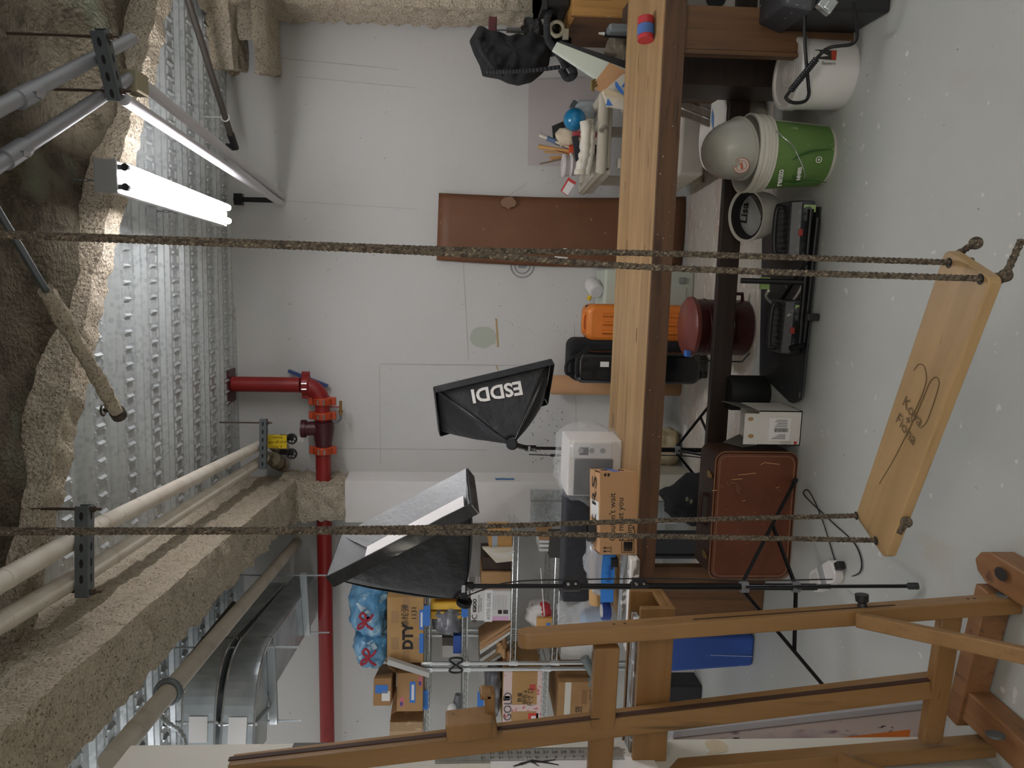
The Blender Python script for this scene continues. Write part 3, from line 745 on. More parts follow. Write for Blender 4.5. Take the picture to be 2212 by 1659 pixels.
Lv = x0-x1; b.lathe([(.05, 0), (.066, .01), (.07, .05), (.066, Lv*.45), (.058, Lv*.75), (.05, Lv)], (0, 0, 0), 24); b.build('check_valve', M_dr, fm, smooth=40, label='dark red check valve')
b = MB(); xm = x0-.05; b.tube([(xm, PYr-.01, zc+.03), (xm-.004, PYr-.01, zc+.115)], .046, 20); b.tube([(xm-.004, PYr-.01, zc+.105), (xm-.004, PYr-.01, zc+.135)], .058, 20); b.build('valve_cover', M_dr, fm, smooth=40)
M_br = mat('brass', 'a5834a', .35, .8)
g = PY(736, 890, PYr)
b = MB(); b.tube([PY(719, 911, PYr), PY(730, 911, PYr), PY(736, 905, PYr), PY(736, 896, PYr)], .008, 10); b.build('drain_elbow', M_dkmetal, fm, smooth=50)
b = MB(); b.tube([PY(736, 897, PYr), PY(736, 866, PYr)], .009, 10); b.tube([PY(736, 886, PYr), PY(736, 891, PYr)], .014, 8); b.build('drain_valve', M_br, fm, smooth=50)
b = MB(); b.tube([PY(713, 879, PYr), PY(735, 879, PYr)], .005, 8); b.build('drain_handle', M_red, fm)
b = MB(); b.box((xr-.01, PYr, DECK_Z-.004), (.21, .16, .008)); b.build('ceiling_plate', M_dr, fm)
b = MB(); b.bar(PY(623, 801, 4.85), PY(708, 834, 4.85), .02, .028, YA); tag(b.build('hanger_strap', plain('3c4f80', .5)), 'blue strap fixed to the wall behind the red elbow', 'bracket')

# ------------------------------------------------------------------ insulated heating pipes
M_ins = mat('white_pipe_lagging', 'd9d1c3', .7, 0, [('noise', (3, 12, 12), .45, .7, 'cdc3b2', 4), ('noise', (20, 20, 20), .68, .74, 'a89a84', 3)])
ZI = 2.69
def lag(name, label, pts, r, m, z=None, cat='pipe', seam=True, grp=None):
    P = [PZ(x, y, z) for x, y in pts] if z else pts
    t = thing(name, label, cat, P[0], 0, grp)
    b = MB(); b.tube(P, r, 18); b.build('jacket', m, t, smooth=50)
    if seam:
        for i in range(len(P)-1):
            d = (P[i+1]-P[i]).normalized(); L = (P[i+1]-P[i]).length; k = .45
            while k < L:
                b = MB(); b.tube([P[i]+d*(k-.012), P[i]+d*(k+.012)], r*1.035, 18); b.build('band', m, t, smooth=50); k += .9
    return t
i1 = [PZ(575, 955, ZI), PZ(190, 1148, ZI), PZ(0, 1257, ZI)]; i1.append(i1[-1]+(i1[-1]-i1[-2])*1.5)
i2 = [PZ(580, 985, ZI), PZ(190, 1235, ZI), PZ(0, 1345, ZI)]; i2.append(i2[-1]+(i2[-1]-i2[-2])*1.5)
lag('heating_pipe', 'upper of the two white lagged pipes beside the sprayed beam', i1, .030, M_ins)
lag('heating_pipe', 'lower of the two white lagged pipes, nearer the sprayed beam', i2, .030, M_ins)
def strut(name, label, p, q, rods, w=.041):
    t = thing(name, label, 'bracket', p); d = (q-p).normalized(); L = (q-p).length; s = d.cross(ZA).normalized()
    b = MB()
    b.bar(p, q, .003, .041); b.bar(p+s*.036, q+s*.036, .003, .041); b.bar(p+s*.018-ZA*.019, q+s*.018-ZA*.019, .041, .003)
    b.build('channel', M_dkmetal, t, bevel=.001)
    b = MB(); k = .03
    while k < L-.02:
        for o in (-.002, .038):
            c = p+d*k+s*o; b.add([c+d*(.014*cos(a))+ZA*(.006*sin(a)) for a in [2*pi*i/10 for i in range(10)]], [tuple(range(10))])
        c = p+d*k+s*.018-ZA*.0212; b.add([c+d*(.014*cos(a))+s*(.006*sin(a)) for a in [2*pi*i/10 for i in range(10)]], [tuple(range(10))]); k += .048
    b.build('slot_pattern', M_ink, t)
    for kk in rods:
        c = p+d*(L*kk)+s*.018; b = MB(); b.tube([c-ZA*.05, V((c.x, c.y, DECK_Z-.015))], .0045, 8); b.tube([c-ZA*.032, c-ZA*.022], .010, 6); b.build('threaded_rod', mat('rusty_rod', '5a4a40', .6, .5), t, smooth=50)
    return t
strut('strut_hanger', 'slotted steel channel carrying the two lagged pipes nearest the viewer', PZ(176, 1094, ZI-.055), PZ(176, 1292, ZI-.055), (.04, .95))
strut('strut_hanger', 'slotted steel channel carrying the lagged pipes at the wall end', PZ(568, 905, ZI-.055), PZ(567, 1014, ZI-.055), (.08,))
# shut-off valves at the wall end
hv = thing('shutoff_valve', 'pair of lagged shut-off valves with a yellow tag near the wall', 'valve', PY(610, 960, 4.75))
for y in (948, 985):
    b = MB(); p = PY(590, y+5, 4.66); q = PY(612, y+20, 4.84); b.tube([p, p.lerp(q, .5)+V((0, 0, .02)), q], .045, 14); b.build('lagging', mat('dirty_lagging', '9c917c', .9, 0, [('noise', (14, 14, 14), .5, .6, '5c5444', 3)]), hv, smooth=50)
for y in (946, 978):
    b = MB(); b.tube([PY(606, y-2, 4.62), PY(632, y, 4.60)], .018, 12); b.build('valve_stem', M_black, hv, smooth=50)
    b = MB(); c = PY(630, y+2, 4.58)
    b.tube([c+V((.030*cos(a), 0, .030*sin(a))) for a in [2*pi*i/18 for i in range(18)]], .006, 8, closed=True)
    for k in range(3): a = pi*k/3; b.bar(c-V((.03*cos(a), 0, .03*sin(a))), c+V((.03*cos(a), 0, .03*sin(a))), .006, .006, YA)
    b.build('hand_wheel', M_black, hv, smooth=50)
b = MB(); c = PY(599, 954, 4.55); ux = (PY(618, 951, 4.55)-PY(580, 957, 4.55)).normalized()
tg = frame(c, -V((ux.z*-1, 0, ux.x)), ux) if False else frame(c, PY(599, 940, 4.55)-PY(599, 968, 4.55), PY(580, 954, 4.55)-PY(618, 954, 4.55))
b = MB(tg); b.box((0, 0, 0), (.085, .115, .002)); tgo = b.build('tag', plain('e3c21c', .6), hv, label='yellow handwritten tag')
rdv = -(ZA); upv = XA
for k, s in enumerate(('Heating', 'shut off valve', 'Line  6')): text(hv, s, c+V((.028-.03*k, -.0016, .0)), -ZA*1.0 if False else (PY(620, 954, 4.55)-PY(580, 956, 4.55)).normalized(), XA, .021, M_ink)
b = MB(); b.box2(PY(642, 955, WALL_Y-.004), PY(656, 944, WALL_Y-.001)); tag(b.build('wall_label', M_paper), 'small white paper label on the wall beside the valves', 'label')

# ------------------------------------------------------------------ conduits at the upper right
M_emt = mat('grey_conduit', '9fa1a6', .45, .35)
M_emtw = mat('white_painted_conduit', 'cfcdd0', .5, .1)
ZC = 2.60
def conduit(label, pts, r, m, z=ZC, coup=()):
    P = [PZ(*p, z) for p in pts]; d0 = (P[0]-P[1]).normalized(); P = ([P[0]+d0*.8] if pts[0][0] <= 0 else [P[0]])+P[1:]
    t = thing('conduit', label, 'conduit', P[0]); b = MB(); b.tube(P, r, 16); b.build('tube', m, t, smooth=50)
    for c in coup:
        p = PZ(*c, z); d = (P[1]-P[0]).normalized(); b = MB(); b.tube([p-d*.05, p+d*.05], r*1.25, 16); b.build('coupling', m, t, smooth=50)
        b = MB(); b.box(p+V((0, 0, -r*1.3)), (.012, .03, .012)); b.build('set_screw', M_steel, t)
conduit('thick grey conduit running under the slotted channel, closer to the lit strip light', [(0, 352), (288, 163)], .020, M_emt, coup=[(30, 332)])
conduit('thick grey conduit with a fat coupling near the corner', [(0, 232), (284, 84)], .020, M_emt, coup=[(58, 205)])
conduit('white conduit from the junction under the girder to the wall', [(304, 178), (616, 430)], .021, M_emtw)
conduit('white conduit just below its twin, ending at the wall', [(268, 214), (608, 440)], .021, M_emtw)
strut('strut_hanger', 'slotted channel on two rods under the grey conduits', PZ(209, 66, ZC-.045), PZ(246, 218, ZC-.045), (.1, .88))
b = MB(); p = PZ(290, 180, ZC); b.box(p, (.07, .10, .06)); tag(b.build('junction_box', mat('tan_box', 'a39a80', .7), bevel=.006), 'tan junction box where the conduits meet', 'junction box')
b = MB(); q = PY(605, 433, 4.86); b.tube([(q.x, 4.86, DECK_Z-.02), q], .016, 10); b.box((q.x+.0, 4.86, DECK_Z-.05), (.07, .05, .05)); tag(b.build('drop_pipe', M_blackmetal, smooth=40), 'short black pipe dropping to the ends of the white conduits', 'pipe')
# sprinkler lines
t = thing('sprinkler_pipe', 'sprayed sprinkler branch crossing under the girder', 'pipe', PZ(100, 630, 2.70))
def fuzztube(b, P, r, amp, n=16, step=.02):
    out = []
    for i in range(len(P)-1):
        L = (P[i+1]-P[i]).length
        for k in range(int(L/step)): out.append(P[i].lerp(P[i+1], k*step/L))
    out.append(P[-1]); rs = [r*(1+.25*mnoise.noise(p*20)) for p in out]; n0 = len(b.v); b.tube(out, rs, n)
    for i in range(n0, len(b.v)):
        p = b.v[i]; b.v[i] = p+V((mnoise.noise(p*45), mnoise.noise(p*45+V((9, 0, 0))), mnoise.noise(p*45+V((0, 9, 0)))))*amp
p0, p1, p2 = PZ(0, 462, 2.68), PZ(100, 628, 2.68), PZ(252, 888, 2.68)
b = MB(); b.tube([p0+(p0-p1)*.5, p1], .010, 10); b.build('tube', M_dkmetal, t, smooth=50)
b = MB(); fuzztube(b, [p1, p2], .024, .008); b.build('sprayed_tube', M_fuzz, t, smooth=60)
b = MB(); b.tube([p2, p2+(p2-p1).normalized()*.03], .026, 14); b.build('end_cap', mat('rusty_cap', '4a4136', .6, .5), t, smooth=50)
b = MB(); c = p2+ZA*.05+V((0, .02, 0)); b.tube([p2, c], .008, 8); b.tube([c+V((.02*cos(a), .02*sin(a), .004)) for a in [2*pi*i/14 for i in range(14)]], .004, 6, closed=True); b.build('sprinkler_head', mat('rusty_cap', '4a4136', .6, .5), t, smooth=50)
p = [PZ(400, -20, 2.79), PZ(498, 290, 2.79), PZ(508, 318, 2.79)]
t = thing('sprinkler_pipe', 'thin dark sprinkler pipe near the corner beam with an elbow at its end', 'pipe', p[0])
b = MB(); b.tube(p[:2], .017, 12); b.build('tube', mat('dark_pipe', '4c463f', .6, .3), t, smooth=50)
b = MB(); b.tube([p[1], p[2], p[2]+ZA*.05], .022, 12); b.build('elbow', M_black, t, smooth=50)
b = MB(); q = p[0].lerp(p[1], .86); b.tube([q+V((.021*cos(a), 0, .021*sin(a))) for a in [2*pi*i/16 for i in range(16)]], .004, 6, closed=True); b.tube([q+ZA*.02, V((q.x, q.y, DECK_Z))], .003, 6); b.build('hanger_ring', M_fix, t, smooth=50)
b = MB(); q = PZ(312, 85, 2.76)

# ------------------------------------------------------------------ alcove services
q0, q1 = PY(641, 1172, 4.86), PZ(236, 1644, 2.50)
lag('heating_pipe', 'single lagged pipe running over the storage alcove beside the ducts', [q0, q0.lerp(q1, .45), q0.lerp(q1, .78), q1], .034, mat('cream_lagging', 'b9b1a2', .7, 0, [('noise', (6, 6, 6), .5, .7, 'a39a8a', 3)]))
b = MB(); c = q0.lerp(q1, .836); e1c = (q1-q0).cross(ZA).normalized(); e2c = e1c.cross((q1-q0).normalized()); b.tube([c+e1c*(.040*cos(a))+e2c*(.040*sin(a)) for a in [2*pi*i/16 for i in range(16)]], .012, 8, closed=True); tag(b.build('pipe_clamp', M_dkmetal, smooth=50), 'steel clamp round the lagged alcove pipe', 'clamp')
q2, q3 = PZ(505, 1305, 2.62), PZ(225, 1652, 2.62)
for k in range(2):
    b = MB(); o = V((-.05*k, 0, .02*k)); b.tube([q2+o, q3+o], .016, 10); tag(b.build('conduit', mat('dark_conduit', '4f4a44', .6, .3), smooth=50), 'dark conduit beside the lagged alcove pipe, '+('lower of the pair' if k == 0 else 'upper of the pair'), 'conduit')
M_duct = mat('shiny_galvanised_duct', 'bcc3c5', .3, .6, [('noise', (5, 5, 5), .45, .65, '9aa3a6', 3)])
def duct(name, label, zb, zt_, edge, width, rc_=.5):
    """right-hand bottom corner line given by world points far -> bend -> left; width to the left/back"""
    t = thing(name, label, 'duct', edge[0]); out = []
    f, m, l = edge; d1 = (f-m).normalized(); d2 = (l-m).normalized()
    n = 14; arc = []
    for i in range(n+1):
        k = i/n; a = m+d1*rc_; c = m+d2*rc_; arc.append(a*(1-k)**2+m*(2*k*(1-k))+c*k*k)
    path = [f]+arc+[l]
    inner = []
    for i, p in enumerate(path):
        tg_ = (path[min(i+1, len(path)-1)]-path[max(i-1, 0)]).normalized(); nrm = V((tg_.y, -tg_.x, 0))
        if nrm.dot(V((-1, 1, 0))) < 0: nrm = -nrm
        inner.append(p+nrm*width)
    b = MB()
    for i in range(len(path)-1):
        A, B_, C_, D2 = path[i], path[i+1], inner[i+1], inner[i]
        lo = [V((p.x, p.y, zb)) for p in (A, B_, C_, D2)]; hi = [V((p.x, p.y, zt_)) for p in (A, B_, C_, D2)]
        b.add(lo+hi, [(0, 1, 5, 4), (0, 3, 2, 1), (4, 5, 6, 7), (2, 3, 7, 6)])
    b.build('sheet', M_duct, t, smooth=30)
    b = MB()
    for z in (zb, zt_): b.tube([V((p.x, p.y, z)) for p in path], .006, 6)
    b.build('seam', M_steel, t, smooth=50)
    for i in (1, len(path)-2):
        b = MB(); A, D2 = path[i], inner[i]; q = [V((A.x, A.y, zb-.01)), V((D2.x, D2.y, zb-.01)), V((D2.x, D2.y, zt_+.01)), V((A.x, A.y, zt_+.01))]
        b.tube(q, .008, 6, closed=True); b.build('flange', M_steel, t)
    k = len(path)-1; c = path[k-1].lerp(path[k], .18); d = d2; nn = V((d.y, -d.x, 0)); nn = nn if nn.y < 0 else -nn
    b = MB(frame(V((c.x, c.y, (zb+zt_)/2))+nn*.004, -d if d.x < 0 else d, ZA)); b.box((0, 0, 0), (.12, .085, .001)); lb = b.build('shipping_label', M_paper, t)
    return t
ez = 2.42
e0_, e1_, e2_ = PZ(684, 1245, ez), PZ(556, 1420, ez), PZ(545, 1640, ez)
duct('air_duct', 'lower shiny sheet metal duct curving out of the alcove', ez, ez+.15, [e0_, e1_, e2_], .28, .3)
ez2 = 2.60; e0_, e1_, e2_ = PZ(640, 1215, ez2), PZ(468, 1420, ez2), PZ(462, 1640, ez2)
duct('air_duct', 'upper shiny sheet metal duct curving close under the deck', ez2, ez2+.15, [e0_+V((0, -.35, 0)), e1_, e2_], .28, .3)
M_hang = mat('dull_zinc', 'aeb4b6', .4, .6)
for lab, z, a, c_, rods in (('trapeze hanger under the duct nearest the viewer', 2.40, (586, 1395), (592, 1562), ((1397, .0), (1550, .0))), ('trapeze hanger under the duct near the wall', 2.40, (655, 1240), (664, 1370), ((1240, 0), (1366, 0)))):
    p, q = PZ(*a, z), PZ(*c_, z); t = thing('duct_hanger', lab, 'hanger', p)
    b = MB(); b.bar(p, q, .03, .04); b.build('cross_bar', M_hang, t, bevel=.002)
    for k in (.02, .97):
        c = p.lerp(q, k); b = MB(); b.tube([c-ZA*.14, V((c.x, c.y, DECK_Z-.015))], .005, 8); b.build('threaded_rod', M_hang, t)
b = MB(); pts = [PZ(340, 1535, 2.90), PZ(360, 1560, 2.75), PZ(385, 1575, 2.68), PZ(400, 1600, 2.62), PZ(405, 1640, 2.6)]; rope(b, pts, .010, .014, 2); tag(b.build('flexible_conduit', M_galv, smooth=60), 'ribbed flexible metal conduit looping beside the ducts', 'conduit')
# ------------------------------------------------------------------ things on the workbench
def onb(x, y, dz=0): return PZ(x, y, BZ+dz)
bx, by = bu.copy(), bv.copy()       # along / back
# red tape roll
p0, p1 = onb(1412, 40), onb(1412, 88); ax = (p1-p0).normalized()
tr = thing('tape_roll', 'red tape rolls with a blue band lying on the bench top', 'tape', p0)
c0 = p0+ZA*.032; Lr = (p1-p0).length
for k0, k1, r, m in ((0, .30, .0315, plain('b5333a', .4)), (.30, .36, .0320, plain('9c2a30', .5)), (.36, .80, .0325, plain('4a6fae', .55)), (.80, 1, .0312, plain('b5333a', .4))):
    b = MB(); a, c = c0+ax*(Lr*k0), c0+ax*(Lr*k1); b.tube([a, c], r, 26); b.build('band', m, tr, smooth=40)
b = MB(); b.tube([c0-ax*.0012, c0+ax*.001], .011, 16); b.build('core_hole', M_ink, tr)
# delivery carton
fl_, fr_ = onb(1376, 1198), onb(1376, 1020); brr = onb(1350, 986)
ux = (fr_-fl_).normalized(); uy = V((-ux.y, ux.x, 0)); Lx = (fr_-fl_).length; Ly = max(.2, (brr-fr_).dot(uy)); Hc = PY(1296, 1110, (fl_.y+fr_.y)/2).z-BZ
ct = thing('carton', 'open delivery carton with printed greeting on the front edge of the bench', 'box', (fl_+fr_)/2, math.atan2(ux.y, ux.x))
Mc = ROOT[ct]; hx = Lx/2
b = MB(Mc); b.box2((-hx, 0, 0), (hx, .004, Hc)); b.box2((-hx, Ly-.004, 0), (hx, Ly, Hc)); b.box2((-hx, .004, 0), (-hx+.004, Ly-.004, Hc)); b.box2((hx-.004, .004, 0), (hx, Ly-.004, Hc)); b.box2((-hx+.004, .004, 0), (hx-.004, Ly-.004, .004)); b.build('body', M_kraft, ct)
b = MB(Mc); b.box2((-hx, .004, Hc-.003), (hx, Ly*.52, Hc)); b.build('flap', M_kraft, ct)
b = MB(Mc); b.box2((-hx, Ly*.525, Hc-.002), (hx, Ly, Hc+.002)); b.build('flap', M_kraft, ct)
b = MB(Mc); b.box2((-hx*.2, Ly*.1, Hc+.0003), (hx*.25, Ly*.9, Hc+.0026)); b.build('shipping_label', M_paper, ct)
T = lambda x, y, z: Mc @ V((x, y, z))
cx_ = Mc.to_3x3() @ XA
text(ct, "Couldn't wait", T(-hx+.055, -.0006, Hc*.66), cx_, ZA, .036, M_ink, align='LEFT'); text(ct, 'to meet you', T(-hx+.055, -.0006, Hc*.44), cx_, ZA, .036, M_ink, align='LEFT'); text(ct, 'prime', T(-hx+.055, -.0006, Hc*.21), cx_, ZA, .036, M_ink, align='LEFT')
b = MB(); b.tube(curve_pts([T(-hx+.06, -.0012, Hc*.10), T(-hx+.085, -.0012, Hc*.055), T(-hx+.115, -.0012, Hc*.10)], 6), .0016, 5); b.tube([T(-hx+.105, -.0012, Hc*.115), T(-hx+.117, -.0012, Hc*.11), T(-hx+.116, -.0012, Hc*.07)], .0014, 5); b.build('smile_marking', M_ink, ct)
b = MB()
for k in range(2):
    z0 = Hc*.72; x = -hx+.013+k*.014; b.bar(T(x, -.001, z0), T(x, -.001, z0+.022), .0022, .0012, YA); b.prism([(-.005, 0), (.005, 0), (0, .011)], T(x, -.0014, z0+.02), cx_, ZA, V((0, .001, 0)))
b.bar(T(-hx+.006, -.001, Hc*.70), T(-hx+.034, -.001, Hc*.70), .002, .0012, YA); b.build('arrow_marking', M_ink, ct)
b = MB(); x0 = -hx+.008; z0 = Hc*.08
for p, q in (((x0, z0), (x0+.05, z0)), ((x0+.05, z0), (x0+.05, z0+.052)), ((x0+.05, z0+.052), (x0, z0+.052)), ((x0, z0+.052), (x0, z0))): b.bar(T(p[0], -.001, p[1]), T(q[0], -.001, q[1]), .0016, .0012, YA)
rn = random.Random(2); x = x0+.004
z = z0+.008
while z < z0+.044:
    h = rn.choice((.0008, .0014, .0022)); b.box2(T(x0+.005, -.0012, z), T(x0+.045, -.0006, z+h)); z += h+rn.choice((.0012, .0018))
b.build('barcode_marking', M_ink, ct)
b = MB()
for k in range(2): b.box(T(hx-.012, -.0008, Hc*.86-.014*k), (.012, .001, .009))
b.build('stamp_marking', M_ink, ct)
b = MB(Mc); b.box2((hx+.0002, .02, Hc*.42), (hx+.001, Ly-.005, Hc*.62)); b.build('tape_strip', plain('3f66b8', .5), ct, label='printed blue packing tape')
b = MB(Mc); b.tube(curve_pts([V((hx+.0015, Ly*.35, Hc*.25)), V((hx+.0015, Ly*.5, Hc*.35)), V((hx+.0015, Ly*.62, Hc*.28))], 5), .002, 5); b.tube(curve_pts([V((hx+.0015, Ly*.4, Hc*.72)), V((hx+.0015, Ly*.55, Hc*.82)), V((hx+.0015, Ly*.5, Hc*.66))], 5), .002, 5); b.build('smile_marking', M_ink, ct)
cy_ = Mc.to_3x3() @ YA
text(ct, 'S', T(hx*.70, Ly*.5, Hc+.003), cx_, cy_, .13, M_ink); text(ct, 'R', T(hx*.30, Ly*.5, Hc+.003), cx_, cy_, .12, M_ink); text(ct, 'K', T(-hx*.28, Ly*.5, Hc+.003), cx_, cy_, .12, M_ink)
c = T(-hx*.52, Ly*.5, Hc+.003); kt_ = thing('tape_roll', 'roll of black tape lying on top of the delivery carton', 'tape', c)
b = MB(); b.lathe([(.034, 0), (.045, 0), (.045, .030), (.034, .030), (.034, 0)], c, 30, cap=False); b.build('tape', M_black, kt_, smooth=40)
# bagged appliance
q0, q1 = PY(1330, 1072, 3.22), PY(1330, 952, 3.22)
zt1 = PY(1226, 1010, 3.22).z
apl = thing('bagged_appliance', 'white appliance wrapped in a clear plastic bag on the bench behind the carton', 'appliance', ((q0.x+q1.x)/2, 3.3, BZ))
b = MB(); b.box2((q0.x, 3.22, BZ), (q1.x, 3.42, zt1)); b.build('body', M_whiteplastic, apl, bevel=.008)
b = MB(); b.box2((q0.x+.006, 3.213, BZ+.04), (q1.x-.085, 3.222, zt1-.03)); b.build('front_panel', plain('3f4349', .4), apl, bevel=.004, label='dark grey front panel')
b = MB(); b.box2((q1.x-.08, 3.213, BZ+.05), (q1.x-.01, 3.222, zt1-.02)); b.build('control_panel', plain('cfd2d4', .35), apl, bevel=.002)
for k in range(3):
    b = MB(); c = V((q1.x-.045, 3.21, BZ+.09+.05*k)); b.tube([c, c+YA*.006], .012, 14); b.build('knob', plain('8b8f92', .4), apl, smooth=40)
b = MB(); b.box2((q1.x-.065, 3.2105, zt1-.09), (q1.x-.03, 3.2135, zt1-.05)); b.build('display', plain('3c4046', .3), apl)
def film(b, c, r, n=26, m=18, amp=.12, seed=0, flat=.0):
    def fn(u, v):
        t = pi*v; a = 2*pi*u; sx = math.copysign(abs(cos(a))**.6, cos(a)); sy = math.copysign(abs(sin(a))**.6, sin(a)); st_ = max(.0, sin(t))**.55
        p = V((r[0]*st_*sx, r[1]*st_*sy, -r[2]*cos(t)))
        k = 1+amp*mnoise.fractal(V((p.x*13+seed, p.y*13, p.z*13)), 1, 2, 3)+.5*amp*abs(mnoise.noise(p*38+V((seed, 0, 0))))
        q = V(c)+p*k
        if q.z < V(c).z-r[2]*.985: q.z = V(c).z-r[2]*.985
        return q
    b.grid(fn, n, m, True)
b = MB(); film(b, ((q0.x+q1.x)/2+.01, 3.3, BZ+(zt1-BZ)/2+.012), ((q1.x-q0.x)/2+.045, .15, (zt1-BZ)/2+.025), 40, 26, .16, 3); b.build('plastic_bag', mat('clear_wrap', 'f4f6f8', .1, 0, alpha=.16, spec=.8), apl, smooth=60, label='clear crinkled plastic bag')
# foam block
q0, q1 = PY(1260, 1302, 3.26), PY(1260, 1070, 3.26); zt1 = PY(1219, 1190, 3.26).z
fb = thing('foam_block', 'charcoal foam block standing on the bench behind the paper roll', 'foam', ((q0.x+q1.x)/2, 3.33, BZ))
b = MB(); b.box2((q0.x, 3.26, BZ), (q1.x, 3.40, zt1)); b.build('block', mat('charcoal_foam', '33343a', .9, 0, [('noise', (30, 30, 30), .55, .7, '3f4046', 3)], bump=('noise', (200, 200, 200), .3, .003)), fb, bevel=.012)
b = MB(); b.box2((q0.x-.014, 3.30, BZ), (q0.x-.006, 3.43, zt1-.02)); b.build('backing_sheet', plain('8d878c', .7), fb, bevel=.002)
# crusted boards along the bench front
q0, q1 = onb(1376, 1420), onb(1376, 1200)
bs = thing('paint_board', 'paint crusted boards lying along the bench edge behind the easel', 'board', (q0+q1)/2)
for k, (dy, h, m) in enumerate(((.03, .035, 'ece7e0'), (.10, .05, '9da3a6'), (.17, .03, 'c9cdd0'))):
    b = MB(); b.box2((q0.x, q0.y+dy, BZ), (q1.x, q0.y+dy+.06, BZ+h)); b.build('board', mat('crusted_'+m, m, .7, 0, [('noise', (6, 40, 40), .5, .6, '7b7468', 4), ('noise', (25, 25, 25), .6, .66, 'e6e6e4', 3)]), bs, bevel=.002)
# crinkled bag of film, paper roll on it
q = (onb(1374, 1250)+V((0, .16, 0)))
pb = thing('plastic_bag', 'clear crinkled bag with a strip of blue tape under the tan paper roll', 'bag', (q.x, q.y, BZ))
b = MB(); film(b, (q.x, q.y+.03, BZ+.115), (.14, .07, .060), 40, 24, .35, 9); b.build('film', mat('grey_crinkled_film', 'c3c8ce', .15, 0, alpha=.6, spec=.8), pb, smooth=60)
b = MB(); bl, br = PY(1318, 1302, q.y-.055), PY(1318, 1198, q.y-.055)
b.grid(lambda u, v: V((bl.x+(br.x-bl.x)*u, q.y-.05-.02*sin(pi*u), PY(1330-28*v-14*(1-u)*0, 1250, q.y-.05).z+.012*sin(2.4*u+.4))), 14, 3); b.build('blue_strip', plain('2f86e0', .5), pb, solid=.001)
text(pb, 'Rolled', V(((bl.x+br.x)/2+.03, q.y-.0725, PY(1313, 1250, q.y-.05).z)), XA, ZA, .03, plain('1d4f9c', .6))
b = MB(); c = PY(1326, 1212, q.y-.05); b.box(c, (.035, .05, .03)); b.box(c+V((-.02, -.01, .012)), (.02, .02, .008)); b.build('clip', M_black, pb, bevel=.002)
for k in range(1):
    e0_, e1_ = PY(1289, 1303, 3.18), PY(1289, 1192, 3.18)
    rl = thing('paper_roll', 'tan paper roll lying on the clear bag in front of the foam block', 'paper roll', e0_)
    b = MB(); r = .036; ax = (e1_-e0_).normalized(); s = ax.cross(ZA).normalized(); P = []
    for i in range(60):
        a = 2*pi*i/22; rr = r*(1-.06*i/22); P.append((rr*cos(a), rr*sin(a)))
    n = len(P); b.add([e0_+s*x+ZA*y for x, y in P]+[e1_+s*x*.92+ZA*y*.92 for x, y in P], [(i, i+1, n+i+1, n+i) for i in range(n-1)]); b.build('sheet', plain('d9ab72', .7), rl, smooth=50, solid=.0015)
# blue tape roll
c = onb(1376, 1320)+V((0, .07, .052)); c = PY(1345, 1319, 3.10)
nt = thing('tape_roll', 'navy tape roll lying flat on the crusted boards', 'tape', (c.x, 3.10, BZ+.05))
b = MB(); b.lathe([(.028, 0), (.041, 0), (.041, .036), (.028, .036), (.028, 0)], (c.x, 3.10, BZ+.051), 30, cap=False); b.build('tape', plain('27408a', .5), nt, smooth=40)
b = MB(); b.lathe([(.024, -.001), (.0285, -.001), (.0285, .037), (.024, .037), (.024, -.001)], (c.x, 3.10, BZ+.052), 30, cap=False); b.build('core', M_paper, nt, smooth=40)
# standing film bag at the left
c = PY(1300, 1342, 3.30)
fbag = MB(); film(fbag, (c.x, 3.30, BZ+.12), (.11, .07, .12), 36, 26, .3, 21); t = thing('plastic_bag', 'tall clear bag with pale blue contents at the end of the bench', 'bag', (c.x, 3.3, BZ)); fbag.build('film', M_clear, t, smooth=60)
b = MB(); film(b, (c.x-.01, 3.30, BZ+.07), (.07, .045, .068), 24, 16, .2, 5); b.build('contents', mat('pale_blue_sheet', '8fb0d2', .5), t, smooth=60)
# ------------------------------------------------------------------ things on the floor
def onf(x, y, z=0): return PZ(x, y, z)
def span(x0, x1, y0, y1, Y, z0=None):
    """left X, right X, bottom Z, top Z of a picture rectangle standing at distance Y"""
    xm, ym = (x0+x1)/2, (y0+y1)/2
    return PY(xm, y1, Y).x, PY(xm, y0, Y).x, (PY(x1, ym, Y).z if z0 is None else z0), PY(x0, ym, Y).z
# brown suitcase
fr_, fl_ = onf(1727, 978), onf(1705, 1252)
ux = (fr_-fl_).normalized(); ang = math.atan2(ux.y, ux.x); Lx = (fr_-fl_).length
hS = PY(1540, 1110, (fr_.y+fl_.y)/2).z; dS = PZ(1505, 1110, hS).y-(fr_.y+fl_.y)/2
sc = thing('suitcase', 'old brown leather suitcase standing on its edge under the bench', 'suitcase', (fr_+fl_)/2, ang); Ms_ = ROOT[sc]
M_lea = mat('brown_leather', '6a3a24', .42, 0, [('noise', (5, 5, 5), .45, .7, '5c3120', 4), ('noise', (70, 70, 70), .66, .72, '8b5a3c', 2)], bump=('noise', (120, 120, 120), .12, .002))
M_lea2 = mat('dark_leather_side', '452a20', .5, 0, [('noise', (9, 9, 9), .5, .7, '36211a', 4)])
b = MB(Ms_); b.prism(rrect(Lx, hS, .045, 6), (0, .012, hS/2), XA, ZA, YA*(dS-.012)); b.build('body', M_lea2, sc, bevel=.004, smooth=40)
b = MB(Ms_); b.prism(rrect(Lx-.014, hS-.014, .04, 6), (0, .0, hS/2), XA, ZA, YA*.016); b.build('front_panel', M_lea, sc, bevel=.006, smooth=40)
M_pip = mat('tan_piping', '8a5e42', .6)
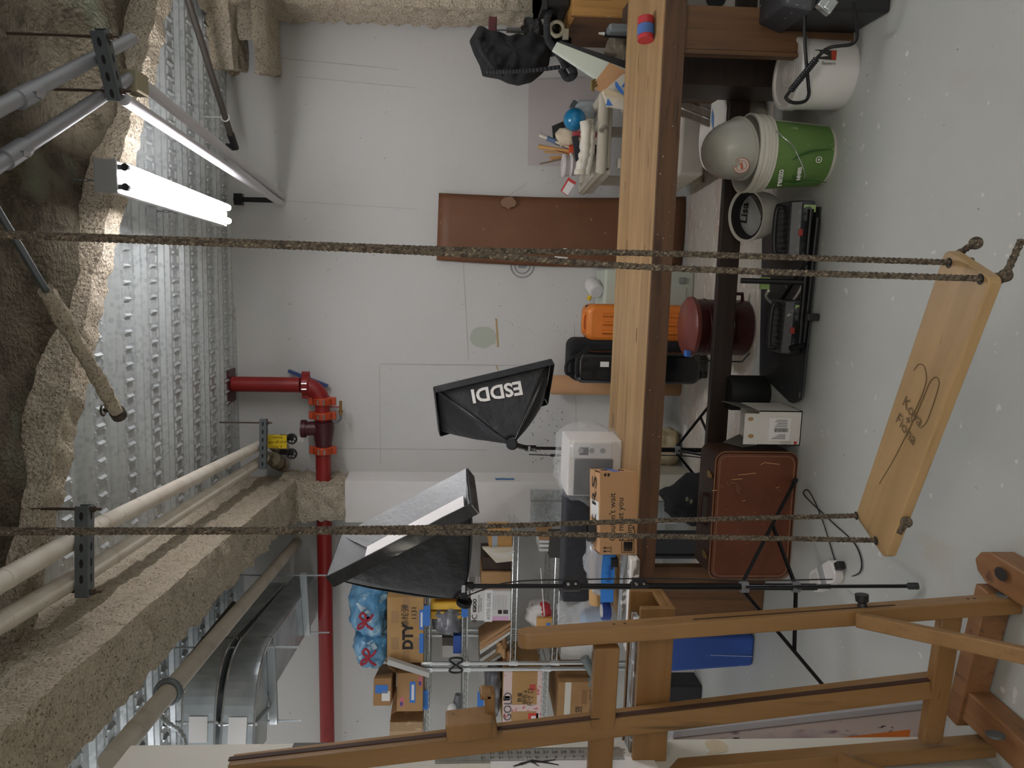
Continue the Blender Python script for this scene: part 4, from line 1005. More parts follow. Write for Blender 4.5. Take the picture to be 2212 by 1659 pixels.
for w, y in ((.0, .006), (.036, -.0005)):
    b = MB(Ms_); P = rrect(Lx-w, hS-w, .045-w*.3, 6); b.tube([V((x, y, hS/2+z)) for x, z in P], .0032, 6, closed=True); b.build('piping', M_pip, sc, smooth=60)
for x in (-Lx*.34, Lx*.30):
    b = MB(Ms_); b.box((x, dS*.35, hS+.002), (.03, .035, .006)); b.box((x, dS*.2, hS+.005), (.018, .02, .006)); b.build('latch', M_br, sc, bevel=.002)
b = MB(Ms_); b.tube(curve_pts([V((-.07, dS*.5, hS)), V((-.06, dS*.5, hS+.02)), V((.06, dS*.5, hS+.02)), V((.07, dS*.5, hS))], 5), .008, 8); b.build('handle', M_lea2, sc, smooth=60)
nrm = ux.cross(ZA)
def onsc(x, y):
    r = ray(x, y); q = fr_+nrm*.0018 if nrm.dot(F) < 0 else fr_-nrm*.0018; return O+r*((q-O).dot(nrm)/r.dot(nrm))
b = MB()
for P in (((1643, 1004), (1652, 999), (1684, 1003)), ((1594, 1026), (1632, 1022)), ((1580, 1036), (1603, 1034)), ((1538, 1060), (1548, 1059)), ((1677, 1054), (1682, 1053)), ((1604, 1082), (1610, 1081))): b.tube([onsc(*p) for p in P], .0022, 5)
b.build('scratch', mat('bare_leather_scratch', 'b98a5a', .6), sc)
b = MB()
for P in (((1570, 1040), (1573, 1050), (1580, 1042), (1592, 1045), (1600, 1058)), ((1590, 1050), (1597, 1066)), ((1556, 1048), (1563, 1054))): b.tube([onsc(*p) for p in P], .0014, 4)
b.build('scuff', mat('pale_scuff', '94705c', .6), sc)
# white carton
yf = onf(1731, 925).y
xl, xr, zb, zt = span(1638, 1731, 888, 962, yf, 0)
wc = thing('carton', 'opened white carton with a barcode label beside the brown suitcase', 'box', ((xl+xr)/2, yf, 0))
M_wc = mat('white_carton_board', 'd2cfc8', .75, 0, [('noise', (5, 5, 5), .5, .7, 'c6c2b9', 3)])
b = MB(); dp = .20
b.box2((xl, yf, 0), (xr, yf+.004, zt)); b.box2((xl, yf+dp, 0), (xr, yf+dp+.004, zt)); b.box2((xl, yf, 0), (xl+.004, yf+dp, zt)); b.box2((xr-.004, yf, 0), (xr, yf+dp, zt)); b.box2((xl, yf, 0), (xr, yf+dp, .004)); b.build('body', M_wc, wc)
zf = PY(1607, 925, yf).z
b = MB(); b.box2((xl+.004, yf-.003, zt), (xr-.012, yf+.001, zf)); fp = b.build('flap', M_wc, wc)
b = MB()
for x, z in (((xl+xr)/2-.035, (zt+zf)/2), ((xl+xr)/2+.04, (zt+zf)/2+.006)): b.add([V((x+.009*cos(t), yf-.0036, z+.013*sin(t))) for t in [2*pi*i/10 for i in range(10)]], [tuple(range(10))])
b.build('tear_marking', plain('a9855a', .8), wc)
M_cin = plain('6b6861', .8)
b = MB(); b.prism([(0, 0), (dp, 0), (dp-.03, .085), (.03, .05)], (xl+.001, yf, zt), YA, V((-.35, 0, 1)), V((.003, 0, 0))); b.build('flap', M_cin, wc)
b = MB(); b.prism([(0, 0), (dp, 0), (dp-.02, .10), (.05, .06)], (xr-.001, yf, zt), YA, V((.12, 0, 1)), V((-.003, 0, 0))); b.build('flap', M_cin, wc)
lx, lz = (xl+xr)/2-.005, zt*.52
b = MB(); b.box2((lx-.05, yf-.0015, lz-.05), (lx+.05, yf, lz+.045)); b.build('shipping_label', M_paper, wc)
b = MB(); z = lz-.04; rn = random.Random(4); x = lx-.028
while x < lx+.03:
    w = rn.choice((.001, .0018, .0028)); b.box2((lx-.012-.0, yf-.0022, lz-.042+(x-lx+.03)), (lx+.006, yf-.0012, lz-.042+(x-lx+.03)+w)); x += w+rn.choice((.0012, .002))
for k in range(5): b.box2((lx+.012+.007*k, yf-.0022, lz-.035), (lx+.014+.007*k, yf-.0012, lz+.02-.006*(k % 3)))
for k in range(4): b.box2((lx-.042+.006*k, yf-.0022, lz-.03), (lx-.040+.006*k, yf-.0012, lz+.03-.01*k))
b.build('barcode_marking', M_ink, wc)
text(wc, 'dulite', V((xl+.012, yf-.0012, zt*.34)), ZA, -XA, .022, plain('9a948c', .7))
b = MB(); b.box((xl+.012, yf-.001, .022), (.012, .001, .014)); b.build('logo_marking', plain('b23a33', .6), wc)
# black sheet on the floor
cs = [onf(1776, 447), onf(1748, 884), onf(1642, 850), onf(1650, 447)]
M_bs = mat('dusty_black_sheet', '2b2c2f', .5, 0, [('noise', (4, 4, 4), .5, .75, '3a3b3f', 4), ('noise', (22, 22, 22), .68, .73, '8a8d90', 3)])
b = MB()
def shf(u, v):
    p = (cs[0].lerp(cs[1], u)).lerp(cs[3].lerp(cs[2], u), v)
    if u > .85: p = p+(cs[0]-cs[1]).normalized()*(.14*((u-.85)/.15)**2*(abs(v-.3)))
    return p+ZA*(.004+.030*(1-v)**6*u)
b.grid(shf, 30, 12); o = b.build('floor_sheet', M_bs, solid=.004); tag(o, 'dusty black plastic sheet lying on the floor under the tools', 'sheet')
# power packs on the sheet
M_pk = mat('black_power_pack', '26272a', .4, 0, [('noise', (12, 12, 12), .55, .7, '46484b', 3), ('noise', (30, 30, 30), .66, .7, '83868a', 3)])
def pack(name, label, c, rz, w=.26, d=.15, h=.15):
    t = thing(name, label, 'power pack', c, rz); M = ROOT[t]
    b = MB(M); b.prism([(-d/2, 0), (d/2, 0), (d/2, h*.9), (d*.3, h), (-d*.35, h*.85), (-d/2, h*.5)], (-w/2, 0, .005), YA, ZA, XA*w); b.build('body', M_pk, t, bevel=.008)
    for k in range(9):
        b = MB(M); x = -w*.42+w*.84*k/8; b.bar((x, -d*.36, h*.87), (x, d*.3, h*1.02), .008, .008); b.build('rib', M_black, t)
    b = MB(M); b.box((-w*.05, -d*.48, h*.52), (.028, .012, .018)); b.build('switch', plain('9a3a30', .5), t, bevel=.002)
    b = MB(M); b.tube(curve_pts([V((-w*.4, 0, h*.9)), V((-w*.35, 0, h*1.18)), V((w*.35, 0, h*1.18)), V((w*.4, 0, h*.9))], 6), .010, 8); b.build('handle', M_black, t, smooth=60)
    b = MB(M); b.box((w*.36, -d*.5, h*.25), (.03, .004, .05)); b.build('tape_strip', plain('a5bf7d', .7), t)
    for k in range(2):
        b = MB(M); b.tube([V((w*(.2+.12*k), -d*.5, h*.35)), V((w*(.2+.12*k), -d*.6, h*.35))], .016, 12); b.build('dial', plain('55585b', .4), t, smooth=50)
    return t
pack('power_pack', 'scuffed black power pack with a red switch below the upturned white helmet', onf(1742, 500, .012), .04, .24, .15, .115)
pack('power_pack', 'scuffed black power pack in front of the maroon bin', onf(1722, 705, .012), -.03, .23, .14, .10)
fs = thing('folded_stand', 'folded black metal stand lying across the black sheet', 'stand', onf(1742, 600, .01))
for a, c_, r in (((1752, 452, .05), (1726, 752, .05), .012), ((1766, 470, .03), (1736, 745, .03), .012), ((1738, 610, .05), (1600, 606, .30), .012), ((1745, 560, .06), (1690, 645, .07), .009), ((1742, 745, .02), (1708, 752, .10), .012)):
    b = MB(); b.tube([PZ(*a), PZ(*c_)], r, 10); b.build('tube', M_blackmetal, fs, smooth=50)
b = MB(); b.tube(curve_pts([PZ(1660, 628, .15), PZ(1655, 640, .12), PZ(1668, 655, .06), PZ(1690, 668, .04), PZ(1720, 640, .03), PZ(1745, 590, .03)], 6), .006, 8); b.build('cable', plain('c9c8c2', .5), fs, smooth=60)
b = MB(); c = PZ(1652, 612, .17); b.box(c, (.05, .012, .04)); b.build('tape_strip', plain('94b36c', .7), fs)
b = MB(); c = PZ(1755, 685, .03); b.box(c, (.03, .025, .05)); b.build('plug', M_black, fs, bevel=.004)
# maroon bin behind the stretcher
cb = V((PY(1560, 708, 3.74).x, 3.76, 0)); hb = PY(1484, 708, 3.74).z
M_mar = mat('maroon_enamel', '3a1012', .35, 0, [('noise', (6, 6, 6), .5, .7, '2f0d0f', 3)])
bn = thing('trash_bin', 'round maroon metal bin with a pedal lid under the bench', 'bin', cb)
b = MB(); b.lathe([(.140, .01), (.143, .03), (.143, hb*.33), (.147, hb*.34), (.147, hb*.36), (.143, hb*.37), (.143, hb*.7), (.147, hb*.71), (.147, hb*.73), (.143, hb*.74), (.143, hb-.035)], cb, 40); b.build('body', M_mar, bn, smooth=40)
b = MB(); b.lathe([(.150, hb-.035), (.155, hb-.03), (.155, hb-.012), (.140, hb), (.0, hb+.012)], cb, 40); b.build('lid', mat('dusty_maroon_lid', '7a4038', .4, 0, [('noise', (5, 5, 5), .45, .6, '6e2f28', 4)]), bn, smooth=50)
b = MB(); x = cb.x-.165; b.tube([V((x+.02, cb.y-.05, hb-.04)), V((x, cb.y-.06, hb-.05)), V((x-.005, cb.y-.06, .10)), V((x+.0, cb.y-.09, .04)), V((x+.05, cb.y-.15, .03))], .004, 6); b.build('pedal_rod', M_black, bn, smooth=50)
b = MB(); b.tube([V((cb.x+.14, cb.y-.03, hb*.30)), V((cb.x+.175, cb.y-.04, hb*.32)), V((cb.x+.175, cb.y-.04, hb*.14)), V((cb.x+.14, cb.y-.03, hb*.12))], .010, 8); b.build('side_handle', M_mar, bn, smooth=50)
b = MB(); b.box(V((cb.x-.13, cb.y-.07, hb+.006)), (.03, .05, .02)); b.build('tape_scrap', plain('3d6fc0', .6), bn)
# black cylinder by the carton
yb = 3.42; xl, xr, zb, zt = span(1578, 1660, 816, 888, yb)
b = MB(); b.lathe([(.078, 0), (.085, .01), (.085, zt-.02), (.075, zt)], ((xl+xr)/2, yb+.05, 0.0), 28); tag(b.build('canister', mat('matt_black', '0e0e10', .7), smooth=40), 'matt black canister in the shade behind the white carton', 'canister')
# upturned white helmet
M_hw = mat('white_helmet_shell', 'd8d6cc', .35, 0, [('noise', (5, 5, 5), .5, .7, 'cdcbbe', 3)])
M_hg = mat('grey_helmet_shell', 'a5a49a', .32, 0, [('noise', (4, 4, 4), .5, .7, '9b9a90', 3)])
def helmet(name, label, M, shell, rx=.105, ry=.135, h=.15, inside=True):
    """local: opening at z=0 facing +z, dome towards -z"""
    t = thing(name, label, 'helmet', M.translation); ROOT[t] = M; t.matrix_world = M
    b = MB(M); pr = [(1.07, .004), (1.07, 0), (1.0, -.006)]+[(cos(pi/2*i/10)**.75, -.006-(h-.006)*sin(pi/2*i/10)) for i in range(1, 11)]
    b.lathe(pr, (0, 0, 0), 40, None, 0, 2*pi, rx, ry, False); b.build('shell', shell, t, smooth=50)
    b = MB(M); pr = [(1.07, .004)]+[(.95*cos(pi/2*i/10)**.75, -(h-.012)*sin(pi/2*i/10)) for i in range(0, 11)]
    b.lathe(pr, (0, 0, 0), 40, None, 0, 2*pi, rx, ry, False); b.build('inner_shell', shell, t, smooth=50)
    if inside:
        b = MB(M); b.lathe([(.94, -.002), (.86, -.006), (.84, -.04), (.93, -.045)], (0, 0, 0), 36, None, 0, 2*pi, rx, ry, False); b.build('headband', M_blackcloth, t, smooth=50, solid=.003)
        b = MB(M); b.lathe([(.9, -.05), (.6, -.07), (.3, -.078), (0, -.08)], (0, 0, 0), 30, None, radians(20), radians(200), rx, ry); b.build('liner', plain('bfc2c4', .7), t, smooth=50, solid=.002)
        b = MB(M); b.lathe([(.9, -.045), (.55, -.06), (.2, -.072)], (0, 0, 0), 16, None, radians(215), radians(290), rx, ry); b.build('pad', M_blackcloth, t, smooth=50, solid=.006)
    return t
hc = PY(1612, 466, 3.37)
nz = (V((-.10, -.32, 1))).normalized()
HM = frame(hc, V((1, 0, .1)), nz.cross(V((1, 0, .1))))
hh = helmet('hard_hat', 'upturned white hard hat with a handwritten name inside', HM, M_hw, .112, .112, max(.12, hc.z-.012))
def onpl(x, y, c, n):
    r = ray(x, y); return O+r*((c-O).dot(n)/r.dot(n))
cn = hc-nz*.05; rd = (onpl(1611, 445, cn, nz)-onpl(1608, 474, cn, nz)); 
text(hh, 'Lisa', onpl(1610, 460, cn, nz)+nz*.004, rd, nz.cross(rd), .062, M_ink, bold=.0012)
# green bucket with grey helmet
M_bw = mat('dirty_white_bucket', 'c9c6ba', .5, 0, [('noise', (6, 6, 6), .5, .7, 'b7b2a2', 4)])
M_gr = mat('green_bucket_label', '5d7d3f', .5, 0, [('noise', (3, 3, 3), .4, .7, '4d6f31', 3), ('noise', (25, 25, 25), .68, .72, '9aa88a', 3)])
gc = V((PY(1700, 333, 3.07).x, 3.09, 0)); gh = PY(1632, 333, 2.98).z
gb = thing('bucket', 'green labelled bucket holding a grey helmet', 'bucket', gc)
tz = lambda k: .118+.026*k
b = MB(); b.lathe([(.112, 0), (.118, .008), (tz(.1), gh*.1), (tz(.78), gh*.78), (.152, gh*.78), (.152, gh*.80), (.143, gh*.81), (.143, gh*.85), (.155, gh*.86), (.155, gh*.88), (.146, gh*.89), (.146, gh*.93), (.156, gh*.95), (.158, gh), (.150, gh), (.140, gh*.8), (.112, .012), (0, .012)], gc, 48); b.build('body', M_bw, gb, smooth=35)
b = MB(); b.lathe([(tz(.05)+.0012, gh*.05), (tz(.76)+.0012, gh*.76)], gc, 48, None, radians(150), radians(330)); b.build('label', M_gr, gb, smooth=60, label='green printed label')
def oncyl(x, y, c, r):
    d = ray(x, y); o = O-c; A = d.x**2+d.y**2; B = o.x*d.x+o.y*d.y; C_ = o.x**2+o.y**2-r*r; q = B*B-A*C_
    return O+d*((-B-math.sqrt(max(q, 0)))/A)
b = MB()
for P in (((1712, 345), (1732, 333), (1760, 325), (1798, 322)), ((1690, 393), (1715, 396), (1745, 391), (1785, 394)), ((1712, 380), (1716, 387), (1720, 394))):
    q = [oncyl(x, y, gc, .1415) for x, y in P]; b.tube(curve_pts(q, 5), [.0015+.003*sin(pi*i/(5*(len(P)-1))) for i in range(5*(len(P)-1)+1)], 5)
b.build('grass_print', plain('2f5a22', .6), gb)
b = MB(); c = oncyl(1769, 345, gc, .1405); n_ = (c-gc); n_.z = 0; n_.normalize(); e = ZA.cross(n_); b.tube([c+e*(.011*cos(a))+ZA*(.011*sin(a)) for a in [2*pi*i/18 for i in range(18)]], .0016, 5, closed=True); b.ell(c, (.004, .004, .004), 8, 6); b.build('round_logo', M_paper, gb)
for s, x, y, h in (('renzo', 1684, 383, .034), ('NNIES', 1726, 374, .020)):
    c = oncyl(x, y, gc, .1415); e = (oncyl(x+2, y-14, gc, .1415)-c).normalized(); n_ = c-gc; n_.z = 0; text(gb, s, c+n_.normalized()*.004, e, n_.normalized().cross(e), h, M_paper, bold=.001)
b = MB(); b.tube(curve_pts([oncyl(1676, 282, gc, .156), oncyl(1690, 295, gc, .165), oncyl(1712, 315, gc, .17), oncyl(1730, 350, gc, .168), oncyl(1738, 372, gc, .16), oncyl(1738, 385, gc, .155)], 6), .0022, 6); b.build('bail', M_steel, gb, smooth=60)
gz = (V((.22, .18, -1))).normalized(); ghc = V((gc.x+.015, gc.y-.02, gh+.035))
GM = frame(ghc, V((1, 0, .22)), gz.cross(V((1, 0, .22))))
gk = helmet('hard_hat', 'grey round helmet with an orange ring sticker, sitting in the green bucket', GM, M_hg, .118, .128, .145, False)
stc = onpl(1601, 357, ghc-gz*.08, (V((-.42, -.72, .5))).normalized()); 
def onell(x, y):
    Mi_ = GM.inverted(); o = Mi_ @ O; d = Mi_.to_3x3() @ ray(x, y); k = V((1/.118, 1/.128, 1/.147)); o2 = V((o.x*k.x, o.y*k.y, o.z*k.z)); d2 = V((d.x*k.x, d.y*k.y, d.z*k.z))
    A = d2.dot(d2); B = o2.dot(d2); C_ = o2.dot(o2)-1.03; q = max(B*B-A*C_, 0); return O+ray(x, y)*((-B-math.sqrt(q))/A)
sc_ = onell(1601, 357); sn_ = (sc_-ghc).normalized(); rd = (onell(1598, 343)-onell(1603, 370)); rd = (rd-sn_*rd.dot(sn_)).normalized(); ud = sn_.cross(rd)
b = MB(); b.add([sc_+sn_*.002+rd*(.034*cos(2*pi*i/28))+ud*(.030*sin(2*pi*i/28)) for i in range(28)], [tuple(range(28))]); b.build('sticker', plain('c9c5bb', .6), gk)
M_os = plain('c8572f', .6)
for r in (.033, .022):
    b = MB(); b.tube([sc_+sn_*.0025+rd*(r*cos(2*pi*i/28))+ud*(r*.9*sin(2*pi*i/28)) for i in range(28)], .0011, 5, closed=True); b.build('sticker_ring', M_os, gk)
text(gk, 'see.', sc_+sn_*.003, rd, ud, .021, M_os, bold=.0006)
# low white tub with lid, in front
def tub(name, label, c, r, h, m, lidm, ribs=False):
    t = thing(name, label, 'bucket', c)
    b = MB(); pr = [(r*.92, 0), (r*.94, .006), (r*.97, h*.8)]
    if ribs: pr = [(r*.86, 0), (r*.88, h*.55), (r*.95, h*.56), (r*.95, h*.59), (r*.90, h*.60), (r*.90, h*.70), (r*.96, h*.71), (r*.96, h*.74), (r*.91, h*.75), (r*.91, h*.86)]
    b.lathe(pr, c, 44); b.build('body', m, t, smooth=35)
    b = MB(); b.lathe([(r*.98, h*.80), (r*1.0, h*.82), (r, h*.97), (r*.97, h), (r*.88, h), (r*.86, h-.008), (0, h-.008)], c, 44); b.build('lid', lidm, t, smooth=35)
    return t
wcx = PY(1760, 160, 2.98); wh = PY(1702, 160, 2.98).z
wc_ = V((wcx.x, 2.99, 0))
wt = tub('bucket', 'white lidded tub on the floor beside the bench post', wc_, .135, wh, M_whiteplastic, M_whiteplastic)
rr = .135*.972
b = MB(); q = [oncyl(x, y, wc_, rr) for x, y in ((1761, 107), (1808, 109), (1806, 130), (1761, 127))]; b.quad(*q); b.build('label', plain('3a3634', .6), wt, label='dark square label')
b = MB(); q = [oncyl(x, y, wc_, rr+.001) for x, y in ((1796, 109), (1808, 109), (1806, 130), (1796, 129))]; b.quad(*q); b.build('label_band', plain('b5442f', .6), wt)
c = oncyl(1790, 137, wc_, rr+.001); e = (oncyl(1803, 137, wc_, rr)-oncyl(1777, 137, wc_, rr)).normalized(); n_ = c-wc_; n_.z = 0
text(wt, 'flatware', c+n_.normalized()*.001, e, n_.normalized().cross(e), .016, plain('3a3634', .6))
for r in (.05, .034, .018):
    b = MB(); b.tube([wc_+V((r*cos(a), r*sin(a), wh-.007)) for a in [2*pi*i/28 for i in range(28)]], .0015, 5, closed=True); b.build('lid_ring', plain('c9c7c2', .5), wt)
# dirty white bucket behind the stretcher
c = V((PY(1540, 281, 3.82).x, 3.84, 0)); h_ = PY(1537, 281, 3.84).z
t = tub('bucket', 'dirty white ribbed bucket with a taped lid behind the stretcher', c, .195, h_, M_bw, mat('dusty_lid', 'd5d2c8', .5, 0, [('noise', (7, 7, 7), .5, .7, 'c3beb0', 4)]), True)
b = MB(); b.add([PZ(x, y, h_-.006) for x, y in ((1538, 235), (1542, 250), (1541, 285), (1536, 262))], [(0, 1, 2, 3)]); b.build('tape_scrap', plain('5f83b0', .6), t)
b = MB(); b.tube([PY(1558, 366, 3.8), PY(1558, 372, 3.8), PY(1572, 372, 3.8)], .003, 6); b.tube([PY(1565, 196, 3.8), PY(1565, 190, 3.8), PY(1590, 190, 3.8)], .003, 6); b.build('bail', M_steel, t)
b = MB()
def crump(c, r, seed, n=18, m=12, amp=.5):
    def fn(u, v):
        t = pi*v; a = 2*pi*u; p = V((r[0]*sin(t)*cos(a), r[1]*sin(t)*sin(a), -r[2]*cos(t))); k = 1+amp*mnoise.fractal(V((p.x/r[0]*1.6+seed, p.y/r[1]*1.6, p.z/r[2]*1.6)), 1, 2, 3); q = V(c)+p*k; q.z = max(q.z, V(c).z-r[2]*.96); return q
    return fn
c = PY(1555, 382, 3.9); b.grid(crump((c.x, 3.95, .035), (.07, .07, .04), 2), 18, 12, True); tag(b.build('crumpled_wrapper', M_paper, smooth=30), 'crumpled white wrapper on the floor behind the dirty bucket', 'wrapper')
# black chest at the corner
yb = onf(1925, 10).y
ch = thing('tool_chest', 'black plastic chest at the edge of the view with a chrome latch', 'chest', (onf(1905, 55).x+.25, yb+.2, 0))
xl = onf(1880, 52).x; zt = PY(1690, 60, yb+.02).z
b = MB(); b.box2((xl, yb, 0), (xl+.6, yb+.27, zt-.09)); b.build('body', M_black, ch, bevel=.01)
b = MB(); b.hexa([(xl-.012, yb-.015, zt-.09), (xl+.62, yb-.015, zt-.09), (xl+.62, yb+.28, zt-.09), (xl-.012, yb+.28, zt-.09)], [(xl+.02, yb+.03, zt), (xl+.6, yb+.03, zt), (xl+.6, yb+.25, zt), (xl+.02, yb+.25, zt)]); b.build('lid', mat('speckled_black_lid', '303236', .5, 0, [('noise', (25, 25, 25), .6, .7, '595c60', 3), ('noise', (50, 50, 50), .7, .74, 'a9adb0', 2)]), ch, bevel=.008)
b = MB(); c = PY(1785, 10, yb-.03); b.box(c, (.05, .03, .055), Matrix.Rotation(.6, 3, 'Y')); b.box(c+V((-.01, -.012, -.0)), (.03, .02, .025), Matrix.Rotation(.6, 3, 'Y')); b.build('latch', M_chrome, ch, bevel=.004)
# hose with ribbed sleeve hanging from the chest over the tub
hs = thing('hose', 'black hose with a ribbed sleeve looping over the white tub', 'hose', PD(1760, 130, 2.68))
P = [PD(1738, 20, 2.62), PD(1739, 100, 2.66), PD(1746, 180, 2.70), PD(1747, 205, 2.70), PD(1738, 219, 2.70), PD(1715, 222, 2.70), PD(1700, 214, 2.70), PD(1704, 200, 2.70), PD(1768, 122, 2.66), PD(1790, 104, 2.64), PD(1815, 99, 2.62), PD(1838, 96, 2.6), PD(1850, 84, 2.58), PD(1851, 60, 2.56), PD(1845, 5, 2.52)]
b = MB(); b.tube(curve_pts(P, 6), .0062, 10); b.build('tube', M_blackmetal, hs, smooth=60)
b = MB(); p0, p1 = PD(1708, 196, 2.70), PD(1764, 127, 2.66); n = 34
b.tube([p0.lerp(p1, i/n) for i in range(n+1)], [.013 if i % 2 else .0098 for i in range(n+1)], 12); b.build('ribbed_sleeve', M_black, hs)
# white power adapter on the floor
c = onf(1795, 1245); sp = thing('power_adapter', 'white plastic power adapter on the floor under the near softbox stand', 'adapter', c, radians(-52)); M = ROOT[sp]
b = MB(M); b.prism(rrect(.21, .085, .03, 5), (0, 0, 0), XA, YA, ZA*.04); b.build('body', M_whiteplastic, sp, bevel=.006)
b = MB(M); b.box((.01, 0, .042), (.035, .086, .006)); b.build('grey_band', plain('9a9c9c', .5), sp, bevel=.002)
b = MB(M); b.box((-.06, .0, .0415), (.05, .05, .003)); b.build('socket_face', plain('c4c2bb', .5), sp)
b = MB(M); b.box((.115, .01, .018), (.035, .03, .03)); b.build('plug', M_black, sp, bevel=.004)
# blue box and its neighbours left of the bench
yb = onf(1630, 1400).y
xl, xr, zb, zt = span(1440, 1630, 1372, 1447, yb, 0)
M_blu = mat('scuffed_blue_plastic', '2a4f9e', .45, 0, [('noise', (5, 5, 5), .5, .75, '2f58ab', 3), ('noise', (40, 40, 40), .72, .76, '6a86c0', 2)])
bb = thing('storage_box', 'tall blue plastic box on the floor behind the easel', 'box', ((xl+xr)/2, yb+.14, 0))
b = MB(); b.hexa([(xl+.015, yb, 0), (xr-.01, yb, 0), (xr-.01, yb+.28, 0), (xl+.015, yb+.28, 0)], [(xl-.01, yb-.01, zt), (xr+.01, yb-.01, zt), (xr+.01, yb+.29, zt), (xl-.01, yb+.29, zt)]); b.build('body', M_blu, bb, bevel=.018, seg=3)
b = MB(); b.bar(PY(1455, 1412, yb-.004), PY(1625, 1418, yb-.002), .003, .004, YA); b.build('seam_line', plain('a9b8d8', .5), bb)
xl, xr, zb, zt = span(1420, 1513, 1447, 1482, 4.15)
t = thing('white_appliance', 'white boxy appliance beside the blue box, off the floor on feet', 'appliance', ((xl+xr)/2, 4.25, 0))
b = MB(); b.box2((xl, 4.15, zb), (xr, 4.40, zt)); b.build('body', M_whiteplastic, t, bevel=.012)
for s in (xl+.03, xr-.03):
    b = MB(); b.box2((s-.012, 4.2, 0), (s+.012, 4.35, zb)); b.build('foot', M_black, t)
b = MB(); q = PY(1523, 1462, 4.1); b.box(q, (.05, .05, .035)); b.tube(curve_pts([q, q+V((.02, -.01, -.05)), q+V((.06, -.01, -.04)), q+V((.08, .03, .02))], 5), .004, 6); b.build('plug', M_black, t, smooth=50)
xl, xr, zb, zt = span(1440, 1500, 1482, 1560, 4.0, 0)
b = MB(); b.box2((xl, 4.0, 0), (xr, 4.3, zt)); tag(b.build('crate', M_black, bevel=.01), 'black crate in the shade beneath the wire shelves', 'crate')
# along the back wall
b = MB(); c = PY(1445, 975, 4.62); b.grid(crump((c.x, 4.70, .11), (.13, .10, .125), 6, amp=.35), 30, 20, True); tag(b.build('cloth_sack', mat('cream_canvas', 'c3b493', .85, 0, [('noise', (8, 8, 8), .5, .65, 'a8966f', 4)]), smooth=40), 'crumpled cream canvas sack against the back wall behind the bench', 'sack')
b = MB(); c = onf(1452, 912); c.y = min(c.y, WALL_Y-.05); b.box(V((c.x, 4.6, .002)), (.085, .05, .002)); tag(b.build('paper_scrap', M_paper), 'white paper scrap on the floor by the cream sack', 'paper')
xl, xr, zb, zt = span(1418, 1478, 1025, 1082, 4.42, 0)
b = MB(); b.box2((xl, 4.42, 0), (xr, 4.64, zt)); tag(b.build('floor_box', mat('cream_box_paint', 'cbc7b8', .6), bevel=.004), 'cream box on the floor at the foot of the white column', 'box')
xl, xr, zb, zt = span(1390, 1490, 1150, 1196, 4.25, 0)
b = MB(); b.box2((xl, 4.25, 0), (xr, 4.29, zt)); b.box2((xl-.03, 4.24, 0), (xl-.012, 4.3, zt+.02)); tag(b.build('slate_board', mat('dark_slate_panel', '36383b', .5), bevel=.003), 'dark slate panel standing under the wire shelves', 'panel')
b = MB(); c = PY(1480, 1085, 3.66); b.grid(crump((c.x, 3.72, .20), (.13, .10, .19), 11, amp=.3), 30, 20, True); sk = b.build('black_bag', M_blackcloth, smooth=50); tag(sk, 'limp black bag slumped behind the brown suitcase', 'bag')
b = MB()
for x, y in ((1484, 1078), (1493, 1083)):
    c = PY(x, y, 3.57); b.add([c+V((.013*cos(2*pi*i/10), 0, .009*sin(2*pi*i/10))) for i in range(10)], [tuple(range(10))])
b.build('pale_stain', plain('8b8e78', .7), sk)
# hardboard
b = MB(); A, B_, C_, D2 = PY(948, 417, 4.87), PY(943, 562, 4.86), onf(1470, 577), onf(1472, 428)
C_.y = D2.y = 4.87; C_.z = D2.z = .002
def hbf(u, v):
    p = A.lerp(B_, u).lerp(D2.lerp(C_, u), v); return p+V((-.018*sin(pi*v)*(1), -.022*sin(pi*u), 0))
b.grid(hbf, 10, 20); hb_ = b.build('hardboard', mat('brown_hardboard', '70492f', .55, 0, [('noise', (3, 3, 3), .5, .75, '7a5236', 4), ('noise', (30, 30, 30), .72, .76, '9a7a60', 2)]), smooth=60, solid=.005)
tag(hb_, 'tall sheet of brown hardboard leaning on the back wall', 'board')
b = MB()
for P in (((1200, 540), (1222, 536), (1256, 545), (1255, 551)), ((1198, 553), (1228, 556), (1225, 561), (1200, 560))): b.add([PY(x, y, 4.832) for x, y in P], [(0, 1, 2, 3)])
b.build('paper_label', M_paper, hb_)
b = MB(); c = PY(1098, 438, 4.84); b.add([c+V((.035*cos(2*pi*i/14)*(1+.2*sin(3*i)), -.012, .05*sin(2*pi*i/14))) for i in range(14)], [tuple(range(14))]); b.build('pale_stain', plain('8b6a52', .7), hb_)
b = MB(); c = PY(1128, 574, 4.895); b.tube([c+V((.075*cos(a), 0, .075*sin(a))) for a in [2*pi*i/30 for i in range(30)]], .003, 5, closed=True); b.tube([c+V((.05*cos(a), 0, .05*sin(a))) for a in [2*pi*i/30 for i in range(30)]], .003, 5, closed=True); b.box(c, (.03, .002, .05)); tag(b.build('round_sticker', plain('8d9092', .7)), 'grey round sticker on the wall half hidden by the hardboard', 'sticker')
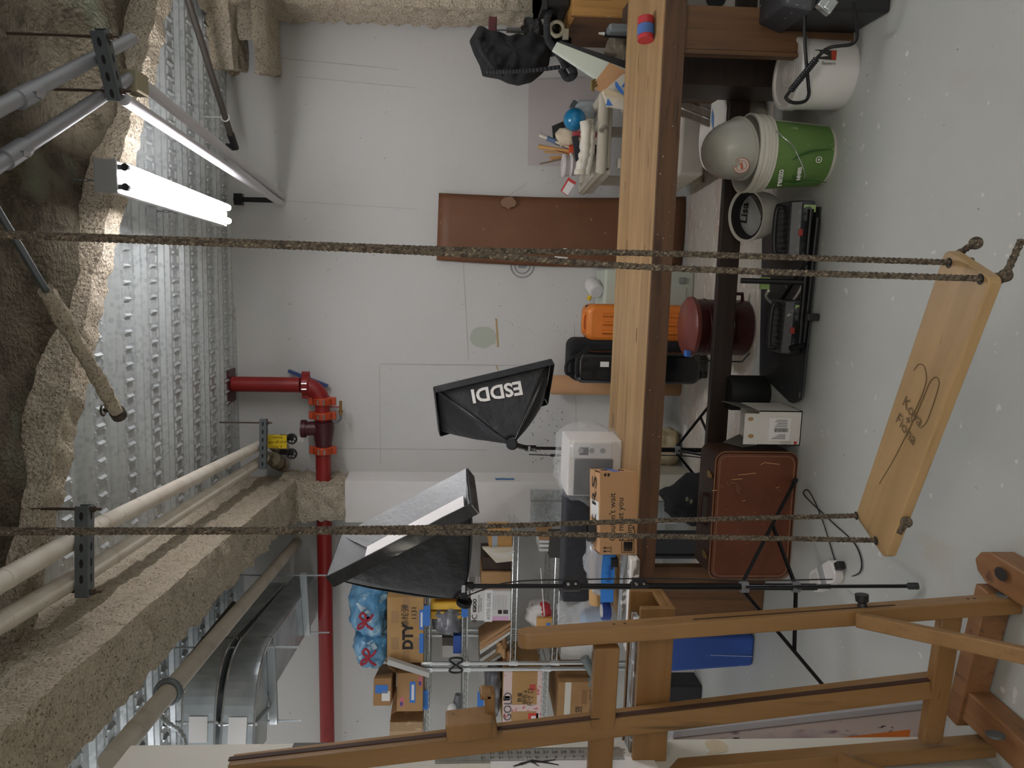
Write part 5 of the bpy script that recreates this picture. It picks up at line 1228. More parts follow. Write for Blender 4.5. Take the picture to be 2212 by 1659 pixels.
# pale green cooler and the jar on it
yb = 4.60; xl, xr, zb, zt = span(1305, 1480, 585, 683, yb, 0)
M_co = mat('pale_green_plastic', 'c3cbbd', .5)
co_ = thing('cooler_box', 'pale green plastic cooler box against the wall', 'cooler', ((xl+xr)/2, yb+.14, 0))
b = MB(); b.box2((xl, yb, 0.0), (xr, yb+.28, zt-.09)); b.build('body', M_co, co_, bevel=.015, seg=3)
b = MB(); b.box2((xl-.008, yb-.012, zt-.085), (xr+.008, yb+.285, zt)); b.build('lid', M_co, co_, bevel=.015, seg=3)
b = MB(); b.box2((xl+.05, yb-.006, .05), (xr-.10, yb, zt*.4)); b.build('front_panel', M_co, co_, bevel=.004)
b = MB(); b.box2((xr-.075, yb-.016, .06), (xr-.035, yb, .10)); b.build('latch', plain('8b908c', .4), co_, bevel=.004)
b = MB(); b.box2((xl+.03, yb-.006, .04), (xl+.09, yb, .07)); b.build('latch', M_co, co_, bevel=.004)
jc = PY(1302, 622, yb+.10); jt = thing('jar', 'white plastic jar with a yellow cap lying on the cooler', 'jar', (jc.x, yb+.1, zt+.04))
c = V((jc.x, yb+.09, zt+.046)); ax = V((-.35, -.8, -.1)).normalized()
b = MB(); b.tube([c-ax*.06, c+ax*.05, c+ax*.058], [.046, .046, .04], 24); b.build('body', M_whiteplastic, jt, smooth=40)
b = MB(); b.tube([c+ax*.056, c+ax*.066], .034, 22); b.build('base_ring', plain('cfd6dd', .4), jt, smooth=40)
b = MB(); q = c+V((-.05, .02, .02)); b.tube([q, q+V((-.03, .0, .01))], .014, 14); b.build('cap', plain('d8b826', .5), jt, smooth=40)
# orange case
yb = 4.33; xl, xr, zb, zt = span(1268, 1452, 659, 740, yb, 0)
M_oc = mat('orange_plastic', 'e0812f', .4, 0, [('noise', (4, 4, 4), .5, .75, 'd67625', 3)])
oc = thing('hard_case', 'orange hard-shell case between the cooler and the black suitcase', 'case', ((xl+xr)/2, yb+.14, 0))
def shell(t, nm, m, xl, xr, y0, y1, z0, z1, r):
    b = MB(); w = xr-xl; h = z1-z0; b.prism(rrect(w, h, r, 6), ((xl+xr)/2, y0, (z0+z1)/2), XA, ZA, YA*(y1-y0)); return b.build(nm, m, t, bevel=.03, seg=4, smooth=50)
shell(oc, 'front_shell', M_oc, xl, xr, yb, yb+.12, .05, zt, .05)
shell(oc, 'back_shell', M_oc, xl+.004, xr-.004, yb+.13, yb+.25, .05, zt-.005, .05)
b = MB(); b.box2((xl+.01, yb+.115, .06), (xr-.01, yb+.135, zt-.012)); b.build('gasket', M_black, oc)
for x in (xl+.06, (xl+xr)/2, xr-.06):
    b = MB(); b.tube([V((x, yb-.004, .12)), V((x, yb-.004, zt-.09))], .011, 8); b.build('rib', M_oc, oc, smooth=50)
b = MB(); b.tube(curve_pts([V((xl+.06, yb+.05, zt-.01)), V((xl+.07, yb+.05, zt+.012)), V((xr-.07, yb+.05, zt+.012)), V((xr-.06, yb+.05, zt-.01))], 5), .012, 8); b.build('handle', M_oc, oc, smooth=50)
for x in (xl+.05, xr-.05):
    b = MB(); b.tube([V((x-.015, yb+.06, .028)), V((x+.015, yb+.06, .028))], .028, 16); b.build('wheel', M_oc if x < xr-.1 else M_black, oc, smooth=40)
    b = MB(); b.box((x, yb+.1, .05), (.05, .12, .05)); b.build('wheel_mount', M_black, oc)
# black suitcase
yb = 4.20; xl, xr, zb, zt = span(1237, 1452, 738, 830, yb, 0)
M_gl = mat('glossy_black_shell', '111214', .18, 0, coat=.4)
bk = thing('suitcase', 'glossy black wheeled suitcase standing against the back wall', 'suitcase', ((xl+xr)/2, yb+.15, 0))
shell(bk, 'front_shell', M_gl, xl, xr-.06, yb, yb+.12, .06, zt-.02, .05)
shell(bk, 'back_shell', M_blackcloth, xl, xr, yb+.12, yb+.30, .05, zt, .05)
b = MB(); b.prism(rrect(xr-xl-.04, zt-.06, .05, 6), ((xl+xr-.04)/2, yb+.105, (zt+.05)/2), XA, ZA, YA*.02); b.build('zip_band', M_blackcloth, bk)
b = MB(); b.tube(curve_pts([V((xl+.04, yb+.1, zt-.02)), V((xl+.05, yb+.08, zt+.02)), V((xr-.14, yb+.08, zt+.02)), V((xr-.10, yb+.1, zt-.03))], 6), .010, 8); b.build('handle', M_blackcloth, bk, smooth=50)
b = MB(); b.bar(V((xr-.10, yb-.0, zt-.02)), V((xr-.04, yb+.02, zt-.10)), .03, .008, YA); b.build('strap', M_black, bk)
b = MB(); c = V((xr-.115, yb+.0-.002, zt-.22)); c = PY(1306, 787, yb-.002); b.box(c, (.03, .002, .05)); b.build('sticker', M_paper, bk)
for x in (xl+.05, xr-.05):
    b = MB(); b.tube([V((x-.016, yb+.08, .032)), V((x+.016, yb+.08, .032))], .032, 18); b.build('wheel', M_black, bk, smooth=40)
    b = MB(); b.tube([V((x-.0175, yb+.08, .032)), V((x+.0175, yb+.08, .032))], .012, 12); b.build('hub_cap', plain('a8aaac', .4), bk, smooth=40)
    b = MB(); b.box((x, yb+.14, .055), (.06, .12, .05)); b.build('wheel_mount', M_black, bk, bevel=.006)
# standing paper roll
yb = 4.72; xl, xr, zb, zt = span(1194, 1440, 813, 857, yb, 0)
pr = thing('paper_roll', 'roll of brown kraft paper standing against the back wall', 'paper roll', ((xl+xr)/2, 4.78, 0))
r = (xr-xl)/2; P = []
for i in range(60):
    a = 2*pi*i/24+.6; P.append(((r*(1-.10*i/24))*cos(a), (r*(1-.10*i/24))*sin(a)))
n = len(P); c = V(((xl+xr)/2, 4.78, 0)); b = MB(); b.add([c+V((x, y, .002)) for x, y in P]+[c+V((x+.0, y, zt)) for x, y in P], [(i, i+1, n+i+1, n+i) for i in range(n-1)]); b.build('sheet', M_kraft, pr, smooth=60, solid=.002)
# clear sheet taped on the wall
b = MB(); b.add([PY(x, y, WALL_Y-.008) for x, y in ((1142, 172), (1310, 165), (1312, 362), (1140, 357))], [(0, 1, 2, 3)]); o = b.build('plastic_sheet', mat('milky_sheet', 'd2cbc9', .35, 0, alpha=.75), solid=.002); tag(o, 'milky plastic sheet fixed flat on the wall behind the cart', 'sheet')
# ------------------------------------------------------------------ corner by the cart
M_crate = wood('pine_crate', 'b58848', '8f6432', 'Z', .6, .55, [('noise', (22, 22, 22), .7, .74, 'd0c8ba', 2)])
yb = 3.98; xl = PY(1290, 34, yb).x; ztc = PY(1236, 20, yb).z
cr_ = thing('crate', 'tall pine crate behind the bench end', 'crate', (xl+.4, yb+.3, 0))
b = MB(); b.box2((xl+.09, yb+.01, 0), (xl+.9, yb+.025, ztc-.006)); b.build('front_panel', M_crate, cr_)
b = MB(); b.box2((xl, yb, 0), (xl+.09, yb+.03, ztc)); b.build('stile', M_crate, cr_, bevel=.003)
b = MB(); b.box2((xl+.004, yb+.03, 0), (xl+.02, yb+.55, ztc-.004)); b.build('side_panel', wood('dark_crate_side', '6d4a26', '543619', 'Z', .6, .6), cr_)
b = MB(); b.box2((xl, yb+.02, ztc-.02), (xl+.9, yb+.55, ztc)); b.build('top_panel', M_crate, cr_)
# black tote on the crate
b = MB(); q0, q1 = PY(1160, 24, yb+.1), ztc
xt = PY(1200, 26, yb+.1).x; zt = PY(1168, 10, yb+.1).z
tt = thing('tote_box', 'glossy black tote box standing on the pine crate', 'box', (xt+.3, yb+.3, ztc))
b.hexa([(xt+.02, yb+.06, ztc), (xt+.6, yb+.06, ztc), (xt+.6, yb+.5, ztc), (xt+.02, yb+.5, ztc)], [(xt, yb+.04, zt), (xt+.62, yb+.04, zt), (xt+.62, yb+.52, zt), (xt, yb+.52, zt)]); b.build('body', M_black, tt, bevel=.01)
b = MB(); b.box2((xt-.012, yb+.03, zt-.03), (xt+.63, yb+.53, zt)); b.build('rim', M_black, tt, bevel=.006)
# hanging camera bag with straps
YB = 4.22
def QY(x, y, dy=0): return PY(x, y, YB+dy)
bg = thing('camera_bag', 'black cloth bag with long straps heaped on the crate by the wall', 'bag', QY(1190, 120))
out = [(1030, 62), (1014, 88), (1022, 112), (1036, 140), (1042, 162), (1078, 168), (1098, 178), (1122, 183), (1150, 176), (1172, 158), (1186, 140), (1190, 110), (1180, 84), (1150, 76), (1110, 80), (1080, 78), (1056, 70)]
cx0, cy0 = 1108, 122
def bagfn(u, v):
    k = u*len(out); i = int(k) % len(out); f = k-int(k); p, q = out[i], out[(i+1) % len(out)]
    x, y = p[0]+(q[0]-p[0])*f, p[1]+(q[1]-p[1])*f; t = pi*v; s = sin(t)**.5
    px, py_ = cx0+(x-cx0)*s, cy0+(y-cy0)*s
    P = QY(px, py_); dpt = -.13*cos(t)
    fold = .022*sin(px*.16+.10*(py_-120)+2.5*mnoise.noise(V((px*.02, py_*.02, 0))))*s+.02*mnoise.noise(V((px*.05, py_*.05, v*2)))
    return P+V((0, dpt+(fold if v < .5 else 0), 0))
b = MB(); b.grid(bagfn, 90, 40, True); b.build('body', M_blackcloth, bg, smooth=60)
def ribbon(name, pts, w, m, par):
    P = curve_pts(pts, 7); b = MB()
    for i in range(len(P)-1):
        d = (P[i+1]-P[i]).normalized(); s = d.cross(YA).normalized()*w
        d2 = (P[min(i+2, len(P)-1)]-P[i+1]); d2 = d2.normalized() if d2.length > 1e-6 else d; s2 = d2.cross(YA).normalized()*w
        b.add([P[i]-s, P[i]+s, P[i+1]+s2, P[i+1]-s2], [(0, 1, 2, 3)])
    return b.build(name, m, par, smooth=60, solid=.006)
M_strap = mat('grey_black_strap', '2a2b2e', .8)
ribbon('strap', [QY(1200, 8, -.12), QY(1185, 30, -.17), QY(1181, 60, -.18), QY(1185, 88, -.18), QY(1200, 108, -.18), QY(1215, 130, -.17), QY(1222, 148, -.15)], .018, M_strap, bg)
ribbon('strap', [QY(1215, 118, -.12), QY(1230, 140, -.14), QY(1240, 160, -.14), QY(1225, 168, -.13), QY(1212, 148, -.13)], .020, M_strap, bg)
ribbon('strap', [QY(1050, 155, -.14), QY(1100, 155, -.16), QY(1150, 152, -.16), QY(1210, 145, -.15)], .010, M_strap, bg)
ribbon('strap', [QY(1030, 85, -.12), QY(1040, 110, -.15), QY(1060, 138, -.15), QY(1085, 165, -.12)], .012, M_strap, bg)
for (x, y), r in (((1160, 86), (.07, .08, .06)), ((1150, 60), (.05, .05, .05)), ((1185, 60), (.05, .06, .06)), ((1205, 100), (.05, .07, .07))):
    b = MB(); c = QY(x, y, .02); b.grid(crump(c, r, x, amp=.5), 20, 14, True); b.build('gear_bundle', M_black, bg, smooth=50)
b = MB(); c = QY(1203, 62, -.10); b.tube([c+V((.035*cos(a), 0, .035*sin(a))) for a in [2*pi*i/16 for i in range(16)]], .010, 8, closed=True); b.box(c+V((-.03, -.01, -.045)), (.05, .02, .03)); b.build('buckle', plain('a09a86', .5), bg, smooth=40)
b = MB(); b.tube([QY(1172, 38, -.05), QY(1180, 55, -.05)], .014, 10); b.tube([QY(1134, 40, .05), QY(1150, 42, .05)], .03, 10); b.build('pole_end', plain('8b877a', .5), bg, smooth=40)
# clamp standing behind the bag
ht = thing('bar_clamp', 'dark red plated clamp with a long rod above the black bag', 'clamp', QY(1120, 64, .15))
b = MB(); b.box((QY(1064, 58, .15)), (.10, .03, .045)); b.build('plate', plain('5a2426', .5), ht, bevel=.004)
b = MB(); b.tube([QY(1066, 65, .15), QY(1096, 65, .15)], .005, 8); b.build('rod', M_dkmetal, ht)
b = MB(); b.tube([QY(1094, 65, .15), QY(1120, 66, .15), QY(1150, 68, .15)], [.014, .016, .013], 12); b.build('handle', plain('6d6a66', .5), ht, smooth=40)
# leaning boards and frame
def board(name, label, cat, poly, Y, dep, m, tilt=.0, solid=None):
    P = [PY(x, y, Y) for x, y in poly]; zm = min(p.z for p in P)
    P = [p+V((0, tilt*(p.z-zm), 0)) for p in P]; n = len(P); b = MB(); b.add(P+[p+YA*dep for p in P], [tuple(range(n))[::-1], tuple(range(n, 2*n))]+[(i, (i+1) % n, n+(i+1) % n, n+i) for i in range(n)])
    o = b.build(name, m, bevel=.002); return tag(o, label, cat) if label else o
M_mint = mat('pale_mint_board', 'c6d0c2', .6, 0, [('noise', (4, 4, 4), .5, .75, 'bcc6b8', 3)])
board('mint_board', 'pale mint green board leaning behind the bench beside the black bag', 'board', [(1206, 85), (1362, 152), (1372, 156), (1372, 185), (1296, 172), (1196, 102)], 3.70, .03, M_mint, .1)
board('black_case', 'thin black case leaning behind the mint board', 'case', [(1212, 82), (1345, 128), (1374, 138), (1374, 158), (1330, 142), (1200, 96)], 3.78, .03, M_black, .1)
board('cardboard_piece', 'torn brown cardboard piece in front of the mint board', 'cardboard', [(1318, 133), (1362, 156), (1372, 160), (1372, 215), (1296, 195), (1283, 186), (1288, 172)], 3.64, .006, M_kraft, .1)
cf_ = thing('stretched_canvas', 'white canvas frame with blue tape leaning behind the bench', 'frame', PY(1330, 190, 3.58))
def bpart(nm, poly, Y, dep, m, par):
    P = [PY(x, y, Y) for x, y in poly]; n = len(P); b = MB(); b.add(P+[p+YA*dep for p in P], [tuple(range(n))[::-1], tuple(range(n, 2*n))]+[(i, (i+1) % n, n+(i+1) % n, n+i) for i in range(n)]); return b.build(nm, m, par)
bpart('canvas', [(1302, 198), (1345, 160), (1373, 162), (1373, 240), (1312, 230)], 3.60, .012, plain('d6d0c2', .8), cf_)
bpart('frame_bar', [(1303, 194), (1309, 192), (1372, 211), (1372, 221), (1305, 204)], 3.585, .014, plain('cdbfa2', .7), cf_)
for P in (((1328, 178), (1332, 176), (1346, 196), (1348, 206), (1338, 198), (1330, 188)), ((1342, 188), (1352, 174), (1360, 176), (1360, 189)), ((1313, 212), (1324, 228), (1309, 228))):
    bpart('tape_strip', P, 3.575, .001, M_bluetape, cf_)
b = MB()
for k in range(3): b.tube(curve_pts([PY(1285+k*2, 172+k*6, 3.6), PY(1278, 178+k*6, 3.57), PY(1282, 186+k*5, 3.58)], 4), .006, 6)
b.build('clip', plain('7b6b3c', .5), cf_, smooth=50)
# caulk tube and bottle on the bench back edge
t = thing('caulk_tube', 'black caulk tube with a white nozzle lying behind the bench', 'tube', PY(1340, 72, 3.80))
b = MB(); b.tube([PY(1306, 73, 3.80), PY(1375, 75, 3.80)], .017, 16); b.build('body', M_black, t, smooth=40)
b = MB(); b.tube([PY(1306, 73, 3.80), PY(1293, 72, 3.80)], [.008, .004], 10); b.build('nozzle', M_whiteplastic, t, smooth=40)
t = thing('grey_bottle', 'square grey bottle standing beside the caulk tube', 'bottle', PY(1350, 58, 3.70))
xl_, xr_, zb_, zt_ = span(1316, 1400, 50, 68, 3.70); b = MB(); b.box2((xl_, 3.70, zb_), (xr_, 3.78, zt_)); b.build('body', mat('grey_glazed', '70787a', .35), t, bevel=.012)
for k, (x, y, r) in enumerate(((1340, 105, (.06, .05, .07)), (1352, 120, (.05, .05, .06)), (1335, 130, (.04, .04, .05)))):
    b = MB(); c = PY(x, y, 3.85); b.grid(crump(c, r, 30+k, amp=.45), 20, 14, True)
    tag(b.build('plaster_mould', mat('dusty_plaster', '8b8273', .85, 0, [('noise', (12, 12, 12), .5, .65, '4f463a', 4)]), smooth=30), ('dusty plaster mould nearest the caulk tube', 'dusty plaster mould in the middle of the heap behind the bench', 'dusty plaster mould beside the torn cardboard')[k], 'mould', 'plaster moulds heaped behind the bench')
b = MB(); xl_, xr_, zb_, zt_ = span(1365, 1700, 86, 140, 3.84, 0); b.box2((PY(1400, 184, 3.56).x, 3.54, 0), (xr_+.16, 3.95, PY(1374, 150, 3.60).z)); tag(b.build('support_box', mat('dark_brown_box', '4a3a2c', .8)), 'dark brown box under the plaster moulds', 'box')
xl_, xr_, zb_, zt_ = span(1480, 1560, 0, 26, 3.3)
b = MB(); b.box2((xl_, 3.5, 0), (xl_+.3, 3.75, PY(1485, 10, 3.5).z)); o = b.build('speaker_box', plain('a9a49a', .6), bevel=.01); tag(o, 'pale box with a round dark cone under the bench end', 'speaker')
b = MB(); c = V((xl_+.13, 3.498, PY(1545, 12, 3.5).z)); b.tube([c, c-YA*.006], .045, 20); b.build('cone', M_black, o, smooth=40)
# stretcher bars below the bench
for k in range(3):
    p, q = PY(1470, 200+22*k, 3.9), PY(1518, 222+20*k, 3.9); d = (q-p)
    b = MB(); b.bar(p-d*.9, q+d*.9, .03, .02, YA); tag(b.build('stretcher_bar', wood('grey_bar_wood', '8b8172', '6f6557', 'X', 1, .7)), ('slanting wooden bar under the bench, highest of the three', 'slanting wooden bar under the bench, middle of the three', 'slanting wooden bar under the bench, lowest of the three')[k], 'wooden bar', 'slanting bars under the bench')

# ------------------------------------------------------------------ utility cart
zc_ = .745
A, B_, C_ = PZ(1286, 367, zc_), PZ(1293, 207, zc_), PZ(1240, 421, zc_)
A = V((A.x, A.y, zc_)); u_ = (B_-A); u_.z = 0; v_ = (C_-A); v_.z = 0; v_ = v_.normalized()*.44
Lc = u_.length; u_.normalize(); vperp = V((-u_.y, u_.x, 0))
v_ = vperp*.52-u_*.06
M_cart = mat('worn_cream_cart', 'c0b9a8', .55, 0, [('noise', (10, 10, 10), .6, .68, '6f675a', 5), ('noise', (4, 4, 4), .5, .7, 'b3ab99', 4)])
M_cart2 = mat('cart_cream_plain', 'bfb9ab', .55, 0, [('noise', (5, 5, 5), .5, .7, 'b2ab9c', 4)])
kt = thing('utility_cart', 'worn cream plastic utility cart against the back wall', 'cart', A+u_*Lc/2+v_*.5)
kt.location.z = 0; ROOT[kt] = Matrix.Translation(kt.location)
def slab4(b, z0, z1, e=0):
    q = [A-u_*e-vperp*e, A+u_*(Lc+e)-vperp*e, A+u_*(Lc+e)+v_+vperp*e, A+v_-u_*e+vperp*e]; b.hexa([V((p.x, p.y, z0)) for p in q], [V((p.x, p.y, z1)) for p in q])
b = MB(); slab4(b, zc_-.085, zc_-.03, -.012); b.build('top_tray', M_cart2, kt, bevel=.01)
b = MB(); q = [A, A+u_*Lc, A+u_*Lc+v_, A+v_]; q = [V((p.x, p.y, zc_-.03)) for p in q]; b.tube(q, .030, 10, closed=True); b.build('tray_rim', M_cart, kt, smooth=50)
b = MB(); e0_ = A; e1_ = A+v_; b.hexa([V((e0_.x, e0_.y, zc_-.085))-u_*.02, V((e1_.x, e1_.y, zc_-.085))-u_*.02, V((e1_.x, e1_.y, zc_-.085)), V((e0_.x, e0_.y, zc_-.085))], [V((e0_.x, e0_.y, zc_))-u_*.02, V((e1_.x, e1_.y, zc_))-u_*.02, V((e1_.x, e1_.y, zc_)), V((e0_.x, e0_.y, zc_))]); b.build('end_panel', M_cart2, kt, bevel=.004)
for p in (A+u_*.04+vperp*.03, A+u_*(Lc-.05)+vperp*.03, A+u_*.05+v_*.9, A+u_*(Lc-.05)+v_*.9):
    b = MB(); b.box((p.x, p.y, .41), (.055, .045, .42)); b.build('leg', M_cart2, kt, bevel=.006)
b = MB(); slab4(b, .15, .29, .015); b.build('bottom_tray', M_cart2, kt, bevel=.015)
for p in (A+u_*.06+vperp*.05, A+u_*(Lc-.08)+vperp*.05, A+u_*.06+v_*.85, A+u_*(Lc-.08)+v_*.85):
    b = MB(); b.tube([V((p.x, p.y, .055))-u_*.016, V((p.x, p.y, .055))+u_*.016], .055, 22); wh_ = b.build('wheel', plain('b4a68c', .6), kt, smooth=40)
    b = MB(); b.box((p.x, p.y, .115), (.03, .05, .08)); b.build('fork', M_dkmetal, wh_)
# things on the cart
T0 = lambda a, c, h=0: A+u_*(Lc*a)+v_*c+ZA*(h-zc_+zc_-.03)
def at_cart(x, y, back): # point over the tray whose picture position is x, y
    o = A+vperp*back; r = ray(x, y); return O+r*((o-O).dot(vperp)/r.dot(vperp))
c = at_cart(1241, 258, .16)
bl_ = thing('plastic_ball', 'translucent blue plastic ball on the cart', 'ball', c)
b = MB(); b.ell(c, .062, 28, 20); b.build('ball', mat('translucent_blue', '1f8fc4', .25, 0, trans=.35, coat=.3), bl_, smooth=60)
c = at_cart(1262, 236, .24); b_ = thing('spray_bottle', 'clear bottle with a dark cap behind the blue ball', 'bottle', c)
b = MB(); b.tube([V((c.x, c.y, zc_-.02)), c+ZA*.03, c+V((.01, 0, .055))], [.05, .05, .022], 20); b.build('body', mat('clear_bottle', 'c5d2d6', .1, 0, alpha=.55), b_, smooth=50)
b = MB(); q = at_cart(1241, 228, .24); b.box(q, (.045, .04, .045), Matrix.Rotation(.5, 3, 'Y')); b.build('cap', plain('4c5654', .5), b_, bevel=.006)
M_tow = mat('white_towel', 'd9d3c5', .9, 0, [('noise', (12, 40, 40), .5, .65, 'c8c0ae', 3)], bump=('noise', (60, 60, 60), .4, .004))
tw = thing('towel', 'white folded towel along the front rim of the cart', 'towel', at_cart(1275, 320, -.01))
for (pa, pb, r) in (((1266, 262), (1252, 378), .030), ((1276, 270), (1266, 378), .022)):
    p, q = at_cart(*pa, .0), at_cart(*pb, .0); b = MB(); n = 24
    out_ = []; b.tube([p.lerp(q, i/n)+V((0, 0, -.012*sin(pi*i/n)+.006*mnoise.noise(V((i*.4, r*50, 0))))) for i in range(n+1)], [r*(1+.25*mnoise.noise(V((i*.5, r*90, 3)))) for i in range(n+1)], 14); b.build('fold', M_tow, tw, smooth=60)
for k, (x, y) in enumerate(((1222, 358), (1237, 356))):
    c = at_cart(x, y, .14); t = thing('deli_container', ('upper lidded clear tub of the stacked pair on the cart', 'lower lidded clear tub of the stacked pair on the cart')[k], 'container', c, 0, 'stacked clear tubs on the cart')
    b = MB(); b.lathe([(.050, -.045), (.060, .03)], c-ZA*.02, 26); b.build('body', mat('clear_tub', 'd2cccc', .2, 0, alpha=.5), t, smooth=40)
    b = MB(); b.lathe([(.062, .006), (.065, .008), (.065, .018), (.058, .020), (0, .018)], c, 26); b.build('lid', plain('d6cfcf', .3), t, smooth=40)
c = at_cart(1232, 330, .22); jr = thing('brush_jar', 'jar crammed with brushes on the cart', 'jar', c)
b = MB(); b.lathe([(.042, 0), (.045, .01), (.045, .14), (.04, .14), (.04, .02)], (c.x, c.y, zc_-.03), 24); b.build('jar', mat('grey_jar', 'b9b3b2', .3, 0, alpha=.7), jr, smooth=40)
b = MB(); b.lathe([(.046, .125), (.048, .125), (.048, .145), (.046, .145)], (c.x, c.y, zc_-.03), 24); b.build('rim', plain('d9572f', .5), jr, smooth=40)
BR = [((1228, 318), (1165, 291), .012, 'cfc8ba'), ((1230, 326), (1163, 317), .014, 'c79a5d'), ((1230, 330), (1174, 328), .007, 'b98a4c'), ((1232, 334), (1184, 318), .005, '7a5230'), ((1232, 338), (1186, 340), .006, 'c08a3a'), ((1232, 340), (1166, 354), .006, '6d5b48'), ((1230, 336), (1188, 346), .005, 'a9783c'), ((1230, 322), (1190, 306), .006, '3e3a32')]
for k, (p, q, r, cc) in enumerate(BR):
    p_, q_ = at_cart(*p, .22), at_cart(*q, .22+.01*(k % 3)); br_ = thing('paint_brush', ('brush with a white bristle head and blue ferrule', 'flat tan wooden paddle brush', 'brush with a plain golden handle next to the paddle', 'thin dark brown brush handle', 'short orange handled brush', 'grey brown brush leaning far from the ball', 'short tan brush beside the orange handled one', 'dark olive brush behind the white bristle brush')[k]+' in the cart jar', 'brush', p_, 0, 'brushes in the jar on the cart')
    b = MB(); d = (q_-p_); b.tube([p_-d*.5, p_+d*.5, q_-d*.25, q_], [r*.5, r*.7, r*.8, r if k < 2 else r*.6], 10); b.build('handle', plain(cc, .6), br_, smooth=50)
    if k == 0:
        b = MB(); b.tube([p_+d*.45, p_+d*.74], r*1.12, 12); b.build('ferrule', plain('56708f', .5), br_, smooth=40)
b = MB(); xs = [at_cart(x, y, .30) for x, y in ((1193, 272), (1216, 262), (1240, 262), (1240, 300), (1196, 305))]; b.add(xs+[p+vperp*.02 for p in xs], [(4, 3, 2, 1, 0), (5, 6, 7, 8, 9)]+[(i, (i+1) % 5, 5+(i+1) % 5, 5+i) for i in range(5)]); tag(b.build('black_folder', M_black), 'black folder standing at the back of the cart', 'folder')
c = at_cart(1224, 296, .2); b = MB(); b.grid(crump(c, (.055, .04, .06), 3, amp=.25), 20, 14, True); b.box((c.x, c.y, (c.z+zc_-.03)/2-.03), (.05, .04, max(.01, c.z-zc_+.02))); tag(b.build('plaster_lump', plain('cfc0a6', .8), smooth=40), 'beige plaster lump between the folder and the brushes', 'lump')
c = at_cart(1246, 290, .1); b = MB(); b.box(c, (.03, .05, .05)); b.box((c.x, c.y, (c.z+zc_)/2-.02), (.025, .04, c.z-zc_+.03)); tag(b.build('red_tin', plain('9a3a40', .4), bevel=.01), 'small red tin beside the blue ball', 'tin')
c = at_cart(1246, 322, .08); b = MB(); b.box(c, (.14, .012, .035), Matrix.Rotation(-.2, 3, 'Y')); b.box((c.x, c.y, (c.z+zc_)/2-.02), (.05, .01, c.z-zc_)); tag(b.build('steel_scraper', mat('dark_blade', '3d3f46', .3, .6), bevel=.002), 'dark steel scraper blade behind the towel', 'scraper')
q = [at_cart(x, y, .16) for x, y in ((1228, 383), (1245, 394), (1226, 423), (1211, 412))]
cd = thing('swatch_card', 'red edged white card leaning on the end of the cart', 'card', (q[0]+q[2])/2)
b = MB(); b.add(q+[p+vperp*.006 for p in q], [(3, 2, 1, 0), (4, 5, 6, 7)]+[(i, (i+1) % 4, 4+(i+1) % 4, 4+i) for i in range(4)]); b.build('card', plain('c8433c', .5), cd)
cn_ = sum(q, V((0, 0, 0)))/4; b = MB(); b.add([cn_.lerp(p, .78)-vperp*.001+(q[2]-q[0])*.08 for p in q], [(0, 1, 2, 3)]); b.build('white_panel', M_paper, cd)
# ------------------------------------------------------------------ wire shelving in the alcove
def wire_shelf(b, x0, x1, y0, y1, z, tr=.030):
    for y in (y0, y1):
        for dz in (0, -tr): b.tube([(x0, y, z+dz), (x1, y, z+dz)], .0032, 6)
        n = int((x1-x0)/.021); b.tube([(x0+(x1-x0)*i/n, y, z-(tr if i % 2 else 0)) for i in range(n+1)], .0024, 4)
    for x in (x0, x1): b.tube([(x, y0, z), (x, y1, z)], .0032, 6); b.tube([(x, y0, z-tr), (x, y1, z-tr)], .0032, 6)
    n = int((x1-x0)/.03)
    for i in range(1, n): x = x0+(x1-x0)*i/n; b.tube([(x, y0, z+.003), (x, y1, z+.003)], .0016, 4, False)
def rack(name, label, x0, x1, y0, y1, H, zs):
    t = thing(name, label, 'shelf rack', ((x0+x1)/2, (y0+y1)/2, 0))
    for x in (x0, x1):
        for y in (y0, y1):
            b = MB(); b.tube([(x, y, 0), (x, y, H)], .0125, 14); b.build('post', M_chrome, t, smooth=50)
    for z in zs:
        b = MB(); wire_shelf(b, x0+.012, x1-.012, y0, y1, z); b.build('shelf', M_chrome, t)
        for x in (x0, x1):
            b = MB(); b.tube([(x, y0, z-.045), (x, y0, z+.012)], [.0185, .0155], 14); b.build('collar', M_chrome, t, smooth=50)
    return t
SY0, SY1 = 4.28, 4.72
xA1 = PY(1000, 1433, SY0).x; xB1 = PY(1000, 1446, SY0).x
zA = [PY(918, 1300, SY0).z, PY(1000, 1300, SY0).z, PY(1106, 1300, SY0).z, PY(1197, 1300, SY0).z, .30]
zB = [PY(918, 1500, SY0).z, PY(1000, 1500, SY0).z, PY(1172, 1500, SY0).z, PY(1300, 1500, SY0).z]
rack('wire_rack', 'chrome wire shelf rack next to the white column', xA1, xA1+.84, SY0, SY1, zA[0]+.02, zA)
rack('wire_rack', 'chrome wire shelf rack half hidden by the partition', xB1-1.0, xB1, SY0, SY1, zB[0]+.02, zB)
M_k = [mat('cardboard_%d' % i, c, .8, 0, [('noise', (4, 4, 4), .45, .7, c2, 3)]) for i, (c, c2) in enumerate((('b08a5e', 'a37d52'), ('a57f54', '967047'), ('b5905f', 'a9834f'), ('97744c', '876641')))]
M_ptape = mat('packing_tape', 'b99a72', .25, 0, coat=.3)
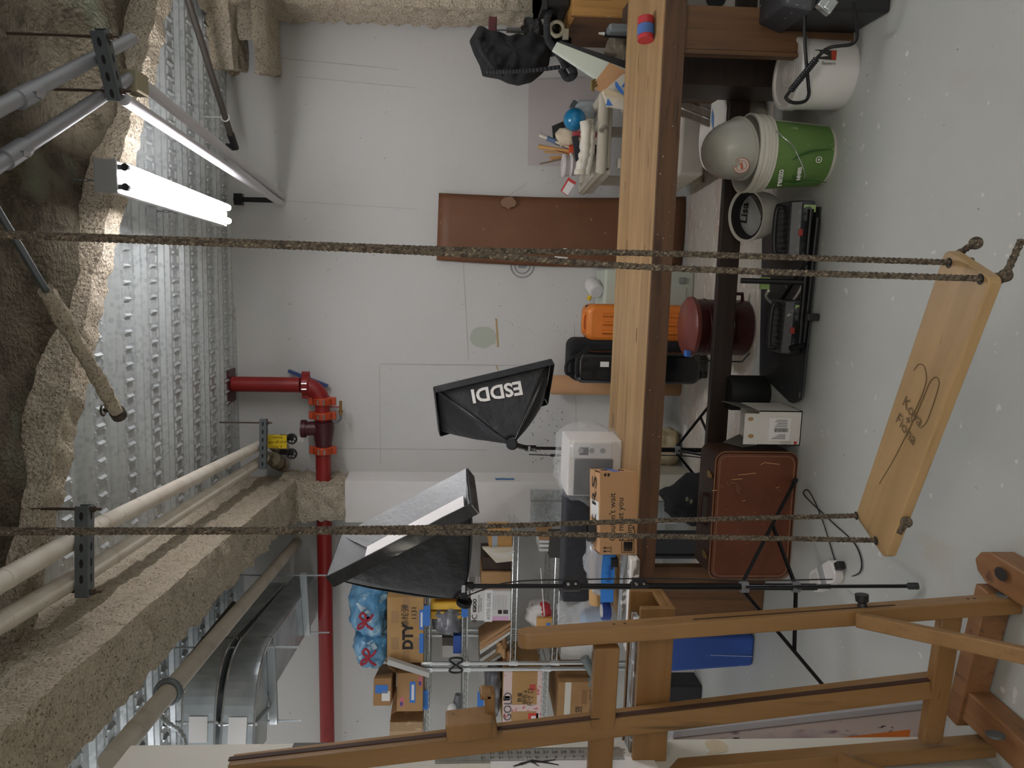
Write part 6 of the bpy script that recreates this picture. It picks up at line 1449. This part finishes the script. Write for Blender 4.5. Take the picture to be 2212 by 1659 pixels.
def carton(label, x0, x1, y0, y1, Y, dp, m, z=None, rz=0, nm='carton', tape=True, lid=False):
    xl, xr, zb, zt = span(x0, x1, y0, y1, Y, z)
    t = thing(nm, label, 'box', ((xl+xr)/2, Y+dp/2, zb), rz); ROOT[t] = Matrix.Translation(((xl+xr)/2, Y+dp/2, zb)) @ Matrix.Rotation(rz, 4, 'Z')
    M = ROOT[t]; w, h = xr-xl, zt-zb
    b = MB(M); b.box2((-w/2, -dp/2, 0), (w/2, dp/2, h)); b.build('body', m, t, bevel=.004)
    if tape:
        b = MB(M); b.box2((-.022, -dp/2-.0008, h*.0), (.022, -dp/2, h)); b.box2((-.022, -dp/2, h), (.022, dp/2, h+.0008)); b.build('tape_strip', M_ptape, t)
    return t, M, w, h, dp
def mark(t, M, dp, s, x, z, size, m=None, vert=False, **k):
    ax = M.to_3x3() @ (ZA if vert else XA); up = M.to_3x3() @ (-XA if vert else ZA)
    return text(t, s, M @ V((x, -dp/2-.0012, z)), ax, up, size, m or M_ink, **k)
def patch(t, M, dp, x, z, w, h, m, nm='sticker', lift=.001):
    b = MB(M); b.box2((x-w/2, -dp/2-lift, z-h/2), (x+w/2, -dp/2, z+h/2)); return b.build(nm, m, t)
ZT = zA[0]+.006
# top of the right rack
t, M, w, h, dp = carton('big taped carton marked DTY on top of the wire rack', 836, 915, 1290, 1432, SY0-.01, .38, M_k[2], ZT, 0, tape=False)
for i in range(3):
    for j in range(5):
        if (i+j) % 2: patch(t, M, dp, -w*.4+w*.2*j, h*(.18+.3*i), w*.18, h*.2, mat('check_tape', 'a07c50', .35), 'tape_strip', .0006)
mark(t, M, dp, 'DTY', -w*.10, h*.42, .085, bold=.004); mark(t, M, dp, '涤纶弹', w*.22, h*.50, .05); mark(t, M, dp, '1131', w*.26, h*.26, .045)
for x in (.16, -.2): patch(t, M, dp, w*x, h*.06, w*.30, h*.12, M_bluetape, 'blue_tape', .0016)
patch(t, M, dp, w*.16, h*.06, w*.22, h*.05, M_paper, 'label', .0022)
M_bb = mat('blue_plastic_bag', '79aed2', .25, 0, [('noise', (7, 7, 7), .4, .65, '4f93c4', 3), ('noise', (14, 14, 14), .6, .68, 'a9cfe4', 3)], alpha=.92)
for k, (x, y, rx, rz_, lab) in enumerate(((783, 1310, .15, .115, 'pale blue plastic bag tied with red ribbon, nearer the softbox'), (790, 1385, .12, .10, 'pale blue plastic bag tied with red ribbon, nearer the big box by the rack post'))):
    c = PY(x, y, SY0+.14); zt0 = ZT+h; g = thing('plastic_bag', lab, 'bag', (c.x, SY0+.14, zt0), 0, 'blue bags tied with red ribbon')
    b = MB(); film(b, (c.x, SY0+.15, zt0+rz_+.004), (rx, .14, rz_), 40, 26, .28, 7+k*5); b.build('bag', M_bb, g, smooth=60)
    q = PY(x-6, y+6, SY0-.04); q = V((c.x-.02, SY0-.03, zt0+rz_*1.15))
    for pts in (((0, 0), (.035, .03), (.06, .012), (.035, -.006), (0, 0)), ((0, 0), (-.02, .035), (-.045, .04), (-.03, .012), (0, 0)), ((0, 0), (.02, -.03), (.05, -.05)), ((0, 0), (-.03, -.02), (-.05, -.05))):
        ribbon('ribbon', [q+V((x, -.006*sin(9*x), z)) for x, z in pts], .007, plain('a8263a', .5), g)
    rn = random.Random(k)
    for i in range(3):
        b = MB(); a = V((c.x+rx*rn.uniform(-.6, .6), SY0+.012, zt0+rz_*rn.uniform(.7, 1.6))); b.prism([(-.03, -.02), (.03, -.02), (.03, .02), (-.03, .02)], a, V((1, 0, .6)).normalized(), V((-.6, 0, 1)).normalized(), V((0, .003, 0))); b.build('packet', plain('b9d3de', .5), g)
t = thing('shallow_tray', 'white shallow tray leaning behind the big taped carton', 'tray', PY(870, 1430, SY0+.4))
P = [PY(x, y, SY0+.385) for x, y in ((762, 1395), (768, 1388), (928, 1462), (920, 1472))]; b = MB(); b.add(P+[p+YA*.05 for p in P], [(0, 1, 2, 3), (7, 6, 5, 4)]+[(i, 4+i, 4+(i+1) % 4, (i+1) % 4) for i in range(4)]); b.build('panel', M_whiteplastic, t, bevel=.002)
P = [PY(x, y, SY0-.07) for x, y in ((836, 1436), (838, 1425), (928, 1454), (926, 1464))]; b = MB(); b.add(P+[p+YA*.04 for p in P], [(0, 1, 2, 3), (7, 6, 5, 4)]+[(i, 4+i, 4+(i+1) % 4, (i+1) % 4) for i in range(4)]); b.build('rail', plain('b9b7b4', .5), t)
# second shelf
ZS = zA[1]+.006
def slab(label, cat, nm, x0, x1, y0, y1, Y, dp, m, z=ZS, **k):
    xl, xr, zb, zt = span(x0, x1, y0, y1, Y, z); b = MB(); b.box2((xl, Y, zb), (xr, Y+dp, zt)); return tag(b.build(nm, m, **k), label, cat)
for k in range(2): slab(('yellow padded envelope beside the softbox', 'yellow padded envelope next to the grey film roll')[k], 'envelope', 'padded_envelope', 930, 998, 1303+18*k, 1318+20*k, SY0+.02+.02*k, .12, plain('dcae3c', .6), bevel=.008)
c = PY(975, 1340, SY0+.05); b = MB(); film(b, (c.x, SY0+.10, ZS+.085), (.09, .09, .085), 30, 20, .35, 13); tag(b.build('film_bundle', mat('dark_grey_film', '6d6e74', .25, 0, [('noise', (20, 20, 20), .5, .65, '8d8e94', 3)]), smooth=50), 'bundle of dark grey plastic film on the second shelf', 'bundle')
slab('flat dark frame lying at the back of the second shelf', 'frame', 'flat_board', 955, 998, 1345, 1378, SY0+.20, .04, plain('35373a', .5))
slab('small blue printed box on the second shelf', 'box', 'blue_box', 979, 998, 1374, 1412, SY0+.02, .10, plain('2c4f9c', .5), bevel=.002)
slab('white paper stack on the second shelf behind the blue box', 'paper stack', 'paper_stack', 955, 998, 1395, 1420, SY0+.14, .16, M_paper, bevel=.003)
slab('buff card standing behind the blue box', 'card', 'buff_card', 975, 998, 1360, 1373, SY0+.10, .08, plain('cdb988', .7))
for k in range(5): slab('amber file folder on the second shelf, number %s along from the column' % ('one', 'two', 'three', 'four', 'five')[k], 'folder', 'file_folder', 935, 998, 1222+15*k, 1233+15*k, SY0+.03, .30, mat('amber_folder', 'b9843f', .7), bevel=.002)
# third shelf
ZQ = zA[2]+.006
t, M, w, h, dp = carton('white printed box with bold lettering and a handwritten paper strip', 1017, 1105, 1277, 1341, SY0, .22, mat('white_box_print', 'd5d3d0', .6), ZQ, 0, nm='printed_box', tape=False)

mark(t, M, dp, 'IGIOO', w*.02, h*.90, .030, bold=.0012); mark(t, M, dp, 'MACHINE À GLAÇONS', w*.08, h*.80, .011); mark(t, M, dp, 'AUTO-EMPTY UNIT', w*.05, h*.745, .010)
patch(t, M, dp, .0, h*.56, w*1.06, h*.20, plain('e6e6e4', .8), 'paper_strip', .0014); mark(t, M, dp+.004, 'ASTIS GLOBE', .0, h*.555, .030, plain('8d8f92', .7))
for k in range(7): patch(t, M, dp, w*.12, h*(.43-.05*k), w*.5, h*.010, plain('9a9a9a', .7), 'print_line')
patch(t, M, dp, -w*.20, h*.27, w*.13, h*.10, M_ink, 'print_block'); patch(t, M, dp, -w*.20, h*.13, w*.13, h*.12, plain('3b3a40', .6), 'print_block')
patch(t, M, dp, -w*.42, h*.30, w*.14, h*.5, plain('d8a9c8', .6), 'colour_print'); mark(t, M, dp+.003, '4C', -w*.42, h*.90, .045, plain('4a1f3c', .7))
carton('plain open carton on the third shelf behind the light stand', 1040, 1105, 1236, 1277, SY0+.03, .25, M_k[0], ZQ, 0, tape=False)
t, M, w, h, dp = carton('tan carton with pale tape high on the third shelf by the rope', 1056, 1112, 1153, 1181, SY0+.02, .22, mat('bright_tan_board', 'c8985a', .75), ZQ+.0, 0, tape=False)
patch(t, M, dp, -w*.0, h*.75, w, h*.22, plain('a9b4c2', .4), 'tape_strip')
b = MB(); P = [PY(x, y, SY0) for x, y in ((1042, 1184), (1110, 1183), (1108, 1212), (1072, 1216))]; b.add(P+[p+YA*.03 for p in P], [(3, 2, 1, 0), (4, 5, 6, 7)]+[(i, (i+1) % 4, 4+(i+1) % 4, 4+i) for i in range(4)]); tag(b.build('paper_bag', plain('d6cdb8', .8)), 'cream paper bag sagging off the third shelf', 'bag')
b = MB()
for k in range(3): b.tube(curve_pts([PY(1050+6*k, 1188, SY0-.02), PY(1070, 1196+3*k, SY0-.03), PY(1095, 1196+4*k, SY0-.03), PY(1112, 1190, SY0-.02)], 5), .003, 5)
tag(b.build('looped_cable', M_whiteplastic, smooth=50), 'white cord looped over the cream paper bag', 'cable')
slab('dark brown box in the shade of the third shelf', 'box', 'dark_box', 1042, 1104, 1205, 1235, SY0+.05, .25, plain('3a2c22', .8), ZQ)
for k, m in enumerate(('a9825a', 'b98f66', 'd9d7d0', '6f6a64', 'e3e1da', 'a38b6c', 'cfccc4')):
    y0 = 1346+k*9; P = [PY(x, y, SY0+.01+.02*k) for x, y in ((1036, y0+42), (1104, y0-2), (1105, y0+4), (1037, y0+50))]
    b = MB(); b.add(P+[p+YA*.20 for p in P], [(3, 2, 1, 0), (4, 5, 6, 7)]+[(i, (i+1) % 4, 4+(i+1) % 4, 4+i) for i in range(4)]); tag(b.build('art_board', plain(m, .7)), ('tan', 'light brown', 'off-white', 'dark grey', 'white', 'khaki', 'pale grey')[k]+' panel in the slanting stack on the third shelf', 'panel', 'panels leaning on the third shelf')
for k, (x, y) in enumerate(((1085, 1405), (1098, 1425))):
    c = PY(x, y, SY0+.02); b = MB(); b.grid(crump((c.x, SY0+.06, c.z), (.05, .05, .035), 40+k, amp=.6), 20, 12, True); tag(b.build('kraft_wrap', M_k[0], smooth=30), ('crumpled kraft paper tucked beside the panels', 'crumpled kraft paper hanging over the shelf edge')[k], 'paper')
# fourth shelf
ZR = zA[3]+.006
c = PY(1172, 1330, SY0+.05); b = MB(); film(b, (c.x, SY0+.1, ZR+.075), (.075, .07, .075), 26, 18, .3, 17); tag(b.build('printed_bag', mat('white_red_bag', 'd5d0cb', .4, 0, [('noise', (9, 9, 9), .58, .60, 'b5333a', 2)]), smooth=50), 'white bag with red print on the fourth shelf', 'bag')
t, M, w, h, dp = carton('small carton with a blue label on the fourth shelf', 1160, 1197, 1336, 1366, SY0+.0, .2, mat('bright_tan_board', 'c8985a', .75), ZR, 0, tape=False); patch(t, M, dp, 0, h*.25, w*.35, h*.3, M_bluetape, 'blue_tape')
slab('dark square book at the column end of the fourth shelf', 'book', 'dark_book', 1188, 1222, 1155, 1205, SY0-.03, .10, plain('3c3a36', .6), PY(1222, 1180, SY0-.03).z)
for k in range(4): slab(('tan', 'first white', 'second white', 'third white')[k]+' sheet standing by the dark square book', 'sheet', 'standing_sheet', 1165, 1200, 1158+9*k, 1162+9*k+(4 if k == 0 else 2), SY0+.0+.01*k, .18, plain(('a87f58', 'e2e0dc', 'd9d8d4', 'cfcfcc')[k], .7), ZR)
b = MB(); b.tube([PY(1168, 1228, SY0-.03), PY(1176, 1330, SY0-.03)], .004, 6); tag(b.build('white_rod', M_whiteplastic), 'thin white rod propped across the fourth shelf', 'rod')
slab('white carton with a dark frame low on the rack', 'box', 'low_carton', 1212, 1262, 1385, 1425, SY0+.05, .25, M_whiteplastic, zA[3]-.26)
b = MB(); b.box2((xA1+.05, SY0+.05, zA[3]-.28), (xA1+.6, SY0+.35, zA[3]-.262)); tag(b.build('shelf_board', M_whiteplastic), 'white board under the low white carton', 'board')
# left rack: boxes on top
t, M, w, h, dp = carton('long brown carton seen end on atop the second rack', 806, 850, 1500, 1552, SY0-.12, .5, M_k[1], ZT+.19, .35, tape=False)
patch(t, M, dp, w*.1, h*.55, w*.3, h*.7, M_bluetape, 'blue_tape'); patch(t, M, dp, -w*.15, h*.3, w*.35, h*.45, M_paper, 'label')
t, M, w, h, dp = carton('brown carton with flag stickers and a blue label atop the second rack', 857, 914, 1463, 1541, SY0-.04, .34, M_k[0], ZT, .12, tape=False)
b = MB(M); b.prism([(0, 0), (dp, 0), (dp-.03, .07), (.03, .07)], (w/2-.002, -dp/2, h), YA, V((.5, 0, .8)), V((-.003, 0, 0))); b.build('flap', M_k[0], t)
b = MB(M); b.prism([(0, 0), (dp, 0), (dp-.03, .05), (.03, .05)], (-w/2+.002, -dp/2, h), YA, V((-.6, 0, .7)), V((.003, 0, 0))); b.build('flap', M_k[0], t)
patch(t, M, dp, 0, h*.40, w*.55, h*.22, M_bluetape, 'blue_tape'); patch(t, M, dp, 0, h*.39, w*.4, h*.10, M_paper, 'label', .002)
for x, z in ((-.25, .80), (.28, .1)):
    patch(t, M, dp, w*x, h*z, w*.24, h*.16, plain('c9707a', .6), 'flag_sticker'); patch(t, M, dp, w*x-w*.05, h*z+.003, w*.1, h*.09, plain('3b4a8c', .6), 'flag_sticker', .002)
t, M, w, h, dp = carton('shiny taped carton at the partition end of the second rack', 842, 914, 1560, 1610, SY0-.02, .4, mat('shiny_taped_board', 'a88862', .3, 0, [('noise', (20, 20, 20), .55, .65, 'c8ad8a', 3)]), ZT, 0, tape=True)
t, M, w, h, dp = carton('support carton under the long brown carton atop the second rack', 850, 914, 1548, 1562, SY0+.1, .3, M_k[3], ZT, 0, tape=False)
for k, (x, y) in enumerate(((918, 1512), (922, 1330), (1004, 1322), (1038, 1515))):
    q = PY(x, y, SY0-.012); b = MB(); b.box(q, (.13 if k != 2 else .06, .003, .04)); b.box(q+V((0, -.001, 0)), (.07, .003, .02)); tag(b.build('shelf_tag', M_bluetape), ('blue tape tag on the top edge of the second rack', 'blue tape tag below the big taped carton', 'blue tape tag on the second shelf edge', 'blue tape tag beside the clamp of the easel')[k], 'tag', 'blue tape tags on the shelf edges')
# left rack: middle
ZM = zB[1]+.006
t = thing('glue_gun', 'grey glue gun with a white tip hanging at the second rack', 'glue gun', PY(975, 1530, SY0-.02))
b = MB(); b.tube([PY(990, 1500, SY0), PY(985, 1535, SY0), PY(980, 1560, SY0)], [.02, .03, .025], 12); b.build('body', plain('6b6d70', .4), t, smooth=50)
b = MB(); c = PY(976, 1530, SY0-.03); b.ell(c, (.035, .03, .03), 14, 10); b.build('tip', M_whiteplastic, t, smooth=50)
b = MB(); c = PY(985, 1437, SY0-.03); P = [c+V((.05*sin(a), 0, .05*sin(2*a)*.8)) for a in [2*pi*i/24 for i in range(24)]]; b.tube(P, .007, 8, closed=True); tag(b.build('black_ribbon', M_black, smooth=50), 'black looped strap tied between the two racks', 'strap')
slab('brown block low beside the glue gun', 'box', 'brown_block', 966, 998, 1562, 1590, SY0+.05, .2, plain('4f4338', .8), ZM)
ZN = zB[2]+.006
t, M, w, h, dp = carton('large carton with pink printed tape and a red arrow mark on the second rack', 1086, 1172, 1450, 1566, SY0+.0, .38, M_k[2], ZN, 0, tape=False)
M_pt = mat('pink_printed_tape', 'd9c2bd', .35, 0, [('noise', (30, 30, 30), .6, .64, 'cc6f78', 2)])
patch(t, M, dp, 0, h*.88, w, h*.22, M_pt, 'printed_tape'); patch(t, M, dp, 0, h*.06, w, h*.12, M_pt, 'printed_tape'); patch(t, M, dp, -w*.18, h*.45, w*.12, h*.8, M_pt, 'printed_tape', .0014)
mark(t, M, dp+.004, 'GOLD', -w*.15, h*.86, .07, plain('5a5a60', .7)); mark(t, M, dp, '尺寸 口', w*.02, h*.28, .038); mark(t, M, dp, '颜色 6', w*.02, h*.42, .034); mark(t, M, dp, '数量', w*.02, h*.55, .034)
patch(t, M, dp, w*.2, h*.24, w*.11, h*.16, plain('b5463a', .6), 'arrow_sticker'); patch(t, M, dp, -w*.38, h*.20, w*.20, h*.26, plain('d23c34', .6), 'red_label'); patch(t, M, dp, -w*.38, h*.19, w*.10, h*.12, M_paper, 'red_label', .0018)
b = MB(M); b.box2((w*.1-.05, -dp/2-.001, h*.9-.02), (w*.1-.02, -dp/2, h*.9+.02)); b.build('blue_print', plain('4aa0d0', .6), t)
b = MB(); xl, xr, zb, zt = span(1048, 1086, 1450, 1560, SY0+.02, ZN+.30); film(b, ((xl+xr)/2, SY0+.18, PY(1086, 1500, SY0).z+.05), ((xr-xl)/2, .16, .05), 40, 18, .2, 31); tag(b.build('dark_film_roll', mat('dark_grey_film', '6d6e74', .25), smooth=50), 'dark crinkled film lying on the large pink-taped carton', 'film')
t, M, w, h, dp = carton('brown carton with white tape and handwriting on the lower shelf of the second rack', 1205, 1292, 1468, 1572, SY0-.02, .40, M_k[1], zB[3]+.006, -.06, tape=False)
patch(t, M, dp, 0, h*.78, w, h*.14, plain('d0ccc0', .5), 'white_tape'); patch(t, M, dp, w*.18, h*.4, w*.3, h*.12, plain('8a6238', .5), 'brown_tape')
mark(t, M, dp, '订 货', -w*.18, h*.5, .05); mark(t, M, dp, '尺寸', -w*.2, h*.2, .045); mark(t, M, dp, '颜色', w*.25, h*.2, .045)
b = MB(); b.tube(curve_pts([PY(1262, 1420, SY0-.02), PY(1275, 1445, SY0-.03), PY(1285, 1465, SY0-.02), PY(1270, 1478, SY0-.0)], 6), .028, 10); tag(b.build('grey_hose', plain('6b7370', .4), smooth=50), 'thick grey hose bent in front of the racks', 'hose')
# ------------------------------------------------------------------ things on the partition and leaning beside it
def onpn(x, y, off=.004):
    p0 = pe+nr*off; r = ray(x, y); return O+r*((p0-O).dot(nr)/r.dot(nr))
M_rul = mat('brushed_ruler', 'b4b4ae', .35, .7, [('noise', (3, 3, 60), .5, .7, 'a8a8a2', 2)])
c = onpn(1180, 1629); z0, z1 = onpn(1345, 1629).z, onpn(940, 1629).z
wru = .066
rl = thing('steel_ruler', 'long steel ruler hung upright on the cream partition', 'ruler', (c.x, c.y, z0))
hd = wd   # horizontal direction along the partition, towards the back wall
b = MB(); p = V((c.x, c.y, 0)); b.hexa([p-hd*wru/2+ZA*z0, p+hd*wru/2+ZA*z0, p+hd*wru/2-nr*.0025+ZA*z0, p-hd*wru/2-nr*.0025+ZA*z0], [p-hd*wru/2+ZA*z1, p+hd*wru/2+ZA*z1, p+hd*wru/2-nr*.0025+ZA*z1, p-hd*wru/2-nr*.0025+ZA*z1]); b.cur = 1; pn = p+nr*.0008; top_in = onpn(1117, 1622).z+24*.0254
k = 0
while True:
    z = top_in-k*.0254/8
    if z < z0: break
    if z < z1:
        L = .018 if k % 8 == 0 else (.012 if k % 4 == 0 else .007)
        b.add([pn+hd*wru/2+ZA*z, pn+hd*(wru/2-L)+ZA*z, pn+hd*(wru/2-L)+ZA*(z-.0007), pn+hd*wru/2+ZA*(z-.0007)], [(0, 1, 2, 3)])
        b.add([pn-hd*wru/2+ZA*z, pn-hd*(wru/2-L*.6)+ZA*z, pn-hd*(wru/2-L*.6)+ZA*(z-.0007), pn-hd*wru/2+ZA*(z-.0007)], [(0, 1, 2, 3)])
    k += 1
b.build('blade', [M_rul, M_ink], rl)
for n in range(20, 33):
    z = top_in-n*.0254
    if z0 < z < z1:
        text(rl, str(n), pn+hd*.008+ZA*(z-.004), -ZA, hd, .017, M_ink); text(rl, str(36-n), pn-hd*.016+ZA*(z-.004), ZA, -hd, .015, M_ink)
b = MB(); z0, z1 = onpn(1108, 1613).z, onpn(632, 1612).z; c = onpn(870, 1612); p = V((c.x, c.y, 0)); w_ = .05
b.hexa([p-hd*w_/2+ZA*z0, p+hd*w_/2+ZA*z0, p+hd*w_/2-nr*.003+ZA*z0, p-hd*w_/2-nr*.003+ZA*z0], [p-hd*w_/2+ZA*z1, p+hd*w_/2+ZA*z1, p+hd*w_/2-nr*.003+ZA*z1, p-hd*w_/2-nr*.003+ZA*z1]); tag(b.build('dark_straightedge', mat('tarnished_steel', '5c5a54', .5, .6, [('noise', (9, 9, 9), .5, .65, '45433e', 4)])), 'dark tarnished straightedge hung on the partition above the steel ruler', 'straightedge')
b = MB(); z0, z1 = onpn(1420, 1655).z, onpn(1060, 1655).z; c = onpn(1200, 1664); p = V((c.x, c.y, 0)); w_ = .07
b.hexa([p-hd*w_+ZA*z0, p+hd*w_*.9+ZA*z0, p+hd*w_*.9-nr*.002+ZA*z0, p-hd*w_-nr*.002+ZA*z0], [p-hd*w_+ZA*z1, p+hd*w_*.9+ZA*z1, p+hd*w_*.9-nr*.002+ZA*z1, p-hd*w_-nr*.002+ZA*z1]); ps = b.build('drawing_sheet', M_paper); tag(ps, 'white sheet with an ink sketch pinned on the partition beside the ruler', 'drawing')
b = MB(); z = onpn(1163, 1650).z; q = p+nr*.0012
for (a0, h0), (a1, h1), r in (((.03, .05), (.045, .02), .006), ((.045, .02), (.04, -.01), .008), ((.04, -.01), (.05, -.05), .004), ((.04, -.01), (.025, -.055), .004), ((.045, .02), (.02, .0), .003), ((.03, .05), (.02, .07), .004)):
    A_, B__ = q+hd*a0+ZA*(z+h0), q+hd*a1+ZA*(z+h1); d = (B__-A_).normalized(); s = d.cross(nr)*r; b.add([A_-s, A_+s, B__+s*.5, B__-s*.5], [(0, 1, 2, 3)])
b.build('ink_sketch', M_ink, ps)
b = MB()
for x, y, r1, r2 in ((1548, 1611, .045, .032), (1551, 1642, .06, .026), (1520, 1653, .05, .02)):
    c = onpn(x, y, .001); b.add([c+ZA*(r2*cos(2*pi*i/24))+hd*(r1*sin(2*pi*i/24)*.8) for i in range(24)], [tuple(range(24))])
b.build('stain', mat('tan_stain', 'bcab8c', .7, 0, [('noise', (9, 9, 9), .4, .7, 'cfc4ab', 3)]), wpl)
# stained frame leaning at the end of the partition
fy = PZ(2012, 1512, 0).y
fp = thing('stretched_canvas', 'dye stained pale frame with an orange panel leaning at the partition end', 'frame', PZ(2008, 1540, 0))
M_stn = mat('dye_stained_wood', 'b6a9a4', .7, 0, [('noise', (5, 5, 2), .52, .6, '8c7a86', 5), ('noise', (14, 14, 5), .62, .68, '55324f', 4), ('noise', (40, 40, 20), .68, .72, '2e2228', 3)])
M_stn2 = mat('grey_stained_side', 'a5a3a6', .6, 0, [('noise', (14, 14, 5), .63, .69, '6c4a68', 4)])
bt, tp = PY(2012, 1512, fy), PY(1452, 1576, fy); bt.z = 0; d = (tp-bt)
bt2, tp2 = PY(2012, 1548, fy-.02), PY(1452, 1612, fy-.02); bt2.z = 0
b = MB(); b.hexa([bt, bt+V((.0, .06, 0)), bt+V((-.02, .06, 0)), bt+V((-.02, 0, 0))], [tp, tp+V((0, .06, 0)), tp+V((-.02, .06, 0)), tp+V((-.02, 0, 0))]); b.hexa([bt+V((-.02, -.012, 0)), bt+V((-.0, -.012, 0)), bt+V((0, .0, 0)), bt+V((-.02, 0, 0))], [tp+V((-.02, -.012, 0)), tp+V((0, -.012, 0)), tp, tp+V((-.02, 0, 0))]); b.build('frame_side', M_stn2, fp)
b = MB(); b.hexa([bt+V((-.025, -.014, 0)), bt+V((-.085, -.014, 0)), bt+V((-.085, .01, 0)), bt+V((-.025, .01, 0))], [tp+V((-.025, -.014, 0)), tp+V((-.085, -.014, 0)), tp+V((-.085, .01, 0)), tp+V((-.025, .01, 0))]); b.build('frame_bar', M_stn, fp, bevel=.003)
b = MB(); e = V((-.6, 0, 0)); b.hexa([bt+V((-.085, -.012, 0)), bt+V((-.7, -.012, 0)), bt+V((-.7, .01, 0)), bt+V((-.085, .01, 0))], [bt+V((-.085, -.012, .06)), bt+V((-.7, -.012, .06)), bt+V((-.7, .01, .06)), bt+V((-.085, .01, .06))]); b.build('frame_bar', M_stn, fp, bevel=.003)
b = MB(); q0 = bt+V((-.085, 0, .06)); q1 = tp+V((-.085, 0, 0)); b.add([q0, bt+V((-.7, 0, .06)), tp+V((-.7, 0, 0)), q1], [(0, 1, 2, 3)]); b.build('panel', mat('orange_panel', 'cc6f22', .5, 0, [('noise', (3, 3, 3), .5, .75, 'bf6419', 3)]), fp, solid=.006)
